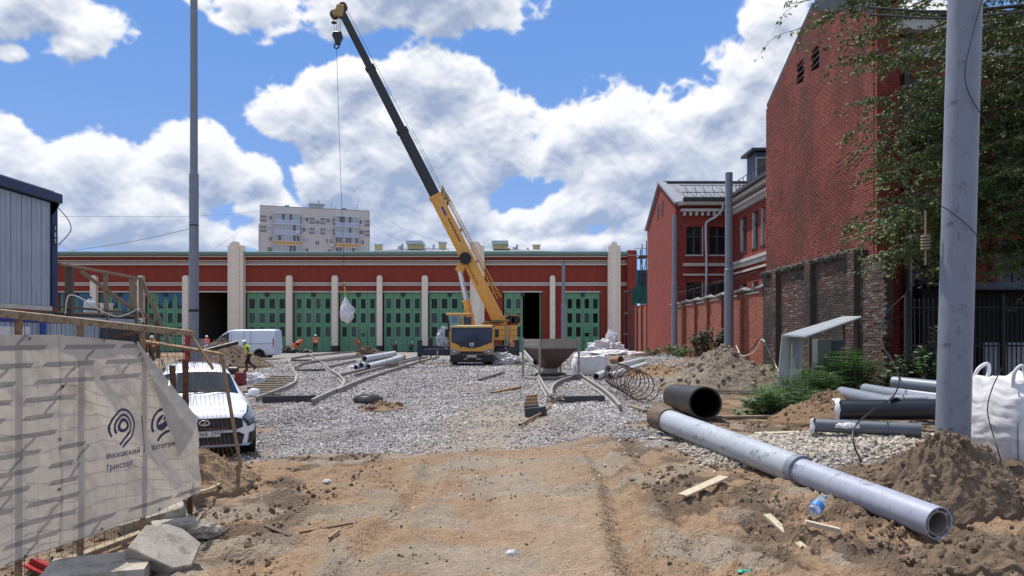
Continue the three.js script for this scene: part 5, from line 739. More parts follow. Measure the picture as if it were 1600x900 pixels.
    for (const z of [1.42, -1.45]) { mesh('wheel_arch', new THREE.CylinderGeometry(.37, .37, .1, 28).rotateZ(Math.PI / 2).translate(s * .845, .34, z), trimBlack, t); wheel(t, s * .78, .315, z, .315, .2, rimM); }
  }
  const ant = mesh('antenna', rod([0, 1.6, -.3], [0, 1.7, -.4], .012, .008, 6), trimBlack, t);
  const pl = canvasTex(512, 112, (x) => { x.fillStyle = '#c9cbc9'; x.fillRect(0, 0, 512, 112); x.strokeStyle = '#111'; x.lineWidth = 6; x.strokeRect(5, 5, 502, 102); x.fillStyle = '#15161a'; x.font = 'bold 84px sans-serif'; x.fillText('К873КЕ', 18, 86); x.font = 'bold 60px sans-serif'; x.fillText('763', 392, 66); x.strokeRect(380, 5, 4, 102); });
  const pg = mesh('number_plate', box(.52, .115, .012, 0, .49, 2.318), trimBlack, t); mesh('plate_face', keepUV(new THREE.PlaneGeometry(.515, .11).translate(0, .49, 2.3265)), mat('plate_print', [1, 1, 1], .5, { map: pl }), pg, { uv: true });
}
{
  const D = 58, c = [(377 - CX) / F * D, .27, -D], t = thing('delivery_van', 'pale high-roofed delivery van parked sideways before the depot', 'van', c, { turn: -Math.PI / 2, local: true });
  const tab = [[2.92, .72, .86, .6, .8, .7, .74, .4], [2.8, .9, 1.0, .74, .95, .88, .84, .34], [2.4, .98, 1.14, .84, 1.08, .96, .98, .3], [1.95, .99, 1.26, .86, 1.2, .97, 1.08, .28], [1.15, .99, 1.98, .80, 1.88, .95, 1.3, .28], [.75, .99, 2.22, .82, 2.1, .95, 1.32, .28], [.3, .99, 2.30, .84, 2.17, .96, 1.34, .28], [-2.6, .99, 2.33, .86, 2.2, .97, 1.36, .28], [-2.85, .985, 2.3, .86, 2.18, .96, 1.34, .3], [-2.92, .97, 2.22, .84, 2.12, .94, 1.3, .34]];
  const B = bodyOf(tab); mesh('body', bodyMesh(B, 2.92, -2.92, 80), vanPaint, t);
  mesh('windscreen', patch(B, 1.88, 1.2, -2.8, 2.8, .008), windscreen, t);
  for (const s of [-1, 1]) { mesh('cab_window', patch(B, 1.75, .62, s * 3.1, s * 4.0, .01), windscreen, t); mesh('mirror', box(.12, .32, .18, s * 1.12, 1.32, 1.66, .03), trimBlack, t); mesh('headlight', patch(B, 2.78, 2.5, s * 3.3, s * 4.8, .012), lampGlass, t); mesh('tail_lamp', box(.03, .7, .09, s * .975, 1.25, -2.84, .01), mat('red_lamp', [.35, .02, .02], .3), t); mesh('side_trim', box(.02, .1, 4.2, s * .998, .72, -.3, .008), vanPaint, t);
    for (const z of [.42, -.55, -1.1]) mesh('door_seam', box(.012, 1.75, .02, s * .985, 1.3, z), M.darkSteel, t); mesh('side_crease', box(.012, .02, 3.4, s * .985, 1.92, -1.1), vanPaint, t); mesh('side_rail', box(.02, .03, 2.4, s * .992, 1.18, -1.7), M.darkSteel, t);
    for (const z of [1.95, -1.75]) { mesh('wheel_arch', new THREE.CylinderGeometry(.44, .44, .1, 28).rotateZ(Math.PI / 2).translate(s * .96, .36, z), trimBlack, t); wheel(t, s * .9, .34, z, .34, .22, rimM); }
    mesh('door_handle', box(.03, .05, .16, s * 1.0, 1.15, .62, .01), trimBlack, t); mesh('fuel_flap', box(.014, .16, .16, s * .995, .95, -2.35, .01), vanPaint, t); }
  mesh('bumper', box(1.8, .28, .2, 0, .46, 2.86, .06), trimBlack, t); mesh('grille', box(1.1, .2, .06, 0, .76, 2.9, .02), trimBlack, t);
}
// ---------------------------------------------------------------- mobile crane
{
  const yel = mat('crane_yellow', [.90, .45, .07], .42, { map: T.mottle, clearcoat: .3, clearcoatRoughness: .3 }), yelPale = mat('crane_cream_top', [.80, .60, .28], .5, { map: T.mottle }), navy = mat('crane_navy', [.012, .022, .05], .45, { map: T.mottle }), blk = mat('crane_black', [.014, .014, .016], .55, { map: T.mottle }), boomBlk = mat('boom_black', [.022, .026, .032], .4, { map: T.mottle }), glass = mat('cab_glass', [.010, .022, .06], .05, { specularIntensity: 1 }), white = M.white, brass = mat('hydraulic_brass', [.42, .30, .12], .4, { metal: .5, map: T.rust });
  const P = at, D0 = 42, k = D0 / F, Y = (py) => EYE - (py - CY) * k, X = (px) => (px - CX) * k, gy = .32, z0 = -D0;
  const t = thing('truck_crane', 'yellow truck crane with its long black boom raised over the yard', 'crane', [X(737), gy, -47]);
  const xl = X(703.5), xr = X(770.5), xc = (xl + xr) / 2;
  // driver's cab
  const cab = mesh('cab', [bx(xl, xr, Y(556), Y(512), z0 - 2.2, z0 - .06, .06), bx(xl + .05, xr - .05, Y(512) - .01, Y(508), z0 - 2.1, z0 - .0, .05)], yel, t);
  mesh('cab_roof_lip', bx(xl + .02, xr - .02, Y(512), Y(508.6), z0 + .002, z0 + .1, .03), yelPale, cab);
  mesh('windscreen', bx(xl + .05, xr - .05, Y(533.5), Y(512.6), z0 - .05, z0 - .005, .02), glass, cab);
  const v = poly([[xl + .05, Y(534)], [xr - .05, Y(534)], [xc + .55, Y(541)], [xc + .2, Y(543.5)], [xc - .2, Y(543.5)], [xc - .55, Y(541)]], .05); v.translate(0, 0, z0 - .05); mesh('dark_chin_panel', v, navy, cab);
  const em = mesh('emblem', bx(xc - .12, xc + .12, Y(541), Y(535.6), z0 + .002, z0 + .02, .006), white, cab); mesh('emblem_mark', [beam([xc - .07, Y(540), z0 + .024], [xc + .05, Y(536.4), z0 + .024], .03, .008), beam([xc - .07, Y(536.4), z0 + .026], [xc + .07, Y(540), z0 + .026], .03, .008)], navy, em);
  mesh('side_badge', [beam([X(718.2), Y(541), z0 + .0], [X(724.2), Y(539), z0 + .0], .07, .02), beam([X(721), Y(543), z0 + .002], [X(721.4), Y(537.4), z0 + .002], .07, .02)], navy, cab); mesh('name_strip', bx(X(751), X(756), Y(542.4), Y(541.6), z0 - .058, z0 - .045), white, cab);
  for (const s of [-1, 1]) {
    mesh('wiper', beam([xc + s * .2 - .35, Y(533), z0 + .012], [xc + s * .4 + .2, Y(529.5), z0 + .012], .02, .015), blk, cab);
    const hl = poly([[0, 0], [.53, .02], [.50, .16], [.14, .25], [.02, .27], [0, .14]].map(([a, b]) => [s > 0 ? xr - .02 - a : xl + .02 + a, Y(552.5) + b]), .05); hl.translate(0, 0, z0 - .05); const h = mesh('headlight', hl, lampGlass, cab); mesh('lamp_bowl', new THREE.SphereGeometry(.07, 10, 8).translate(s > 0 ? xr - .25 : xl + .25, Y(549.5), z0 - .02), chrome, h); mesh('fog_lamp', new THREE.SphereGeometry(.055, 10, 8).translate(s > 0 ? xr - .2 : xl + .2, Y(554.2), z0 - .02), lampGlass, cab);
    const mr = mesh('mirror', bx(s > 0 ? xr + .1 : xl - .32, s > 0 ? xr + .32 : xl - .1, Y(527), Y(514), z0 - .3, z0 - .12, .04), blk, t); mesh('mirror_arm', rod([s > 0 ? xr - .05 : xl + .05, Y(516), z0 - .3], [s > 0 ? xr + .2 : xl - .2, Y(515), z0 - .2], .03, .03, 6), blk, mr);
  }
  mesh('grille', bx(xl + .35, xr - .35, Y(553.4), Y(549), z0 - .07, z0 - .045), blk, cab);
  mesh('bumper', [bx(xl - .02, xr + .02, Y(566), Y(553.8), z0 - .9, z0 - .02, .05)], blk, t); mesh('under_run', bx(xl + .4, xr - .6, Y(567.4), Y(566.3), z0 - .1, z0 - .02), white, t); mesh('tow_hook', rod([xc, Y(567.3), z0 - .05], [xc, Y(574), z0 - .05], .03, .03, 6), M.steel, t); mesh('tow_eye', [box(.22, .1, .05, xc - .35, Y(561), z0 - .0, .02), box(.28, .09, .05, xc + .4, Y(561), z0 - .0, .02)], M.steel, t);
  const npm = canvasTex(256, 56, (x) => { x.fillStyle = '#d3d5d6'; x.fillRect(0, 0, 256, 56); x.fillStyle = '#20222a'; [10, 44, 66, 88, 122, 144, 190, 216].forEach((q, i) => x.fillRect(q, 14 + (i % 3) * 4, 14, 30 - (i % 2) * 6)); });
  const np = mesh('number_plate', bx(xc - .28, xc + .28, Y(558.4), Y(554.8), z0 - .018, z0 - .006), blk, t); mesh('plate_face', keepUV(new THREE.PlaneGeometry(.55, .125).translate(xc, Y(556.6), z0 - .001)), mat('crane_plate', [1, 1, 1], .5, { map: npm }), np, { uv: true });
  // chassis and wheels
  mesh('chassis', [bx(xl + .35, xr - .35, .85, 1.42, z0 - 11.2, z0 - 2.25, .03), bx(xl + .02, xr - .02, 1.3, 1.5, z0 - 11.2, z0 - 2.25, .03)], navy, t);
  for (const dz of [1.35, 3.6, 7.6, 9.0]) for (const s of [-1, 1]) wheel(t, xc + s * (dz < 4 ? 1.0 : .95), gy + .45, z0 - dz, .48, .36, M.steel);
  // outriggers with jacks and floats
  const rig = (D, pl, pr, y0, y1, lab) => { const ks = D / F, xa = (pl - CX) * ks, xb = (pr - CX) * ks; mesh('outrigger_box', bx(xl - .05, xr + .05, y0 - .02, y1 + .02, -D - .3, -D + .3, .02), navy, t);
    for (const [a, b, s] of [[xa, xl - .06, -1], [xr + .06, xb, 1]]) { const ob = mesh('outrigger_beam', bx(a, b, y0, y1, -D - .2, -D + .2, .02), navy, t), e = s < 0 ? a : b; mesh('jack_housing', [bx(e - .14, e + .14, y0 - .05, y1 + .55, -D - .16, -D + .16, .02)], navy, ob); mesh('jack_rod', rod([e, gy + .1, -D], [e, y0, -D], .07, .07, 10), M.steel, ob); mesh('float_pad', new THREE.CylinderGeometry(.26, .32, .09, 18).translate(e, Math.max(gy, G(e, D)) + .06, -D), M.steel, ob); mesh('hazard_mark', [bx((a + b) / 2 + .05, (a + b) / 2 + .1, y0 + .08, y1 - .1, -D + .202, -D + .208), bx((a + b) / 2 - .12, (a + b) / 2 - .02, y0 + .08, y0 + .14, -D + .202, -D + .208)].slice(0, 1), white, ob); } };
  rig(44.9, 656, 808, Y(556) - .06, Y(547) + .02); rig(51.5, 673, 800, 1.02, 1.4);
  // upper works, turned to the left
  const zs = -47, xs = -1.9, D = 47, kk = D / F, XX = (px) => (px - CX) * kk, YY = (py) => EYE - (py - CY) * kk;
  mesh('slew_ring', new THREE.CylinderGeometry(.85, .85, .3, 30).translate(xs, 1.65, zs), blk, t);
  mesh('turntable', [bx(xs - 1.3, XX(806), 1.8, 2.25, zs - 1.0, zs + 1.0, .03)], yel, t);
  for (const s of [-1, 1]) { const g = poly([[XX(742), 2.2], [XX(806), 2.2], [XX(806), 3.0], [XX(786), 3.35], [XX(770), 3.0]], .06); g.translate(0, 0, zs + s * .56 - .03); mesh('boom_cheek', g, yel, t); }
  mesh('engine_cowl', bx(XX(756), XX(792), 2.25, 2.95, zs + .62, zs + 1.0, .04), yel, t);
  const r = rng(31); for (let i = 0; i < 13; i++) { const y = 2.3 + r() * .75, a = XX(752) + r() * .8; mesh('hydraulic_line', rod([a, y, zs + 1.02 + r() * .06], [a + .5 + r() * .7, y + (r() - .4) * .15, zs + 1.02 + r() * .06], .03, .03, 6), r() < .5 ? brass : M.darkSteel, t); }
  for (const [px, q] of [[796, .36], [806, .34]]) { const w = mesh('winch_drum', new THREE.CylinderGeometry(q, q, 1.0, 24).rotateX(Math.PI / 2).translate(XX(px), 3.05, zs + .1), yel, t); mesh('rope_layer', new THREE.CylinderGeometry(q * .82, q * .82, .9, 22).rotateX(Math.PI / 2).translate(XX(px) + .02, 3.06, zs + .2), blk, w); }
  // counterweight slabs with white labels
  for (let i = 0; i < 3; i++) { const y1 = YY(509) - i * .31, c = mesh('counterweight', bx(XX(772), XX(808), y1 - .295, y1, zs - 1.1, zs + 1.15, .03), yel, t); mesh('weight_label', bx(XX(789), XX(797), y1 - .22, y1 - .08, zs + 1.152, zs + 1.16), blk, c); mesh('weight_number', bx(XX(790), XX(796), y1 - .19, y1 - .12, zs + 1.161, zs + 1.166), white, c); }
  mesh('red_edge', beam([XX(772), YY(508.4), zs + 1.12], [XX(808), YY(507.8), zs + 1.12], .05, .05), mat('red_edge', [.4, .03, .02], .5), t);
  // operator's cab
  const ox0 = XX(695), ox1 = XX(741), oz = zs + 1.55;
  const oc = mesh('operator_cab', [bx(ox0 + .45, ox1, 1.95, 2.35, oz - .8, oz, .03), bx(ox0 + .2, ox1, 3.32, 3.46, oz - .8, oz, .04), bx(ox1 - .68, ox1 - .58, 2.35, 3.32, oz - .06, oz), bx(ox1 - .06, ox1, 2.35, 3.32, oz - .8, oz), bx(ox1 - .62, ox1, 2.35, 2.5, oz - .06, oz)], yel, t);
  mesh('cab_glazing', [bx(ox0 + .42, ox1 - .7, 2.35, 3.32, oz - .04, oz - .02)], mat('clear_cab_glass', [.75, .85, .9], .03, { transmission: .9, thickness: 0 }), oc); mesh('door_pane', bx(ox1 - .55, ox1 - .1, 2.5, 3.22, oz - .05, oz + .005), glass, oc); mesh('window_bar', beam([ox0 + .42, 2.3, oz - .02], [ox0 + .22, 3.34, oz - .02], .06, .06), blk, oc); mesh('window_bar', beam([ox0 + .42, 2.3, oz - .8], [ox0 + .22, 3.34, oz - .8], .06, .06), blk, oc); mesh('seat', [bx(ox1 - 1.15, ox1 - .75, 2.3, 2.5, oz - .6, oz - .15, .04), bx(ox1 - .85, ox1 - .72, 2.5, 3.1, oz - .6, oz - .15, .04)], blk, oc);
  // boom in four sections
  const foot = [XX(783), YY(508), zs], tip = [XX(533), YY(17), zs], L = dist(foot, tip), dir = [(tip[0] - foot[0]) / L, (tip[1] - foot[1]) / L], nrm = [dir[1], -dir[0]];   // nrm points to the upper side
  const B = (s, o = 0, dz = 0) => [foot[0] + dir[0] * s * L + nrm[0] * o, foot[1] + dir[1] * s * L + nrm[1] * o, zs + dz];
  const sect = (s0, s1, h, w, m, name) => { const g = new THREE.BufferGeometry(); const Ls = (s1 - s0) * L, prof = [[h / 2, -w / 2], [h / 2, w / 2], [-h * .28, w / 2], [-h / 2, w * .28], [-h / 2, -w * .28], [-h * .28, -w / 2]]; const sh = new THREE.Shape(prof.map((p) => new THREE.Vector2(p[1], p[0]))); const e = new THREE.ExtrudeGeometry(sh, { depth: Ls, bevelEnabled: true, bevelSize: .015, bevelThickness: .01, bevelSegments: 1 });
    const mm = new THREE.Matrix4().makeBasis(V(0, 0, 1), V(nrm[0], nrm[1], 0), V(dir[0], dir[1], 0)); mm.setPosition(...B(s0)); e.applyMatrix4(mm); return mesh(name, e, m, t); };
  const bs = sect(-.01, .405, .76, .76, yel, 'boom_base_section'); const b2 = sect(.39, .615, .64, .62, boomBlk, 'boom_section'), b3 = sect(.60, .815, .53, .52, boomBlk, 'boom_section'), b4 = sect(.80, .992, .43, .42, boomBlk, 'boom_section');
  for (const [s, h, w] of [[.403, .86, .84], [.613, .74, .7], [.813, .62, .6]]) { const c = sect(s, s + .008, h, w, s < .45 ? yel : boomBlk, 'boom_collar'); }
  mesh('pivot_pin', new THREE.CylinderGeometry(.2, .2, 1.3, 18).rotateX(Math.PI / 2).translate(...B(.005, -.1)), M.darkSteel, t);
  const mark = (s0, s1, o0, o1, m, n) => { const g = new THREE.BufferGeometry(), zf = .398; const q = [B(s0, o0, zf), B(s1, o0, zf), B(s1, o1, zf), B(s0, o1, zf)]; g.setAttribute('position', new THREE.Float32BufferAttribute([...q[0], ...q[1], ...q[2], ...q[0], ...q[2], ...q[3]], 3)); g.computeVertexNormals(); mesh(n, g, m, bs); };
  mark(.345, .372, -.02, .12, mat('blue_lettering', [.03, .06, .3], .6), 'blue_marking'); for (let i = 0; i < 12; i++) mark(.262 + i * .0062, .266 + i * .0062, .02 + (i % 3) * .01, .14 + (i % 2) * .03, blk, 'lettering'); for (let i = 0; i < 11; i++) mark(.13 + i * .0062, .1335 + i * .0062, -.2, -.12 + (i % 2) * .02, blk, 'lettering');
  // cable reel, lift cylinder
  mesh('cable_reel', [new THREE.CylinderGeometry(.38, .38, .3, 22).rotateX(Math.PI / 2).translate(...B(.212, -.1, .52))], blk, t);
  mesh('lift_lug', beam(B(.205, -.4), B(.19, -.85), .5, .6), yel, t);
  const c0 = [XX(739), 2.35, zs + .05], c1 = B(.192, -.78, .05), cm = [mixf(c0[0], c1[0], .5), mixf(c0[1], c1[1], .5), zs + .05]; mesh('lift_cylinder', rod(c0, cm, .24, .24, 20), yel, t); mesh('lift_rod', rod(cm, c1, .155, .155, 18), mat('polished_rod', [.72, .76, .82], .18, { metal: .6 }), t); mesh('cylinder_gland', rod([mixf(c0[0], cm[0], .97), mixf(c0[1], cm[1], .97), zs + .05], [mixf(c0[0], c1[0], .515), mixf(c0[1], c1[1], .515), zs + .05], .27, .27, 18), yelPale, t);
  // lattice jib stowed along the boom
  const jib = []; const J = (s, o, dz) => B(s, .56 + o, .1 + dz); for (const [o, dz] of [[0, -.2], [0, .2], [.24, 0]]) jib.push(rod(J(.07, o, dz), J(.40, o * .7, dz * .8), .035, .03, 6)); for (let i = 0; i < 20; i++) { const s = .075 + i * .0162; jib.push(rod(J(s, 0, -.2), J(s + .008, .24 * (1 - i * .012), 0), .014, .014, 5), rod(J(s + .008, .24 * (1 - i * .012), 0), J(s + .0162, 0, .2), .014, .014, 5)); } mesh('lattice_jib', jib, yel, t);
  for (let i = 0; i < 4; i++) mesh('jib_bracket', beam(B(.09 + i * .1, .36), B(.095 + i * .1, .6), .12, .25), brass, t);
  for (let i = 0; i < 6; i++) mesh('head_fitting', beam(B(.372 + i * .007, .36 + .05 * (i % 2), -.2 + i * .07), B(.385 + i * .008, .72, -.1 + i * .06), .1, .12), brass, t);
  // ropes over the back, boom head, hook block
  mesh('hoist_rope', rod(B(.02, .62), B(.995, .36), .012, .012, 5), M.darkSteel, t); mesh('hoist_rope', rod(B(.02, .62, .14), B(.61, .62, .12), .012, .012, 5), M.darkSteel, t);
  const hd = mesh('boom_head', [beam(B(.985, -.28), B(1.012, .15), .5, .5, .03), beam([XX(533), YY(15), zs], [XX(521.5), YY(24), zs], .42, .34, .03)], brass, t); for (const [px, py] of [[522.5, 23], [536, 11]]) mesh('sheave', new THREE.CylinderGeometry(.27, .27, .3, 20).rotateX(Math.PI / 2).translate(XX(px), YY(py), zs), M.rustDark, hd);
  const hx = XX(527.5); for (const [a, b, dz] of [[522, 523, .1], [525.6, 525.8, -.1], [530.5, 529.5, .1], [532, 531.5, -.1]]) mesh('fall_rope', rod([XX(a), YY(25), zs + dz], [XX(b), YY(52), zs + dz], .016, .016, 5), M.darkSteel, t);
  const hb = poly([[-.22, 0], [.22, 0], [.30, -.3], [.16, -.62], [.14, -.72], [-.10, -.72], [-.16, -.5], [-.30, -.22]].map(([a, b]) => [hx + a, YY(51) + b]), .3, { bevel: .03 }); hb.translate(0, 0, zs - .15); const hk = mesh('hook_block', hb, M.tar, t); mesh('hook', [new THREE.TorusGeometry(.15, .05, 8, 20, 5.2).rotateZ(2).translate(XX(526), YY(72), zs), rod([XX(526.3), YY(66), zs], [XX(526.3), YY(69.5), zs], .05, .05, 8)], M.tar, hk); mesh('limit_weight', new THREE.SphereGeometry(.13, 12, 8).scale(1.4, .7, 1).translate(XX(522.3), YY(36.5), zs + .1), navy, t);
  // the load: a sling and a bag
  const bp = [XX(541), YY(466), zs], lb = thing('hanging_bag', 'white woven bag hanging from the crane on a long sling', 'bag', [bp[0], YY(506), zs]);
  mesh('sling', cable([[XX(526), YY(75), zs], [XX(529), YY(180), zs], [XX(534), YY(320), zs], [XX(538), YY(440), zs]], .014, 40, 5), M.darkSteel, lb);
  const bag = grid(40, 34, (u, v) => { const a = u * 2 * Math.PI, tt = v; const R = [.03, .12, .22, .30, .38, .44, .48, .45, .32, .02], i = Math.min(8, Math.floor(tt * 9)), rr = mixf(R[i], R[i + 1], tt * 9 - i), pl = 1 + .16 * Math.sin(a * 5 + tt * 4) * (1 - tt * .5) + .12 * n3(Math.cos(a) * 2, tt * 5, Math.sin(a) * 2); return [bp[0] + .12 * (tt - .5) + Math.cos(a) * rr * pl * .9, YY(463) - tt * 1.72 + .06 * n3(a, tt * 4, 3), zs + Math.sin(a) * rr * pl * .85]; }); mesh('sack', bag, M.sackWhite, lb);
  mesh('sack_neck', cable([[XX(538), YY(440), zs], [XX(538.6), YY(452), zs], [bp[0] - .05, YY(464), zs]], .05, 12, 6), mat('yellow_strap', [.5, .42, .08], .7), lb); mesh('loose_strap', cable([[bp[0] + .35, YY(478), zs + .2], [bp[0] + .6, YY(484), zs + .25], [bp[0] + .45, YY(490), zs + .3]], .03, 10, 5), M.sackWhite, lb); mesh('hook_ring', new THREE.TorusGeometry(.09, .03, 6, 14).translate(XX(538), YY(446), zs), M.darkSteel, lb);
}
// ---------------------------------------------------------------- lamp and catenary poles
function pole(label, px, D, top, r0, o = {}) {
  const x = (px - CX) / F * D, gy = G(x, D), b = [x, gy - .1, -D], t = thing('steel_pole', label, 'pole', [x, gy, -D], { group: 'grey steel poles standing in the yard' });
  const lean = o.lean || 0, q = (y) => [x + lean * (y - gy), y, -D], s = o.step;
  if (s) { mesh('lower_tube', rod(b, q(s), r0, r0, 26), M.galv, t); mesh('collar', rod(q(s - .02), q(s + .05), r0 * 1.06, r0 * .9, 26), M.galv, t); mesh('upper_tube', rod(q(s), q(top), r0 * .82, r0 * (o.r1 || .78), 26), M.galv, t); } else mesh('tube', rod(b, q(top), r0, r0 * (o.r1 || .92), 32), M.galv, t);
  return { t, q, x, D };
}
{
  const near = pole('thick grey steel pole at the right rising out of the frame', 1487, 8.6, 14, .182, { lean: .0285, r1: .96 });
  const ins = []; for (let i = 0; i < 5; i++) ins.push(new THREE.CylinderGeometry(.05, .055, .022, 14).translate(near.q(3.3)[0] - .3, 3.05 + i * .036, -8.75)); 
  solo('wire_insulator', 'small ribbed insulator hanging on a wire left of the thick pole', 'insulator', [...ins, rod([near.q(3.3)[0] - .3, 2.85, -8.75], [near.q(3.3)[0] - .3, 3.5, -8.75], .012, .012, 6)], M.wood, [near.q(3.3)[0] - .3, 2.85, -8.75]);
  const wires = [[[near.q(6)[0] + .12, 6, -8.4], [near.q(5.5)[0] - .05, 5.4, -8.37], [near.q(4.9)[0] - .1, 4.9, -8.38], [near.q(4.4)[0] + .2, 4.4, -8.42]], [[near.q(3.0)[0] + .22, 2.85, -8.5], [near.q(3.0)[0] + .08, 3.15, -8.38], [near.q(3.2)[0] - .16, 3.4, -8.42], [near.q(3.4)[0] - .5, 3.7, -8.6]]];
  wires.forEach((w, i) => solo('loose_wire', i ? 'thin dark wire wound round the middle of the thick pole' : 'thin dark wire crossing the upper part of the thick pole', 'wire', cable(w, .006, 30, 5), M.black, w[0]));
  const left = pole('tall slim grey pole at the left rising out of the frame', 303, 30, 20, .185, { r1: .72, step: 8.6 });
  const lp = (y) => [left.x, y, -30]; mesh('foot_box', bx(left.x + .1, left.x + .34, 1.0, 1.9, -30.1, -29.8, .02), M.galv, left.t); mesh('band', rod(lp(3.0), lp(3.12), .2, .2, 20), M.darkSteel, left.t); mesh('dark_marks', rod(lp(6.5), lp(6.56), .187, .187, 20), M.darkSteel, left.t);
  pole('stepped grey pole behind the dirt heap by the brick fence', 1139, 31.3, 8.97, .19, { step: 4.85, r1: .8 });
  pole('stepped grey pole in front of the far red building', 1054, 42, 8.95, .165, { step: 5.05, r1: .8 });
  pole('slim grey pole before the right depot gate', 880.5, 60, 8.05, .17, { step: 4.6, r1: .75 });
}
// the long pole lying across the right foreground
{
  const nr = [(1467 - CX) / F * 6.7, 0, -6.7], fr = [(1040 - CX) / F * 11.9, 0, -11.9], r = .152, R = .178;
  nr[1] = EYE - (818 - CY) / F * 6.7; fr[1] = EYE - (656 - CY) / F * 11.9;
  const L = dist(nr, fr), q = (s) => [mixf(nr[0], fr[0], s), mixf(nr[1], fr[1], s), mixf(nr[2], fr[2], s)], t = thing('lying_pole', 'long grey steel pole lying across the sand with open end towards the camera', 'pole', q(.5).map((v, i) => i === 1 ? G(q(.5)[0], -q(.5)[2]) : v));
  const st = .37;                                                             // where the thicker half begins
  mesh('thin_tube', pipe(nr, q(st + .01), r, r - .014, 48), mat('pale_lilac_grey_paint', [.38, .41, .50], .42, { map: T.scuff, bumpMap: T.grain, bumpScale: .0008 }), t);
  mesh('inner_tube', pipe(q(.002), q(st * .9), r * .78, r * .66, 40), M.steel, t);
  for (let i = 0; i < 6; i++) { const a = i / 6 * 6.283 + .4, d = V(...fr).sub(V(...nr)).normalize(), s = V(0, 1, 0).cross(d).normalize(), u = d.clone().cross(s), o = s.multiplyScalar(Math.cos(a) * r * .84).add(u.multiplyScalar(Math.sin(a) * r * .84)); const p = V(...q(.003)).add(o), p2 = p.clone().add(d.multiplyScalar(.06)); mesh('spacer', rod(p.toArray(), p2.toArray(), .017, .017, 8), M.galvPale, t); }
  mesh('thick_tube', pipe(q(st), q(.995), R, R - .016, 48), mat('zinc_grey_paint', [.43, .475, .52], .42, { map: T.scuff, bumpMap: T.grain, bumpScale: .0008 }), t); mesh('collar', pipe(q(st - .008), q(st + .012), R * 1.035, r * .98, 48), M.galv, t);
  const q2 = [fr[0] - (nr[0] - fr[0]) / L * .28, fr[1] - (nr[1] - fr[1]) / L * .28, fr[2] - (nr[2] - fr[2]) / L * .28]; mesh('rusty_base_ring', pipe(q(.978), q2, R * 1.13, R * 1.02, 40), mat('brown_rust_sleeve', [.17, .13, .105], .85, { map: T.rust, bumpMap: T.grain, bumpScale: .002 }), t);
  const w = gp(1078, 693); solo('wooden_prop', 'short upright timber offcut propping the lying pole', 'timber', beam([w[0], w[1] - .05, w[2]], [w[0] - .03, w[1] + .26, w[2] - .1], .13, .05, .005), M.plank, w);
}
// big tarred pipe
{
  const a = at(1102, 630, 13.6), b = at(1056, 620, 17.6), t = thing('tarred_pipe', 'short wide black tarred pipe lying beside the dirt heap', 'pipe', [a[0], a[1] - .3, a[2]]); mesh('shell', pipe(b, a, .305, .272, 56), M.tar, t); mesh('weld_seam', pipe([mixf(b[0], a[0], .5), mixf(b[1], a[1], .5), mixf(b[2], a[2], .5)], [mixf(b[0], a[0], .503), mixf(b[1], a[1], .503), mixf(b[2], a[2], .503)], .309, .3, 48), M.tar, t); const d = [b[0] + (b[0] - a[0]) * .0, b[1], b[2]]; mesh('far_plug', rod([mixf(b[0], a[0], .02), mixf(b[1], a[1], .02), mixf(b[2], a[2], .02)], [mixf(b[0], a[0], .025), mixf(b[1], a[1], .025), mixf(b[2], a[2], .025)], .27, .27, 30), M.tar, t);
}
function lyingPipe(label, p, q, R, m, o = {}) { const lo = p[1] < q[1] ? p : q, t = thing('steel_pipe', label, 'pipe', [(p[0] + q[0]) / 2, Math.min(p[1], q[1]) - R, (p[2] + q[2]) / 2], { group: o.group }); mesh('tube', pipe(p, q, R, R - .02, 30), m, t); const md = (s) => [mixf(p[0], q[0], s), mixf(p[1], q[1], s), mixf(p[2], q[2], s)]; if (o.seam) mesh('joint', pipe(md(o.seam), md(o.seam + .01), R * 1.05, R * .98, 26), M.galv, t); if (o.rustEnd) mesh('rusty_end', pipe(md(.965), md(1.02), R * 1.07, R * .9, 26), M.rust, t); if (o.wrap) { const g = pipe(md(-.02), md(.025), R * 1.12, R * 1.02, 22); rumple(g, .05, 9, 3); mesh('white_wrap', g, M.sackWhite, t, { label: 'torn white wrapping on the pipe end' }); } return t; }
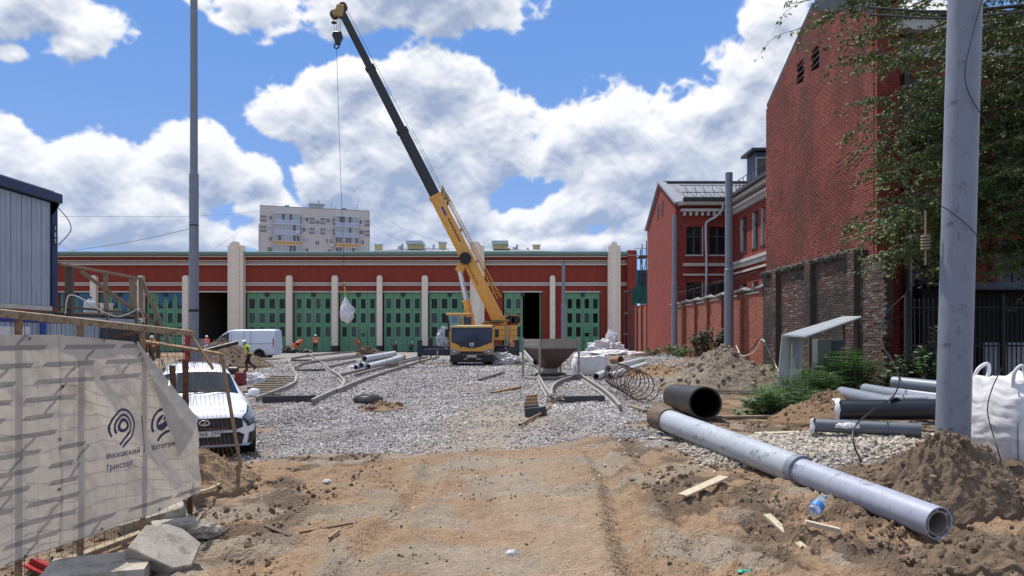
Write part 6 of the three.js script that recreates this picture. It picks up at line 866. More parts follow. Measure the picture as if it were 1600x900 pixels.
{
  const gl = 'pale pipes stacked on the ballast left of the crane', gr = 'pale pipes by the rebar coil', gb = 'pipes bundled at the right by the thick pole';
  const L = (px, py, D) => at(px, py, D);
  lyingPipe('upper pale pipe of the stack left of the crane', L(569, 560.5, 37.5), L(616, 552.5, 43.5), .155, M.galvPale, { group: gl, seam: .5 });
  lyingPipe('lowest pale pipe with rusty far end, left of the crane', L(575, 573, 36.5), L(629, 558.5, 43.2), .15, M.galvPale, { group: gl, seam: .45, rustEnd: true });
  lyingPipe('middle pipe under the upper one, left of the crane', L(564, 571, 37), L(612, 561, 43.4), .15, M.galvPale, { group: gl });
  lyingPipe('short dark-mouthed pipe at the left of the stack', L(556, 574, 36.8), L(580, 566.5, 40.5), .13, M.galvPale, { group: gl });
  lyingPipe('upper grey pipe with black band above the rebar coil', L(950, 576, 26.8), L(1004, 562.5, 33), .125, M.galvPale, { group: gr, seam: .4 });
  lyingPipe('right grey pipe lying behind the rebar coil', L(953, 588, 25.6), L(1009, 570, 31.5), .135, M.galvPale, { group: gr });
  lyingPipe('short grey pipe at the left of the rebar coil', L(931, 588.5, 25.8), L(955, 578.5, 29.5), .125, M.galvPale, { group: gr });
  lyingPipe('short rusty pipe offcut behind the upper grey pipe', L(957, 563, 34), L(970, 562, 33.4), .17, M.rust);
  lyingPipe('far brown pipe with a black mouth near the fence foot', L(1021, 554.5, 44), L(990, 557, 47), .2, M.rustDark);
  lyingPipe('white pipe slanting down behind the hopper', L(838, 565.5, 34), L(822, 549, 42), .17, M.galvPale);
  // bundle at the right
  lyingPipe('thick black plastic pipe with white wrapping by the thick pole', L(1308, 640.5, 11.6), L(1478, 640, 11.0), .158, mat('glossy_black_pipe', [.012, .016, .026], .3, { map: T.mottle }), { group: gb, wrap: true });
  lyingPipe('dark grey front pipe with white bag on its end', L(1270, 664, 10.9), L(1440, 672, 10.2), .098, mat('slate_pipe', [.10, .12, .15], .45, { map: T.streak }), { group: gb, wrap: true });
  lyingPipe('pale grey pipe directly behind the thick black one', L(1347, 625, 12.3), L(1480, 625, 11.6), .085, M.galv, { group: gb });
  lyingPipe('leftmost grey pipe of the bundle pointing away', L(1316, 614, 13.4), L(1400, 632, 11.2), .115, M.galv, { group: gb });
  lyingPipe('second grey pipe of the bundle lying askew', L(1352, 608, 13.8), L(1470, 630, 11.5), .105, M.galv, { group: gb });
  lyingPipe('rear blue-grey pipe of the bundle nearest the hedge', L(1396, 598, 14), L(1500, 609, 13), .125, mat('blue_grey_pipe', [.20, .24, .30], .45, { map: T.streak }), { group: gb });
  lyingPipe('thin pale pipe between the rear pipes of the bundle', L(1392, 610, 13.4), L(1490, 622, 12), .05, M.galvPale, { group: gb });
}
// heaps on the right
heap('dirt_heap', 'tall grey-brown dirt heap in front of the brick fence', 'heap', 6.0, 21, 1.75, 1.5, 1.22, mat('grey_brown_soil', [.25, .205, .16], .97, { map: T.dirt, bumpMap: T.lump, bumpScale: .03 }), 11);
heap('dirt_heap', 'dark lumpy soil heap around the foot of the thick pole', 'heap', 4.5, 7.75, .85, .68, .58, M.soil, 17, { sharp: 1.1 });
heap('dirt_heap', 'low brown soil bank beside the green thicket and pipes', 'heap', 5.8, 13.4, 1.1, 1.2, .5, mat('fresh_brown_soil', [.21, .138, .082], .97, { map: T.dirt, bumpMap: T.lump, bumpScale: .03 }), 23);
heap('dirt_heap', 'flat sandy spill left of the tall dirt heap', 'heap', 5.4, 27, 1.5, 2.2, .28, M.sand, 29);
heap('dirt_heap', 'churned dark soil ridge along the lying pole', 'heap', 4.3, 6.2, 1.0, .6, .16, M.soil, 37, { sharp: 1.6 });
// ---------------------------------------------------------------- concrete hopper
{
  const D = 28, p = at(860, 588, D), gy = .42, cx = p[0], z = -D, t = thing('concrete_hopper', 'rusty conical concrete hopper on a four-legged frame', 'hopper', [cx, gy, z]), crust = mat('cement_crust', [.36, .33, .30], .95, { map: T.dirt, bumpMap: T.lump, bumpScale: .01 }), cone = mat('brown_stained_steel', [.13, .082, .068], .75, { map: T.streak, bumpMap: T.lump, bumpScale: .006 });
  const top = 1.86, mid = 1.56, w = .78, turn = .38, fr = (w0, y0, w1, y1) => { const g = new THREE.CylinderGeometry(w1 * 1.414, w0 * 1.414, y1 - y0, 4, 1, true); g.rotateY(Math.PI / 4 + turn); g.translate(cx, (y0 + y1) / 2, z); return toCreasedNormals(g, .3); };
  mesh('rim_box', [fr(w, mid, w, top), fr(w - .02, mid, w - .02, top)], crust, t); const rimB = fr(w + .03, top - .03, w + .03, top + .05); mesh('rim_lip', [rimB, fr(w - .03, top - .03, w - .03, top + .05)], crust, t);
  mesh('cone', [fr(.2, .78, w - .005, mid + .01)], cone, t); mesh('spout', [fr(.24, .5, .2, .85)], crust, t); 
  const c = Math.cos(turn), s = Math.sin(turn), rot = (a, b) => [cx + a * c + b * s, z - a * s + b * c];
  for (const [a, b] of [[-1, -1], [1, -1], [1, 1], [-1, 1]]) { const q = rot(a * (w + .02), b * (w + .02)); mesh('leg', beam([q[0], gy, q[1]], [q[0], top + (a * b > 0 ? .12 : .04), q[1]], .075, .075), crust, t); }
  for (const [a, b, e, f] of [[-1, 1, 1, 1], [-1, -1, 1, -1], [-1, -1, -1, 1], [1, -1, 1, 1]]) { const q = rot(a * w, b * w), q2 = rot(e * w, f * w); mesh('base_rail', beam([q[0], gy + .05, q[1]], [q2[0], gy + .05, q2[1]], .08, .08), crust, t); const m = rot((a + e) * w * .5, (b + f) * w * .5); mesh('cone_rib', beam([mixf(q[0], cx, .03), mid - .02, mixf(q[1], z, .03)], [mixf(q[0], cx, .68), .8, mixf(q[1], z, .68)], .04, .04), cone, t); }
  mesh('gate_ring', new THREE.TorusGeometry(.55, .045, 8, 30).rotateX(Math.PI / 2).translate(cx, gy + .16, z), M.tar, t);
}
// ---------------------------------------------------------------- rails, ties and loose steel on the ballast
function sweep(pts, prof, closed) {
  const cur = new THREE.CatmullRomCurve3(pts.map((p) => V(...p)), false, 'centripetal'), n = Math.max(6, pts.length * 8), pos = [], idx = [], m = prof.length;
  for (let i = 0; i <= n; i++) { const p = cur.getPoint(i / n), d = cur.getTangent(i / n), s = V(-d.z, 0, d.x).normalize(); for (const [a, b] of prof) pos.push(p.x + s.x * a, p.y + b, p.z + s.z * a); }
  for (let i = 0; i < n; i++) for (let j = 0; j < m; j++) { const a = i * m + j, b = i * m + (j + 1) % m; idx.push(a, a + m, b, b, a + m, b + m); }
  for (let j = 1; j < m - 1; j++) { idx.push(0, j, j + 1); const o = n * m; idx.push(o, o + j + 1, o + j); }
  const g = new THREE.BufferGeometry(); g.setAttribute('position', new THREE.Float32BufferAttribute(pos, 3)); g.setIndex(idx); const q = g.toNonIndexed(); q.computeVertexNormals(); return q;
}
{
  const RP = [[-.07, 0], [.07, 0], [.07, .015], [.012, .03], [.012, .11], [.036, .12], [.036, .155], [-.036, .155], [-.036, .12], [-.012, .11], [-.012, .03], [-.07, .015]];
  const railM = mat('dusty_rail_steel', [.33, .31, .29], .6, { map: T.dirt, bumpMap: T.grain, bumpScale: .002 }), grp = 'loose tram rails on the ballast';
  const rail = (label, px) => { const pts = px.map(([a, b]) => { const p = gp(a, b); return [p[0], p[1] + .02, p[2]]; }); return solo('tram_rail', label, 'rail', sweep(pts, RP), railM, pts[0], { group: grp }); };
  rail('curved left rail bending towards the white car', [[446, 556], [452, 570], [459, 583], [463, 592], [460, 603], [446, 611], [424, 620], [400, 629]]);
  rail('curved middle rail ending at the steel sill', [[479, 554], [503, 570], [517, 583], [529, 591], [537, 601], [534, 610], [516, 620], [488, 634]]);
  rail('long straight rail running from the sill to the crane outrigger', [[527, 616], [560, 601], [610, 583], [650, 570], [686, 559]]);
  rail('straight rail ending at the middle curved rail', [[528, 591], [560, 583], [600, 573], [660, 558]]);
  rail('short far rail nearest the standing workers', [[456, 562], [480, 558], [520, 554], [556, 550.5]]);
  rail('curved rail joining the left curve to the depot gates', [[462, 577], [474, 571], [500, 566], [560, 557]]);
  rail('rail running behind the stacked pale pipes', [[498, 567], [540, 562], [580, 556], [610, 552]]);
  rail('short rail in front of the stacked pale pipes', [[513, 576], [535, 571], [556, 566]]);
  rail('far straight rail heading for the third green gate', [[470, 569.5], [520, 562], [560, 556.5], [604, 551]]);
  rail('straight rail between the pale pipes and the crane', [[556, 590], [600, 577], [640, 566], [668, 559.5]]);
  rail('left rail of the right-hand switch under the hopper', [[836, 582], [846, 602], [855, 618], [862, 628]]);
  rail('curved rail of the right-hand switch before the hopper', [[861, 628], [863, 612], [874, 602], [893, 595], [908, 589]]);
  rail('right rail of the switch ending near the rebar coil', [[904, 589], [922, 602], [944, 618], [962, 636], [968, 645]]);
  const sill = (label, a, b, h, m = M.darkSteel) => { const p = gp(...a), q = gp(...b); return solo('steel_tie', label, 'tie', flat([p[0], p[1] + h / 2, p[2]], [q[0], q[1] + h / 2, q[2]], .16, h, .01), m, p, { group: 'steel ties between the rails' }); };
  sill('wide dark steel sill across the front of the left switch', [413, 630], [490, 629], .2); sill('dark tie between the left curve and middle rail', [460, 581], [508, 580], .13); sill('far dark tie near the white van', [455, 564.5], [487, 564], .12); sill('dark tie across the right-hand switch', [873, 629], [944, 628], .16);
  sill('loose flat steel strip left of the hopper', [800, 613], [768, 616], .03, M.rust); sill('bundle of rusty bars in the yard centre', [770, 616], [812, 607], .08, M.rust); sill('bent black strip in the yard centre', [749, 596], [786, 584], .09, M.tar);
  const sleepers = [[823, 626, 838, 625], [822, 631, 839, 630], [821, 637, 839, 636], [820, 643, 841, 642], [821, 651, 853, 650]];
  sleepers.forEach(([a, b, c, d], i) => { const p = gp(a, b), q = gp(c, d); solo('sleeper_plate', ['farthest', 'second farthest', 'middle', 'second nearest', 'nearest and longest'][i] + ' of the steel sleeper plates left of the right-hand switch', 'plate', flat([p[0], p[1] + .08, p[2]], [q[0], q[1] + .08, q[2]], .12, i === 4 ? .2 : .12, .008), i < 3 ? M.rust : M.darkSteel, p, { group: 'sleeper plates' }); });
  for (let i = 0; i < 9; i++) { const p = gp(452 - i * 4.2 + 6 * n3(i, 2, 2), 590 + i * 3.6); solo('timber_sleeper', ['farthest', 'second', 'third', 'fourth', 'fifth', 'sixth', 'seventh', 'eighth', 'nearest'][i] + ' grey timber sleeper beside the left curved rail, counted from the depot', 'sleeper', box(1.0 + .4 * (i % 3) * .5, .1, .2, p[0] - .3, p[1] + .04, p[2], .01), M.wood, p, { group: 'sleepers beside the left rail' }); }
  solo('rusty_tube', 'thin bent tube reaching from the switch towards the sand', 'tube', cable([gp(812, 668), gp(830, 658), gp(850, 647), gp(866, 632)].map((p) => [p[0], p[1] + .05, p[2]]), .028, 24, 8), M.rust, gp(812, 668));
  { const p = gp(868, 634), r = rng(3), pts = Array.from({ length: 60 }, (_, i) => [p[0] + (r() - .5) * .45, p[1] + .08 + r() * .2, p[2] + (r() - .5) * .3]); solo('wire_tangle', 'tangle of dusty wire at the point of the switch', 'wire', cable(pts, .012, 260, 5), M.steel, p); }
  // manhole ring
  { const p = gp(575, 630), t = thing('manhole_ring', 'black conical manhole ring lying on the ballast', 'manhole', p); const g = new THREE.LatheGeometry([[.20, 0], [.42, 0], [.38, .1], [.30, .2], [.26, .22], [.22, .2], [.2, 0]].map((a) => new THREE.Vector2(...a)), 36); g.translate(...p); mesh('ring', g, M.tar, t); for (let i = 0; i < 8; i++) { const a = i * .785; mesh('rib', box(.03, .1, .06, p[0] + Math.cos(a) * .37, p[1] + .1, p[2] + Math.sin(a) * .37), M.tar, t); } }
  heap('sand_heap', 'small brown spill in front of the manhole ring', 'heap', gp(596, 640)[0], -gp(596, 640)[2], .55, .5, .16, M.sand, 41);
  // rebar coil
  { const a = at(962, 585, 21), b = at(1008, 607, 17.2), ax = V(...b).sub(V(...a)), len = ax.length(), d = ax.normalize(), s = V(0, 1, 0).cross(d).normalize(), u = d.clone().cross(s), R = .335, t = thing('rebar_coil', 'rusty spiral rebar cage lying beside the grey pipes', 'rebar cage', [a[0], G(a[0], 20), a[2]]);
    const P2 = (f, an, rr = R) => V(...a).addScaledVector(d, len * f).addScaledVector(s, Math.cos(an) * rr).addScaledVector(u, Math.sin(an) * rr).toArray(); const turns = 9, pts = []; for (let i = 0; i <= turns * 20; i++) pts.push(P2(Math.pow(i / (turns * 20), 1.3), i / 20 * 6.283)); mesh('spiral', cable(pts, .0135, turns * 36, 6), M.rustDark, t); for (let i = 0; i < 7; i++) mesh('bar', rod(P2(-.08, 2.2 + i * .55, R * .96), P2(.62 + .05 * i, 2.5 + i * .5, R * .96), .013, .013, 6), M.rustDark, t); }
}
// ---------------------------------------------------------------- trees and shrubs: every leaf is a small folded face
function leafSink() { return { pos: [], nor: [], col: [] }; }
function addLeaf(S, p, d, up, len, wid, c) {                                  // two triangles folded on the midrib, slightly drooping
  const s = V(0, 0, 0).crossVectors(d, up).normalize().multiplyScalar(wid / 2), m = p.clone().addScaledVector(d, len * .5).addScaledVector(up, len * .06), e = p.clone().addScaledVector(d, len), l = m.clone().add(s), r = m.clone().sub(s);
  const n1 = V(0, 0, 0).crossVectors(l.clone().sub(p), e.clone().sub(p)).normalize(), n2 = V(0, 0, 0).crossVectors(e.clone().sub(p), r.clone().sub(p)).normalize();
  for (const q of [p, l, e]) { S.pos.push(q.x, q.y, q.z); S.nor.push(n1.x, n1.y, n1.z); S.col.push(...c); } for (const q of [p, e, r]) { S.pos.push(q.x, q.y, q.z); S.nor.push(n2.x, n2.y, n2.z); S.col.push(...c); }
}
function leafGeo(S) { const g = new THREE.BufferGeometry(); g.setAttribute('position', new THREE.Float32BufferAttribute(S.pos, 3)); g.setAttribute('normal', new THREE.Float32BufferAttribute(S.nor, 3)); g.setAttribute('color', new THREE.Float32BufferAttribute(S.col, 3)); g.setAttribute('uv', new THREE.Float32BufferAttribute(new Float32Array(S.pos.length / 3 * 2), 2)); return g; }
const leafM = mat('leaf', [1, 1, 1], .6, { vertexColors: true, transmission: .42, thickness: 0 }), barkM = mat('grey_bark', [.11, .09, .075], .95, { map: T.wood, bumpMap: T.lump, bumpScale: .02 });
const leafTone = (r, base) => { const k = .65 + r() * .75, y = r(); return [base[0] * k * (1 + .5 * (y > .85)), base[1] * k * (1 + .15 * (y > .85)), base[2] * k]; };
{
  const r = rng(501), S = leafSink(), wood = [], base = [14.2, .7, -16.2];
  const t = thing('maple_tree', 'leafy tree overhanging from the right in front of the red building', 'tree', base);
  const trunk = [[14.2, .5, -16.2], [14.0, 3.2, -16.1], [13.7, 6, -15.8], [13.2, 9, -15.6], [12.9, 12, -15.5]];
  const tube = (pts, r0, r1, seg = 12, rad = 7) => { const c = new THREE.CatmullRomCurve3(pts.map((p) => V(...p))), g = new THREE.TubeGeometry(c, seg, 1, rad, false), p = g.attributes.position; for (let i = 0; i <= seg; i++) { const o = c.getPointAt(i / seg), rr = mixf(r0, r1, i / seg); for (let j = 0; j <= rad; j++) { const k = i * (rad + 1) + j; p.setXYZ(k, o.x + (p.getX(k) - o.x) * rr, o.y + (p.getY(k) - o.y) * rr, o.z + (p.getZ(k) - o.z) * rr); } } return g; };
  mesh('trunk', tube(trunk, .30, .14, 24, 12), barkM, t);
  // limbs reach for these places; the last number is how leafy each is
  const goals = [[1235, 50, 16.2, .4], [1225, 8, 15.5, .5], [1295, 30, 16, .7], [1330, 100, 16.4, .75], [1330, 205, 16.6, .65], [1360, 160, 16.8, 1.1], [1350, 290, 16.6, .9], [1335, 350, 16.2, .9], [1345, 60, 16.6, .9], [1370, 110, 17.6, 1], [1340, 250, 17.4, 1], [1360, 370, 17.8, 1.2], [1375, 330, 16.4, 1.2], [1400, 260, 17, 1], [1390, 400, 16.6, 1.2], [1430, 90, 16, .9], [1420, 200, 16.5, 1.1], [1440, 320, 17, 1.3], [1440, 400, 16.8, 1.3], [1470, 150, 16.2, 1.2], [1460, 250, 16.8, 1.3], [1480, 350, 16.4, 1.2], [1540, 60, 15.4, .9], [1560, 140, 15.8, 1.3], [1590, 220, 15.5, 1.4], [1550, 280, 15.4, 1.5], [1600, 330, 15.2, 1.5], [1540, 370, 15.8, 1.4], [1590, 410, 15.5, 1.3], [1640, 100, 15, 1.3], [1660, 280, 14.8, 1.4], [1700, 180, 14.6, 1.4], [1640, 20, 14.8, 1], [1500, 20, 15.6, .7], [1380, 30, 15.8, .6], [1550, 430, 16.4, 1.2], [1600, 470, 16.6, .9], [1420, 140, 18.6, 1.2], [1470, 60, 18.4, 1.1], [1450, 200, 18.8, 1.4], [1500, 270, 18.8, 1.4], [1440, 280, 18.6, 1.3], [1410, 340, 18.4, 1.2], [1470, 420, 18.6, 1.2], [1560, 200, 18.2, 1.5], [1580, 300, 18.4, 1.5], [1560, 400, 18.4, 1.5], [1620, 140, 17.6, 1.5], [1640, 380, 17.8, 1.5], [1530, 120, 18.2, 1.4], [1395, 180, 17.8, .9], [1370, 280, 18.2, 1.1], [1385, 360, 18.4, 1.3], [1420, 400, 18.6, 1.3], [1455, 350, 18.8, 1.3], [1365, 230, 17.2, .8], [1400, 310, 17.4, 1.2], [1350, 410, 17.6, .9], [1500, 180, 19, 1.5], [1530, 330, 19, 1.5], [1600, 250, 18.8, 1.5], [1480, 110, 18.8, 1.3], [1590, 90, 18.4, 1.4]];
  const leafB = [[.125, .20, .04], [.09, .17, .04], [.15, .205, .055]];
  goals.forEach(([px, py, D, dense], gi) => {
    const e = at(px, py, D), h = clamp(e[1] + .6 + (r() - .3), 3.2, 11.4), f = (h - .5) / 11.5, ci = new THREE.CatmullRomCurve3(trunk.map((p) => V(...p))).getPoint(clamp(f)), st = ci.toArray();
    const mid = [mixf(st[0], e[0], .5) + (r() - .5) * .4, Math.max(mixf(st[1], e[1], .5) + .35 + r() * .35, 0), mixf(st[2], e[2], .5) + (r() - .5) * .5], L = dist(st, e), pts = [st, mid, e];
    wood.push(tube(pts, .016 + .008 * L, .006, 14, 5));
    const cur = new THREE.CatmullRomCurve3(pts.map((p) => V(...p))), n = Math.round(5 + L * (dense > .7 ? 7.5 : 4.2) * (.45 + dense * .6));
    for (let i = 0; i < n; i++) {
      const f2 = (dense > .7 ? .22 : .34) + (dense > .7 ? .78 : .66) * Math.pow(r(), .75), o = cur.getPoint(f2), an = r() * 6.283, droop = .25 + r() * .7, len = (.45 + r() * .85) * (dense < .6 ? .75 : 1), d1 = V(Math.cos(an), .25 - droop * .4, Math.sin(an)).normalize();
      const p1 = o.clone().addScaledVector(d1, len * .5), p2 = o.clone().addScaledVector(d1, len).add(V(0, -droop * len * .55, 0)); wood.push(tube([o.toArray(), p1.toArray(), p2.toArray()], .0075, .0025, 5, 3));
      const tc = new THREE.CatmullRomCurve3([o, p1, p2]), nl = Math.round((11 + r() * 13) * (.35 + dense * .75)), bc = leafB[Math.floor(r() * 3)];
      for (let k = 0; k < nl; k++) { const q = tc.getPoint(.12 + .88 * r()), a2 = r() * 6.283, dd = V(Math.cos(a2), -.55 - r() * .5, Math.sin(a2)).normalize(), c = leafTone(r, bc); const off = dd.clone().multiplyScalar(.02 + r() * .05); for (let m = 0; m < 5; m++) { const d3 = dd.clone().add(V((r() - .5) * 1.1, (r() - .5) * .5, (r() - .5) * 1.1)).normalize(); addLeaf(S, q.clone().add(off), d3, V(r() - .5, 1, r() - .5).normalize(), .045 + r() * .06, .02 + r() * .024, c); } }
    }
  });
  mesh('limbs', wood, barkM, t); mesh('crown', leafGeo(S), leafM, t, { uv: true });
  console.log('tree leaves', S.pos.length / 18);
}
function shrub(name, label, x, D, rx, rz, h, n, o = {}) {
  const r = rng(Math.round(x * 100 + D * 37)), S = leafSink(), stems = [], gy = G(x, D), t = thing(name, label, o.cat || 'shrub', [x, gy, -D], { group: o.group });
  for (let i = 0; i < n; i++) {
    const a = r() * 6.283, q = Math.sqrt(r()), bxx = x + Math.cos(a) * q * rx * .75, bD = D + Math.sin(a) * q * rz * .75, b = V(bxx, G(bxx, bD) - .02, -bD), hh = h * (.5 + r() * .6) * (1 - q * q * .4), out = V(Math.cos(a) * q * rx * .4 + (r() - .5) * .25, 0, -(Math.sin(a) * q * rz * .4) + (r() - .5) * .25), tip = b.clone().add(out).add(V(0, hh, 0)), md = b.clone().lerp(tip, .55).add(V((r() - .5) * .1, hh * .1, (r() - .5) * .1)), cv = new THREE.CatmullRomCurve3([b, md, tip]);
    stems.push(new THREE.TubeGeometry(cv, 4, .006 + .004 * hh, 3, false)); const nl = Math.round((o.per || 34) * (.6 + r() * .7)), bc = (o.colors || [[.06, .17, .022], [.08, .21, .03], [.045, .13, .022]])[Math.floor(r() * 3)];
    for (let k = 0; k < nl; k++) { const f = .15 + .85 * Math.pow(r(), .8), p = cv.getPoint(f), an = k * 2.4 + r() * .8, d = V(Math.cos(an), o.rise ?? .25, Math.sin(an)).normalize(), len = (o.len || .11) * (.6 + r() * .7), c = leafTone(r, bc); if (o.fern) { for (let m = 0; m < 6; m++) { const pp = p.clone().addScaledVector(d, len * m * .28).add(V(0, -.02 * m * m * .12, 0)); for (const s of [-1, 1]) { const dd = d.clone().applyAxisAngle(V(0, 1, 0), s * 1.0).add(V(0, -.1, 0)).normalize(); addLeaf(S, pp, dd, V(0, 1, 0), len * .45, .016, c); } } } else addLeaf(S, p, d, V((r() - .5) * .6, 1, (r() - .5) * .6).normalize(), len, len * (o.ratio || .5), c); }
  }
  mesh('stems', stems, barkM, t); mesh('foliage', leafGeo(S), leafM, t, { uv: true }); return t;
}
{
  const X = (px, D) => (px - CX) / F * D;
  shrub('fern_thicket', 'tall feathery green thicket in front of the little canopy', X(1322, 16.6), 16.6, .62, .6, 1.25, 74, { fern: true, per: 17, len: .2 });
  shrub('fern_thicket', 'feathery green thicket left of the tall one', X(1262, 15.8), 15.8, .65, .65, .95, 66, { fern: true, per: 16, len: .19 });
  shrub('fern_thicket', 'low green thicket nearest the soil bank', X(1235, 14.6), 14.6, .75, .55, .75, 52, { fern: true, per: 14, len: .17 });
  shrub('fern_thicket', 'small bright tuft right of the tall thicket', X(1335, 15.2), 15.2, .3, .25, .45, 14, { fern: true, per: 12, len: .11, colors: [[.06, .19, .02], [.07, .2, .03], [.05, .15, .02]] });
  shrub('broadleaf_weed', 'broad-leaved weeds at the left foot of the thicket', X(1200, 15.2), 15.2, .45, .4, .38, 22, { per: 20, len: .16, ratio: .75, rise: .5 });
  shrub('broadleaf_weed', 'weeds growing at the old wall foot behind the dirt heap', X(1195, 22), 22, .6, .5, .6, 20, { per: 22, len: .14, ratio: .6 });
  shrub('broadleaf_weed', 'small weed clump beside the white stone block', X(1170, 14.6), 14.6, .22, .2, .2, 10, { per: 16, len: .09 });
  shrub('hedge_shrub', 'dark leafy creeper under the iron fence', X(1425, 15.6), 15.6, .75, .4, 1.25, 40, { per: 46, len: .13, ratio: .7, colors: [[.035, .10, .02], [.05, .14, .025], [.025, .075, .018]] });
  shrub('hedge_shrub', 'leafy creeper beside the thick pole below the fence', X(1458, 15.0), 15.0, .4, .4, 1.6, 22, { per: 46, len: .13, ratio: .7, colors: [[.035, .10, .02], [.05, .14, .025], [.025, .075, .018]] });
  shrub('fence_bush', 'dark rounded bush growing against the brick fence', X(1112, 33), 33, .9, .6, 1.7, 46, { per: 60, len: .15, ratio: .5, colors: [[.025, .07, .02], [.03, .085, .022], [.02, .06, .018]] });
  shrub('tall_weed', 'light green weeds at the foot of the slim pole by the fence', X(1047, 40), 40, 1.1, .7, .9, 32, { per: 36, len: .17, ratio: .45 });
  shrub('tall_weed', 'weeds along the fence between the two slim poles', X(1075, 37), 37, .8, .5, .6, 18, { per: 30, len: .15, ratio: .45 });
}
// ---------------------------------------------------------------- people: one continuous skin over tapered bones
const skinC = [.42, .25, .17];
function person(label, foot, turn, pose, wear, o = {}) {
  // local frame: faces +z, feet at y = 0, metres
  const J = {}; for (const k in pose) J[k] = V(...pose[k]);
  const bones = [];                                                            // [a, b, ra, rb, cloth]
  const add = (a, b, ra, rb, c) => bones.push([J[a], J[b], ra, rb, c]);
  add('pelvis', 'chest', .145, .165, 'top'); add('chest', 'neck', .15, .075, 'top'); add('neck', 'head', .058, .07, 'skin');
  for (const s of ['L', 'R']) { add('sh' + s, 'el' + s, .062, .047, wear.sleeve ? 'sleeve' : 'skin'); add('el' + s, 'wr' + s, .045, .032, wear.sleeve === 'long' ? 'sleeve' : 'skin'); add('hip' + s, 'kn' + s, .095, .062, 'legs'); add('kn' + s, 'an' + s, .062, .042, 'legs'); add('an' + s, 'to' + s, .048, .038, 'shoe'); bones.push([J.chest, J['sh' + s], .11, .07, 'top']); bones.push([J.pelvis, J['hip' + s], .12, .1, 'legs']); }
  const hd = J.head, face = o.look ? V(...o.look).normalize() : V(0, 0, 1);
  const box3 = new THREE.Box3(); for (const k in J) box3.expandByPoint(J[k]); box3.expandByScalar(.24); const c = box3.getCenter(V(0, 0, 0)), half = Math.max(...box3.getSize(V(0, 0, 0)).toArray()) / 2;
  const res = o.res || 88, mc = new MarchingCubes(res, leafM, false, false, 60000); mc.isolation = 0;
  const cell = 2 * half / res, near = new Float32Array(3), tmp = V(0, 0, 0), ab = V(0, 0, 0);
  const sd = (p, b) => { ab.subVectors(b[1], b[0]); const t = clamp(tmp.subVectors(p, b[0]).dot(ab) / ab.lengthSq()); return tmp.addScaledVector(ab, -t).length() - mixf(b[2], b[3], t); };
  const headSd = (p) => { const q = p.clone().sub(hd); const f = q.dot(face); const skull = Math.hypot(q.x / .078, q.y / .118, q.z / .095) - 1; const nose = p.distanceTo(hd.clone().addScaledVector(face, .098).add(V(0, -.015, 0))) - .017; const jaw = p.distanceTo(hd.clone().addScaledVector(face, .045).add(V(0, -.075, 0))) - .052; return Math.min(skull * .085, nose, jaw); };
  const field = (p) => { let s = 0; const k = 26; for (const b of bones) { const d = sd(p, b); if (d < .25) s += Math.exp(-k * d * 1.6); } const h = headSd(p); if (h < .2) s += Math.exp(-k * h * 1.6); return s > 0 ? -Math.log(s) / (k * 1.6) : .25; };
  const P = V(0, 0, 0); for (let z = 0; z < res; z++) for (let y = 0; y < res; y++) for (let x = 0; x < res; x++) { P.set(c.x + (x - res / 2) * cell, c.y + (y - res / 2) * cell, c.z + (z - res / 2) * cell); mc.field[x + y * res + z * res * res] = -field(P); }
  mc.update(); const n = mc.count, pos = new Float32Array(n * 3), nor = new Float32Array(n * 3), col = new Float32Array(n * 3);
  const cols = { top: wear.top, legs: wear.legs, skin: skinC, sleeve: wear.sleeveC || wear.top, shoe: [.02, .02, .022] };
  for (let i = 0; i < n; i++) {
    const x = c.x + mc.positionArray[i * 3] * half, y = c.y + mc.positionArray[i * 3 + 1] * half, z = c.z + mc.positionArray[i * 3 + 2] * half; pos[i * 3] = x; pos[i * 3 + 1] = y; pos[i * 3 + 2] = z; nor[i * 3] = mc.normalArray[i * 3]; nor[i * 3 + 1] = mc.normalArray[i * 3 + 1]; nor[i * 3 + 2] = mc.normalArray[i * 3 + 2];
    P.set(x, y, z); let best = 9, cl = 'skin'; for (const b of bones) { const d = sd(P, b); if (d < best) { best = d; cl = b[4]; } } if (headSd(P) < best) cl = 'skin';
    let k = cols[cl]; if (cl === 'top' && wear.stripe) { const f = tmp.subVectors(P, J.pelvis).dot(ab.subVectors(J.neck, J.pelvis)) / ab.lengthSq(); if (Math.abs(f - .22) < .05 || Math.abs(f - .46) < .05) k = [.62, .64, .6]; if (f < .04) k = wear.legs; }
    if (cl === 'skin' && headSd(P) < .02) { const q = P.clone().sub(hd), side = q.dot(V(0, 1, 0).cross(face)); const f = q.dot(face); if (f > .05 && Math.abs(q.y - .012) < .012 && Math.abs(Math.abs(side) - .032) < .014) k = [.05, .04, .035]; if (f > .06 && Math.abs(q.y + .062) < .008 && Math.abs(side) < .026) k = [.25, .09, .08]; if (q.y > .05 || f < -.03) k = wear.hair || [.04, .03, .025]; }
    col.set(k, i * 3);
  }
  const g = new THREE.BufferGeometry(); g.setAttribute('position', new THREE.BufferAttribute(pos, 3)); g.setAttribute('normal', new THREE.BufferAttribute(nor, 3)); g.setAttribute('color', new THREE.BufferAttribute(col, 3)); g.setAttribute('uv', new THREE.BufferAttribute(new Float32Array(n * 2), 2));
  // hands: palm and five bent fingers, ears
  const extra = []; const tint = (q, k) => { q = N(q); const m = q.attributes.position.count, a = new Float32Array(m * 3); for (let i = 0; i < m; i++) a.set(k, i * 3); q.setAttribute('color', new THREE.BufferAttribute(a, 3)); return q; };
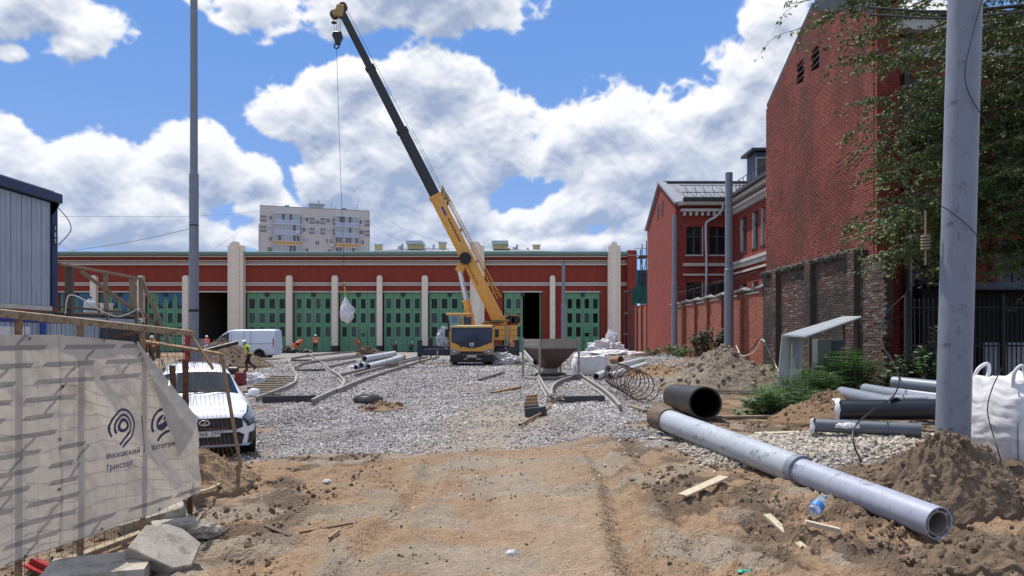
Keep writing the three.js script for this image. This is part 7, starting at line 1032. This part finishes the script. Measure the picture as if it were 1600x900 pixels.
  for (const s of ['L', 'R']) { const w = J['wr' + s], d = w.clone().sub(J['el' + s]).normalize(), sg = s === 'L' ? -1 : 1, side = V(0, 0, 1).sub(d.clone().multiplyScalar(d.z)).normalize(), pn = d.clone().cross(side); const palm = w.clone().addScaledVector(d, .055);
    extra.push(tint(beam(w.clone().addScaledVector(d, .005).toArray(), w.clone().addScaledVector(d, .1).toArray(), .03, .075, .012), skinC)); for (let f = 0; f < 4; f++) { const a = w.clone().addScaledVector(d, .095).addScaledVector(side, (f - 1.5) * .021), L = [.06, .072, .068, .052][f], b = a.clone().addScaledVector(d, L * .55).addScaledVector(pn, -sg * .012), e = b.clone().addScaledVector(d, L * .35).addScaledVector(pn, -sg * .03); extra.push(tint(rod(a.toArray(), b.toArray(), .0095, .009, 6), skinC), tint(rod(b.toArray(), e.toArray(), .009, .0075, 6), skinC)); }
    const a = w.clone().addScaledVector(d, .035).addScaledVector(side, .036), b = a.clone().addScaledVector(d, .03).addScaledVector(side, .03); extra.push(tint(rod(a.toArray(), b.toArray(), .011, .01, 6), skinC), tint(rod(b.toArray(), b.clone().addScaledVector(d, .03).toArray(), .01, .008, 6), skinC)); }
  const sideH = V(0, 1, 0).cross(face).normalize(); for (const s of [-1, 1]) { const e = new THREE.SphereGeometry(.026, 8, 6); e.scale(.5, 1.2, .9); const q = hd.clone().addScaledVector(sideH, s * .08).add(V(0, -.005, 0)); e.translate(q.x, q.y, q.z); extra.push(tint(e, skinC)); }
  const body = mergeGeometries([N(g, true), ...extra], false);
  const t = thing('person', label, 'person', foot, { turn, local: true });
  mesh('body', keepUV(body), personM, t, { uv: true });
  if (wear.helmet) { const h = new THREE.SphereGeometry(.128, 22, 12, 0, 6.284, 0, 1.62); h.scale(.9, 1, 1.12); const br = new THREE.CylinderGeometry(.128, .14, .014, 22).scale(.92, 1, 1.2); br.translate(0, -.003, .016); const hm = mergeGeometries([N(h), N(br)]); const qn = new THREE.Quaternion().setFromUnitVectors(V(0, 0, 1), face); hm.applyQuaternion(qn); const u = V(0, 1, 0).applyQuaternion(qn); hm.translate(hd.x + u.x * .045, hd.y + u.y * .045, hd.z + u.z * .045); mesh('helmet', hm, mat('helmet', wear.helmet, .35), t); }
  return t;
}
const personM = mat('skin_and_cloth', [1, 1, 1], .85, { vertexColors: true });
const standing = (o = {}) => Object.assign({ pelvis: [0, .95, 0], chest: [0, 1.28, .0], neck: [0, 1.5, .0], head: [0, 1.64, .02], shL: [-.19, 1.42, 0], shR: [.19, 1.42, 0], elL: [-.25, 1.14, .0], elR: [.25, 1.14, 0], wrL: [-.24, .88, .1], wrR: [.24, .88, .1], hipL: [-.1, .9, 0], hipR: [.1, .9, 0], knL: [-.11, .49, .02], knR: [.11, .49, .02], anL: [-.12, .08, 0], anR: [.12, .08, 0], toL: [-.13, .045, .15], toR: [.13, .045, .15] }, o);
const crouch = (o = {}) => Object.assign({ pelvis: [0, .42, -.1], chest: [0, .72, .12], neck: [0, .9, .24], head: [0, .99, .34], shL: [-.18, .82, .18], shR: [.18, .82, .18], elL: [-.24, .62, .36], elR: [.24, .6, .38], wrL: [-.14, .42, .54], wrR: [.14, .4, .56], hipL: [-.1, .4, -.08], hipR: [.1, .4, -.08], knL: [-.16, .5, .3], knR: [.17, .46, .3], anL: [-.15, .08, .06], anR: [.16, .08, .02], toL: [-.16, .045, .22], toR: [.17, .045, .18] }, o);
const bending = (o = {}) => standing(Object.assign({ pelvis: [0, .9, -.06], chest: [0, 1.13, .2], neck: [0, 1.22, .42], head: [0, 1.25, .56], shL: [-.19, 1.18, .36], shR: [.19, 1.18, .36], elL: [-.22, .92, .42], elR: [.22, .92, .42], wrL: [-.16, .68, .5], wrR: [.16, .68, .5] }, o));
{
  const orange = [.75, .13, .03], lime = [.42, .72, .04], dark = [.022, .023, .028], white = [.78, .78, .77], X = (px, D) => (px - CX) / F * D, on = (px, D) => [X(px, D), G(X(px, D), D), -D];
  person('person in lime vest and white helmet walking past the van, looking down', on(388.5, 41), -Math.PI / 2 + .25, standing({ pelvis: [0, .93, 0], chest: [0, 1.25, .06], neck: [0, 1.46, .13], head: [0, 1.58, .22], shL: [-.19, 1.38, .08], shR: [.19, 1.38, .08], elL: [-.24, 1.1, .06], elR: [.24, 1.12, .0], wrL: [-.2, .86, .18], wrR: [.2, .9, .14], hipL: [-.1, .88, 0], hipR: [.1, .88, 0], knL: [-.1, .5, .14], knR: [.1, .48, -.04], anL: [-.11, .08, .1], anR: [.11, .22, -.38], toL: [-.11, .045, .25], toR: [.11, .1, -.28] }), { top: lime, legs: [.015, .015, .018], helmet: white, stripe: true, sleeve: 'short', sleeveC: [.12, .11, .09] }, { look: [0, -.6, .8], res: 104 });
  person('person in orange vest and white helmet standing by the open gate', on(323, 66), .3, standing(), { top: [.80, .16, .10], legs: dark, helmet: white, stripe: true, sleeve: 'long', sleeveC: [.7, .15, .1] }, { res: 70 });
  person('person in orange vest seen behind the timber struts at the left', on(237, 52), .6, standing(), { top: orange, legs: dark, helmet: white, stripe: true, sleeve: 'long', sleeveC: orange }, { res: 70 });
  person('person in orange vest standing with back turned before a green gate', on(493, 74), Math.PI, standing(), { top: orange, legs: dark, helmet: white, stripe: true, sleeve: 'short', sleeveC: orange }, { res: 74 });
  person('person in orange vest bending over beside a cream pilaster', on(464.5, 74), 2.2, bending(), { top: orange, legs: dark, stripe: true, sleeve: 'long', sleeveC: orange }, { res: 74, look: [0, -.6, .8] });
  person('person in orange and blue crouching left of the bending one', on(457, 73.6), 1.2, crouch(), { top: orange, legs: [.03, .04, .10], stripe: true, sleeve: 'long', sleeveC: orange }, { res: 70, look: [0, -.5, .85] });
  person('person in orange stepping out of the wicket door in the gate', on(560.5, 79.0), -1.3, bending({ chest: [0, 1.2, .12], neck: [0, 1.38, .24], head: [0, 1.46, .34], shL: [-.19, 1.3, .18], shR: [.19, 1.3, .18] }), { top: orange, legs: [.6, .1, .03], stripe: true, sleeve: 'long', sleeveC: orange }, { res: 70 });
  person('person in orange vest crouching by the white sacks near the scaffold', on(969, 60), -1.2, crouch(), { top: [.8, .18, .06], legs: [.04, .05, .08], stripe: true, sleeve: 'long', sleeveC: [.1, .1, .12] }, { res: 74, look: [0, -.5, .85] });
  person('person in orange standing behind the crane outrigger', [X(801, 49.5), .32, -49.5], 2.6, standing(), { top: [.5, .15, .06], legs: [.03, .035, .06], stripe: true, sleeve: 'long', sleeveC: [.35, .1, .06], helmet: [.6, .2, .05] }, { res: 70 });
}
// ---------------------------------------------------------------- sacks
function bigBag(label, x, D, w, h, d, o = {}) {
  const gy = o.gy ?? G(x, D), t = thing('bulk_bag', label, 'bulk bag', [x, gy, -D], { turn: o.turn || 0, local: true });
  const g = grid(96, 56, (u, v) => { const a = u * 2 * Math.PI, c = Math.cos(a), s = Math.sin(a), sq = Math.pow(Math.pow(Math.abs(c), 4.5) + Math.pow(Math.abs(s), 4.5), -1 / 4.5), y = v, bulge = 1 + .10 * Math.sin(Math.min(1, y * 1.35) * Math.PI) - (y > .72 ? (y - .72) * (o.pinch ?? .55) : 0); const cr = (n3(c * 2.2 + (o.seed || 0), y * 13, s * 2.2) * .022 + n3(c * 6, y * 30, s * 6 + 3) * .010 + n3(c * 9, y * 5, s * 9) * .016) * (y > .02 ? 1 : 0); const R = y > .92 ? mixf(1, .0, (y - .92) / .08) : 1; const top = h * (1 + .14 * n3(c * 1.5 + 2 + (o.seed || 0), s * 1.5, 7)); return [c * sq * w / 2 * bulge * R * (1 + cr), (y > .92 ? mixf(1, .86, (y - .92) / .08) : y / .92) * top + .05 * n3(c * 3, s * 3, y * 4) * y, s * sq * d / 2 * bulge * R * (1 + cr)]; });
  mesh('sack', g, o.m || M.sackWhite, t);
  if (o.loops !== false) for (const [a, b, q] of [[-.42, .38, 0], [.42, .38, .4], [.42, -.38, 0], [-.42, -.38, .3]]) { const X = a * w * .85, Z = b * d * .85; const lp = cable([[X - .07, h * .86, Z], [X - .06 + q * .2, h * 1.08, Z + .02], [X + .02 + q * .35, h * 1.15, Z + .03], [X + .08 + q * .25, h * 1.04, Z + .01], [X + .07, h * .86, Z]], .022, 26, 6); lp.scale(1, 1, 1); mesh('lifting_loop', lp, M.sackWhite, t); }
  for (const [a, b] of [[-1, 1], [1, 1]]) mesh('seam', cable(Array.from({ length: 9 }, (_, i) => { const y = i / 8 * .86, an = Math.atan2(b, a), bulge = 1 + .10 * Math.sin(Math.min(1, y * 1.35) * Math.PI); return [a * w / 2 * bulge * .86, y * h, b * d / 2 * bulge * .86]; }), .008, 20, 4), M.galv, t);
  return t;
}
function crumple(name, label, cat, p, sx, sy, sz, seed, m = M.sackWhite) { const g = new THREE.IcosahedronGeometry(1, 12), q = g.attributes.position; for (let i = 0; i < q.count; i++) { const x = q.getX(i), y = q.getY(i), z = q.getZ(i), n = 1 + .32 * n3(x * 1.6 + seed, y * 1.6, z * 1.6) + .22 * (Math.abs(n3(x * 3.3, y * 3.3 + seed, z * 3.3)) * 2 - .5) + .10 * (Math.abs(n3(x * 8, y * 8, z * 8 + seed)) * 2 - .4); q.setXYZ(i, x * sx * n, Math.max(y, -.35) * sy * n, z * sz * n); } g.computeVertexNormals(); const r = solo(name, label, cat, g, m, null); r.position.set(p[0], p[1] + sy * .3, p[2]); return r; }
{
  bigBag('large white bulk bag standing right of the thick pole', 6.28, 8.95, 1.18, 1.0, 1.0, { seed: 3, turn: .12, pinch: .8 });
  bigBag('second white bulk bag at the right edge of the frame', 7.55, 9.3, 1.0, 1.05, .95, { seed: 8, turn: -.2 });
  bigBag('white bulk bag standing behind the hopper and grey pipes', 3.16, 30, 1.32, .78, 1.1, { seed: 5, loops: false, pinch: .35 });
  crumple('plastic_sacks', 'crumpled white sacks piled before the right depot gate', 'sacks', onG((946 - CX) / F * 58, 58), 1.5, .9, .9, 2); crumple('plastic_sacks', 'tall crumpled sack on the pile by the big pilaster', 'sacks', onG((955 - CX) / F * 60.5, 60.5), .6, 1.45, .6, 7); crumple('plastic_sacks', 'flattened white sacks spread before the crouching person', 'sacks', onG((955 - CX) / F * 52, 52), 2.3, .32, 1.6, 11);
  crumple('plastic_sacks', 'white plastic sack lying right of the white car mirror', 'sacks', gp(398, 598), .42, .28, .35, 15); crumple('plastic_sacks', 'torn white bag at the ends of the stacked pale pipes', 'sacks', gp(551, 578), .3, .2, .25, 19); crumple('plastic_sacks', 'white sheet heap beside the crane outrigger', 'sacks', onG((786 - CX) / F * 43.5, 43.5), 1.1, .5, .6, 23, mat('dusty_plastic', [.5, .52, .54], .5, { map: T.mottle })); crumple('plastic_sacks', 'shiny wrapped bundle left of the crane cab', 'sacks', [(693 - CX) / F * 46, 1.5, -46], .42, .85, .4, 27, mat('shiny_wrap', [.45, .5, .52], .25));
  crumple('plastic_sacks', 'white rag lying on the small dark pipe at right', 'sacks', at(1325, 668, 10.3), .16, .05, .08, 31); crumple('paper_scrap', 'small white paper scrap on the near sand', 'scrap', gp(799, 866), .045, .03, .035, 35); crumple('paper_scrap', 'small white scrap on the sand left of the lane', 'scrap', gp(511, 754), .05, .03, .04, 37);
  { const p = gp(376, 602), t = thing('red_machine', 'dark red machine part beside the car mirror', 'machine', p); mesh('housing', chipped(.34, .5, .4, 3, .03).translate(p[0], p[1] + .25, p[2]), mat('dark_red_paint', [.22, .02, .03], .5, { map: T.mottle }), t); mesh('frame', [beam([p[0] - .5, p[1] + .1, p[2] - .3], [p[0] + .1, p[1] + .55, p[2] - .3], .06, .06), beam([p[0] - .6, p[1] + .5, p[2] - .2], [p[0] + .3, p[1] + .45, p[2] - .2], .08, .08)].slice(0, 1), M.tar, t); mesh('motor', new THREE.CylinderGeometry(.15, .15, .4, 16).rotateZ(1.57).translate(p[0] - .35, p[1] + .55, p[2] - .1), M.tar, t); }
}
// ---------------------------------------------------------------- canopy with the switch cabinet
{
  const D = 18.0, P = at, t = thing('corrugated_canopy', 'small lean-to roof of corrugated sheet against the old wall', 'canopy', onG((1290 - CX) / F * D, D));
  const a = P(1223, 524, 17.0), b = P(1258, 526, 16.4), c = P(1347, 495, 18.6), d = P(1318, 495, 19.6);
  const q = grid(90, 8, (u, v) => { const l = [0, 1, 2].map((i) => mixf(mixf(a[i], b[i], u), mixf(d[i], c[i], u), v)); l[1] += .022 * Math.sin(u * 2 * Math.PI * 11); return l; }), q2 = q.clone().translate(0, -.012, 0);
  mesh('roof_sheet', [q, q2], mat('white_corrugated', [.70, .74, .78], .4, { map: T.streak }), t);
  for (const [px, py, DD] of [[1245, 527, 17], [1337, 500, 18.7], [1265, 520, 19.2], [1318, 500, 19.3]]) { const p = P(px, py, DD); mesh('post', beam([p[0], G(p[0], DD) - .05, p[2]], [p[0], p[1], p[2]], .06, .06), px === 1245 ? M.galv : M.woodDark, t); }
  mesh('beam', beam(P(1248, 526, 17.2), P(1337, 499, 18.6), .05, .1), M.woodDark, t); mesh('back_beam', beam(P(1264, 519, 19.2), P(1318, 499, 19.4), .05, .1), M.woodDark, t);
  const cb = P(1288, 560, 18.3), e = thing('switch_cabinet', 'grey-green electric cabinet with warning sign under the canopy', 'cabinet', [cb[0], G(cb[0], 18.3), cb[2]]), cm = mat('cabinet_grey_green', [.16, .19, .175], .55, { map: T.mottle });
  const y0 = G(cb[0], 18.3); mesh('case', bx(cb[0] - .16, cb[0] + .5, y0, y0 + 1.28, cb[2] - .35, cb[2], .01), cm, e); mesh('door', bx(cb[0] - .14, cb[0] + .17, y0 + .1, y0 + 1.24, cb[2] + .002, cb[2] + .02, .004), cm, e); mesh('door', bx(cb[0] + .18, cb[0] + .48, y0 + .1, y0 + 1.24, cb[2] + .002, cb[2] + .02, .004), M.darkSteel, e);
  const tri = poly([[-.06, 0], [.06, 0], [0, .11]], .004); tri.translate(cb[0] + .03, y0 + .82, cb[2] + .022); mesh('warning_sign', tri, mat('warning_yellow', [.6, .45, .06], .6), e); const bolt = poly([[-.012, .012], [.01, .04], [-.002, .042], [.01, .08], [-.014, .045], [.0, .042]], .003); bolt.translate(cb[0] + .03, y0 + .82, cb[2] + .0265); mesh('sign_bolt', bolt, M.black, e); mesh('sign_plate', bx(cb[0] - .03, cb[0] + .08, y0 + .68, y0 + .76, cb[2] + .021, cb[2] + .025), M.darkSteel, e);
  const sh = (label, a0, b0, a1, b1, DD, w) => { const p = P(a0, b0, DD), p2 = P(a1, b1, DD + .35); p[1] = G(p[0], DD) - .03; return solo('leaning_board', label, 'board', beam(p, p2, w, .03, .004), mat('pale_grey_board', [.43, .43, .39], .85, { map: T.dirt }), p); };
  sh('pale board leaning under the left end of the canopy', 1221, 598, 1231, 523, 16.9, .28); sh('second pale board leaning beside the first', 1241, 594, 1247, 528, 16.8, .27); solo('leaning_board', 'dark panel standing at the back of the canopy', 'board', bx(P(1266, 0, 19.3)[0], P(1282, 0, 19.3)[0], G(8, 19.3) - .05, 2.05, -19.34, -19.3), M.wood, P(1270, 590, 19.3));
  const wr = (label, pts, m, rr = .018) => solo('hanging_cable', label, 'cable', cable(pts, rr, 40, 6), m, pts[0]);
  wr('black cable looping along the old wall left of the canopy', [P(1140, 541, 29), P(1155, 552, 28.5), P(1175, 545, 28), P(1188, 528, 27.4), P(1200, 545, 26), P(1212, 572, 24)], M.black); wr('white cable looping along the old wall left of the canopy', [P(1150, 540, 29), P(1160, 556, 28.3), P(1180, 548, 27.5), P(1190, 530, 27), P(1203, 552, 26), P(1216, 580, 23)], M.white, .02);
}
// ---------------------------------------------------------------- small things on the near ground
function plank(label, a, b, w, th, o = {}) { const p = gp(...a), q = gp(...b), m = o.m || M.plank; return solo('wood_plank', label, 'plank', flat([p[0], p[1] + th / 2 + (o.lift || .02), p[2]], [q[0], q[1] + th / 2 + (o.lift2 ?? o.lift ?? .02), q[2]], w, th, .004), m, p, { group: 'loose planks on the ground' }); }
{
  plank('pale plank lying on the sand left of the lying pole', [1066, 782], [1132, 757], .13, .025, { lift: .05 }); plank('short plank leaning up beside the bottle', [1198, 816], [1256, 840], .08, .03, { lift: .06, lift2: .0 }); plank('short plank end nearest the lying pole mouth', [1258, 842], [1312, 838], .08, .04); plank('wide pale board lying on the beige gravel', [1180, 682], [1250, 680], .16, .03, { lift: .03 }); plank('pale board on the ballast near the lying pole', [1014, 687], [1050, 688], .12, .02);
  plank('long grey plank lying behind the tarred pipe', [1115, 656], [1228, 654], .12, .05, { m: M.wood }); plank('plank among ballast at the rebar coil', [985, 637], [1010, 645], .1, .04, { m: M.wood }); plank('dark stick in the greyish sand at left', [468, 838], [552, 822], .03, .02, { m: M.woodDark }); plank('short pale stick beside the dark one', [514, 846], [530, 834], .03, .025, { m: M.wood }); plank('dark plank half buried in the left sand', [415, 828], [455, 842], .06, .02, { m: M.woodDark });
  plank('plank on the ballast beside the left rail', [488, 660], [527, 656], .1, .02, { m: M.wood }); plank('long pale plank lying before the white van', [330, 563.5], [436, 562], .5, .12); plank('old board near the right foreground corner', [1478, 892], [1530, 885], .12, .03, { m: M.wood }); plank('stick on the sand right of the lane', [1140, 706], [1190, 716], .02, .015, { m: M.woodDark });
  // bottle
  const b = gp(1278, 808), t = thing('plastic_bottle', 'clear plastic water bottle lying on the sand', 'bottle', b), d = V(.18, .12, -.12).normalize(), L = .24, pr = [[0, 0], [.055, .004], [.062, .02], [.062, .17], [.05, .205], [.018, .235], [.018, .25]]; for (let i = 0; i < 6; i++) pr.splice(3 + i, 0, [.062 - (i % 2) * .004, .04 + i * .02]); const g = along(new THREE.LatheGeometry(pr.map((p) => new THREE.Vector2(...p)), 24), [b[0] - .08, b[1] + .06, b[2] + .05], [b[0] - .08 + d.x * L, b[1] + .06 + d.y * L, b[2] + .05 + d.z * L].map((v, i) => v)); mesh('body', g, mat('clear_plastic', [.80, .88, .93], .08, { transmission: .8, thickness: 0 }), t); const bq = [b[0] - .08, b[1] + .06, b[2] + .05]; mesh('blue_label', rod([bq[0] + d.x * .06, bq[1] + d.y * .06, bq[2] + d.z * .06], [bq[0] + d.x * .13, bq[1] + d.y * .13, bq[2] + d.z * .13], .064, .064, 24, true), mat('blue_label', [.05, .2, .6], .4), t); mesh('cap', rod([bq[0] + d.x * .245, bq[1] + d.y * .245, bq[2] + d.z * .245], [bq[0] + d.x * .265, bq[1] + d.y * .265, bq[2] + d.z * .265], .02, .02, 12), mat('blue_cap', [.05, .2, .6], .4), t);
  const st = gp(1170, 636); solo('stone_block', 'squared white stone block at the foot of the dirt heap', 'block', chipped(.27, .18, .2, 4, .02).translate(st[0], st[1] + .09, st[2]), mat('pale_stone', [.45, .43, .40], .92, { map: T.dirt }), st);
  const gr = gp(1163, 896); solo('green_scrap', 'small green scrap on the sand at the bottom edge', 'scrap', rumple(new THREE.SphereGeometry(.03, 12, 8).scale(1.6, .6, 1), .02, 30, 2).translate(gr[0], gr[1] + .015, gr[2]), mat('green_plastic', [.05, .35, .25], .5), gr);
  // cables from the wall to the ground at the right
  const P = at; const wire = (label, pts, r) => solo('trailing_cable', label, 'cable', cable(pts, r, 60, 6), M.black, pts[pts.length - 1]);
  wire('black cable dropping from the old wall over the pipes to the gravel', [P(1470, 370, 16), P(1440, 395, 16.3), P(1436, 420, 16.4), P(1418, 455, 16.4), P(1385, 490, 16), P(1378, 535, 15), P(1392, 560, 14), P(1405, 590, 12.5), P(1395, 620, 11.2), P(1358, 645, 10), P(1333, 672, 9.5), P(1334, 695, 9.3), gp(1346, 722)], .012); wire('thin cable hanging in front of the large bulk bag', [P(1566, 574, 8.1), P(1551, 605, 8.05), P(1543, 640, 8.0), P(1552, 680, 8.0), P(1558, 700, 7.9), gp(1570, 738)], .006);
  wire('thin cable running along the iron fence', [P(1385, 480, 16.4), P(1380, 515, 16.2), P(1392, 500, 16.8), P(1430, 490, 17.2), P(1470, 482, 17.5)], .008);
  // stones near the pole
  // overhead wires
  const ow = (label, a, b, sag) => { const m = [(a[0] + b[0]) / 2, (a[1] + b[1]) / 2 - sag, (a[2] + b[2]) / 2]; return solo('overhead_wire', label, 'wire', cable([a, m, b], .022, 24, 4), M.darkSteel, a, { group: 'overhead wires' }); };
  ow('overhead wire rising from the depot roof to the left pole', P(110, 392, 79), P(300, 357, 70), .2); ow('upper overhead wire behind the left pole', P(95, 338, 90), P(410, 330, 188), .6); ow('overhead wire from the apartment roof towards the crane', P(578, 326, 190), P(735, 392, 108), 1.2); ow('second overhead wire from the apartment block towards the crane', P(578, 350, 190), P(690, 392, 108), 1); ow('overhead wire left of the apartment block', P(330, 392, 100), P(406, 332, 188), .5);
  for (const [y, n] of [[20, 'upper'], [31, 'lower']]) ow(`${n} wire crossing above the gable building roof`, P(1360, y - 8, 14), P(1610, y - 14, 13), .1);
  // two plate compactors by the gates, red standpipe
  for (const [px, n] of [[617, 'left'], [642, 'right']]) { const x = (px - CX) / F * 76, y = G(x, 76), t2 = thing('plate_compactor', `${n} of two dark plate compactors parked before the green gate`, 'compactor', [x, y, -76], { group: 'plate compactors' }); mesh('base_plate', box(.6, .12, .5, x, y + .08, -76, .03), M.tar, t2); mesh('engine', [box(.42, .5, .4, x, y + .45, -76, .05)], M.tar, t2); mesh('tank', box(.36, .2, .3, x, y + .82, -76, .05), mat('tank_red', [.3, .04, .03], .4), t2); mesh('handle', cable([[x - .28, y + .5, -75.8], [x - .3, y + 1.25, -75.6], [x, y + 1.42, -75.6], [x + .3, y + 1.25, -75.6], [x + .28, y + .5, -75.8]], .03, 24, 6), M.darkSteel, t2); mesh('silencer', new THREE.CylinderGeometry(.09, .09, .3, 12).translate(x + .18, y + 1.02, -76), M.galvPale, t2); }
  { const x = (293 - CX) / F * 29, y = G(x, 29), t2 = thing('red_standpipe', 'red ribbed standpipe standing by the tall left pole', 'standpipe', [x, y, -29]), rm = mat('hydrant_red', [.42, .03, .025], .5, { map: T.mottle }); mesh('tube', rod([x, y, -29], [x, 2.2, -29], .1, .1, 14), rm, t2); for (let i = 0; i < 5; i++) mesh('ring', new THREE.TorusGeometry(.115, .03, 6, 18).rotateX(1.57).translate(x, 1.35 + i * .17, -29), rm, t2); mesh('head', new THREE.CylinderGeometry(.14, .12, .1, 14).translate(x, 2.24, -29), rm, t2); }
  { const x = (313 - CX) / F * 28.5, t2 = thing('steel_barrier', 'low grey steel barrier beside the left pole', 'barrier', [x, G(x, 28.5), -28.5]); mesh('frame', [beam([x - .35, .15, -28.5], [x - .35, 1.75, -28.5], .06, .06), beam([x + .35, .15, -28.5], [x + .35, 1.75, -28.5], .06, .06)].slice(0, 1), M.galv, t2); mesh('frame_post', beam([x + .35, .15, -28.5], [x + .35, 1.75, -28.5], .06, .06), M.galv, t2); for (let i = 0; i < 6; i++) mesh('bar', rod([x - .25 + i * .1, .3, -28.5], [x - .25 + i * .1, 1.7, -28.5], .015, .015, 6), M.galv, t2); mesh('rail', beam([x - .35, 1.72, -28.5], [x + .35, 1.72, -28.5], .05, .05), M.galv, t2); }
  crumple('soil_lump', 'dark clump of dug earth behind the stacked pale pipes', 'clump', onG((575 - CX) / F * 62, 62), .9, .6, .6, 51, M.soil); { const p = onG((583 - CX) / F * 60, 60); lyingPipe('black pipe offcut beside the dug earth clump', [p[0], p[1] + .2, p[2]], [p[0] + 1.4, p[1] + .2, p[2] - .5], .2, M.tar); }
  crumple('tool_heap', 'dark heap of tools beside the crouching people', 'heap', onG((449 - CX) / F * 72, 72), .8, .5, .5, 55, M.tar); crumple('tool_heap', 'small dark cluster right of the bending person', 'heap', onG((478 - CX) / F * 73, 73), .7, .25, .4, 57, M.tar);
  const r = rng(88); const bits = ['by the hopper legs', 'behind the hopper', 'near the outrigger pad', 'left of the white bulk bag', 'before the right gate', 'beside the far brown pipe', 'right of the far sacks', 'by the rusty pipe offcut', 'under the scaffold', 'beside the crane wheels']; [[812, 571], [842, 577], [800, 566], [880, 571], [900, 557], [1000, 560], [990, 556], [940, 564], [1005, 556], [690, 572]].forEach(([px, py], i) => { const p = gp(px, py), a = r() * 3; solo('scrap_timber', `scrap timber lying ${bits[i]}`, 'timber', flat([p[0] - Math.cos(a) * .6, p[1] + .05, p[2] - Math.sin(a) * .6], [p[0] + Math.cos(a) * .6, p[1] + .07, p[2] + Math.sin(a) * .6], .14, .05, .005), r() < .5 ? M.plank : M.wood, p); });
}

scatter('heap_clods', 'clods of earth lying on the dirt and sand heaps', 'clods', stoneGeo(9, 1), mat('heap_clod', [1, 1, 1], .97), heapSpots);
renderer.render(scene, camera);
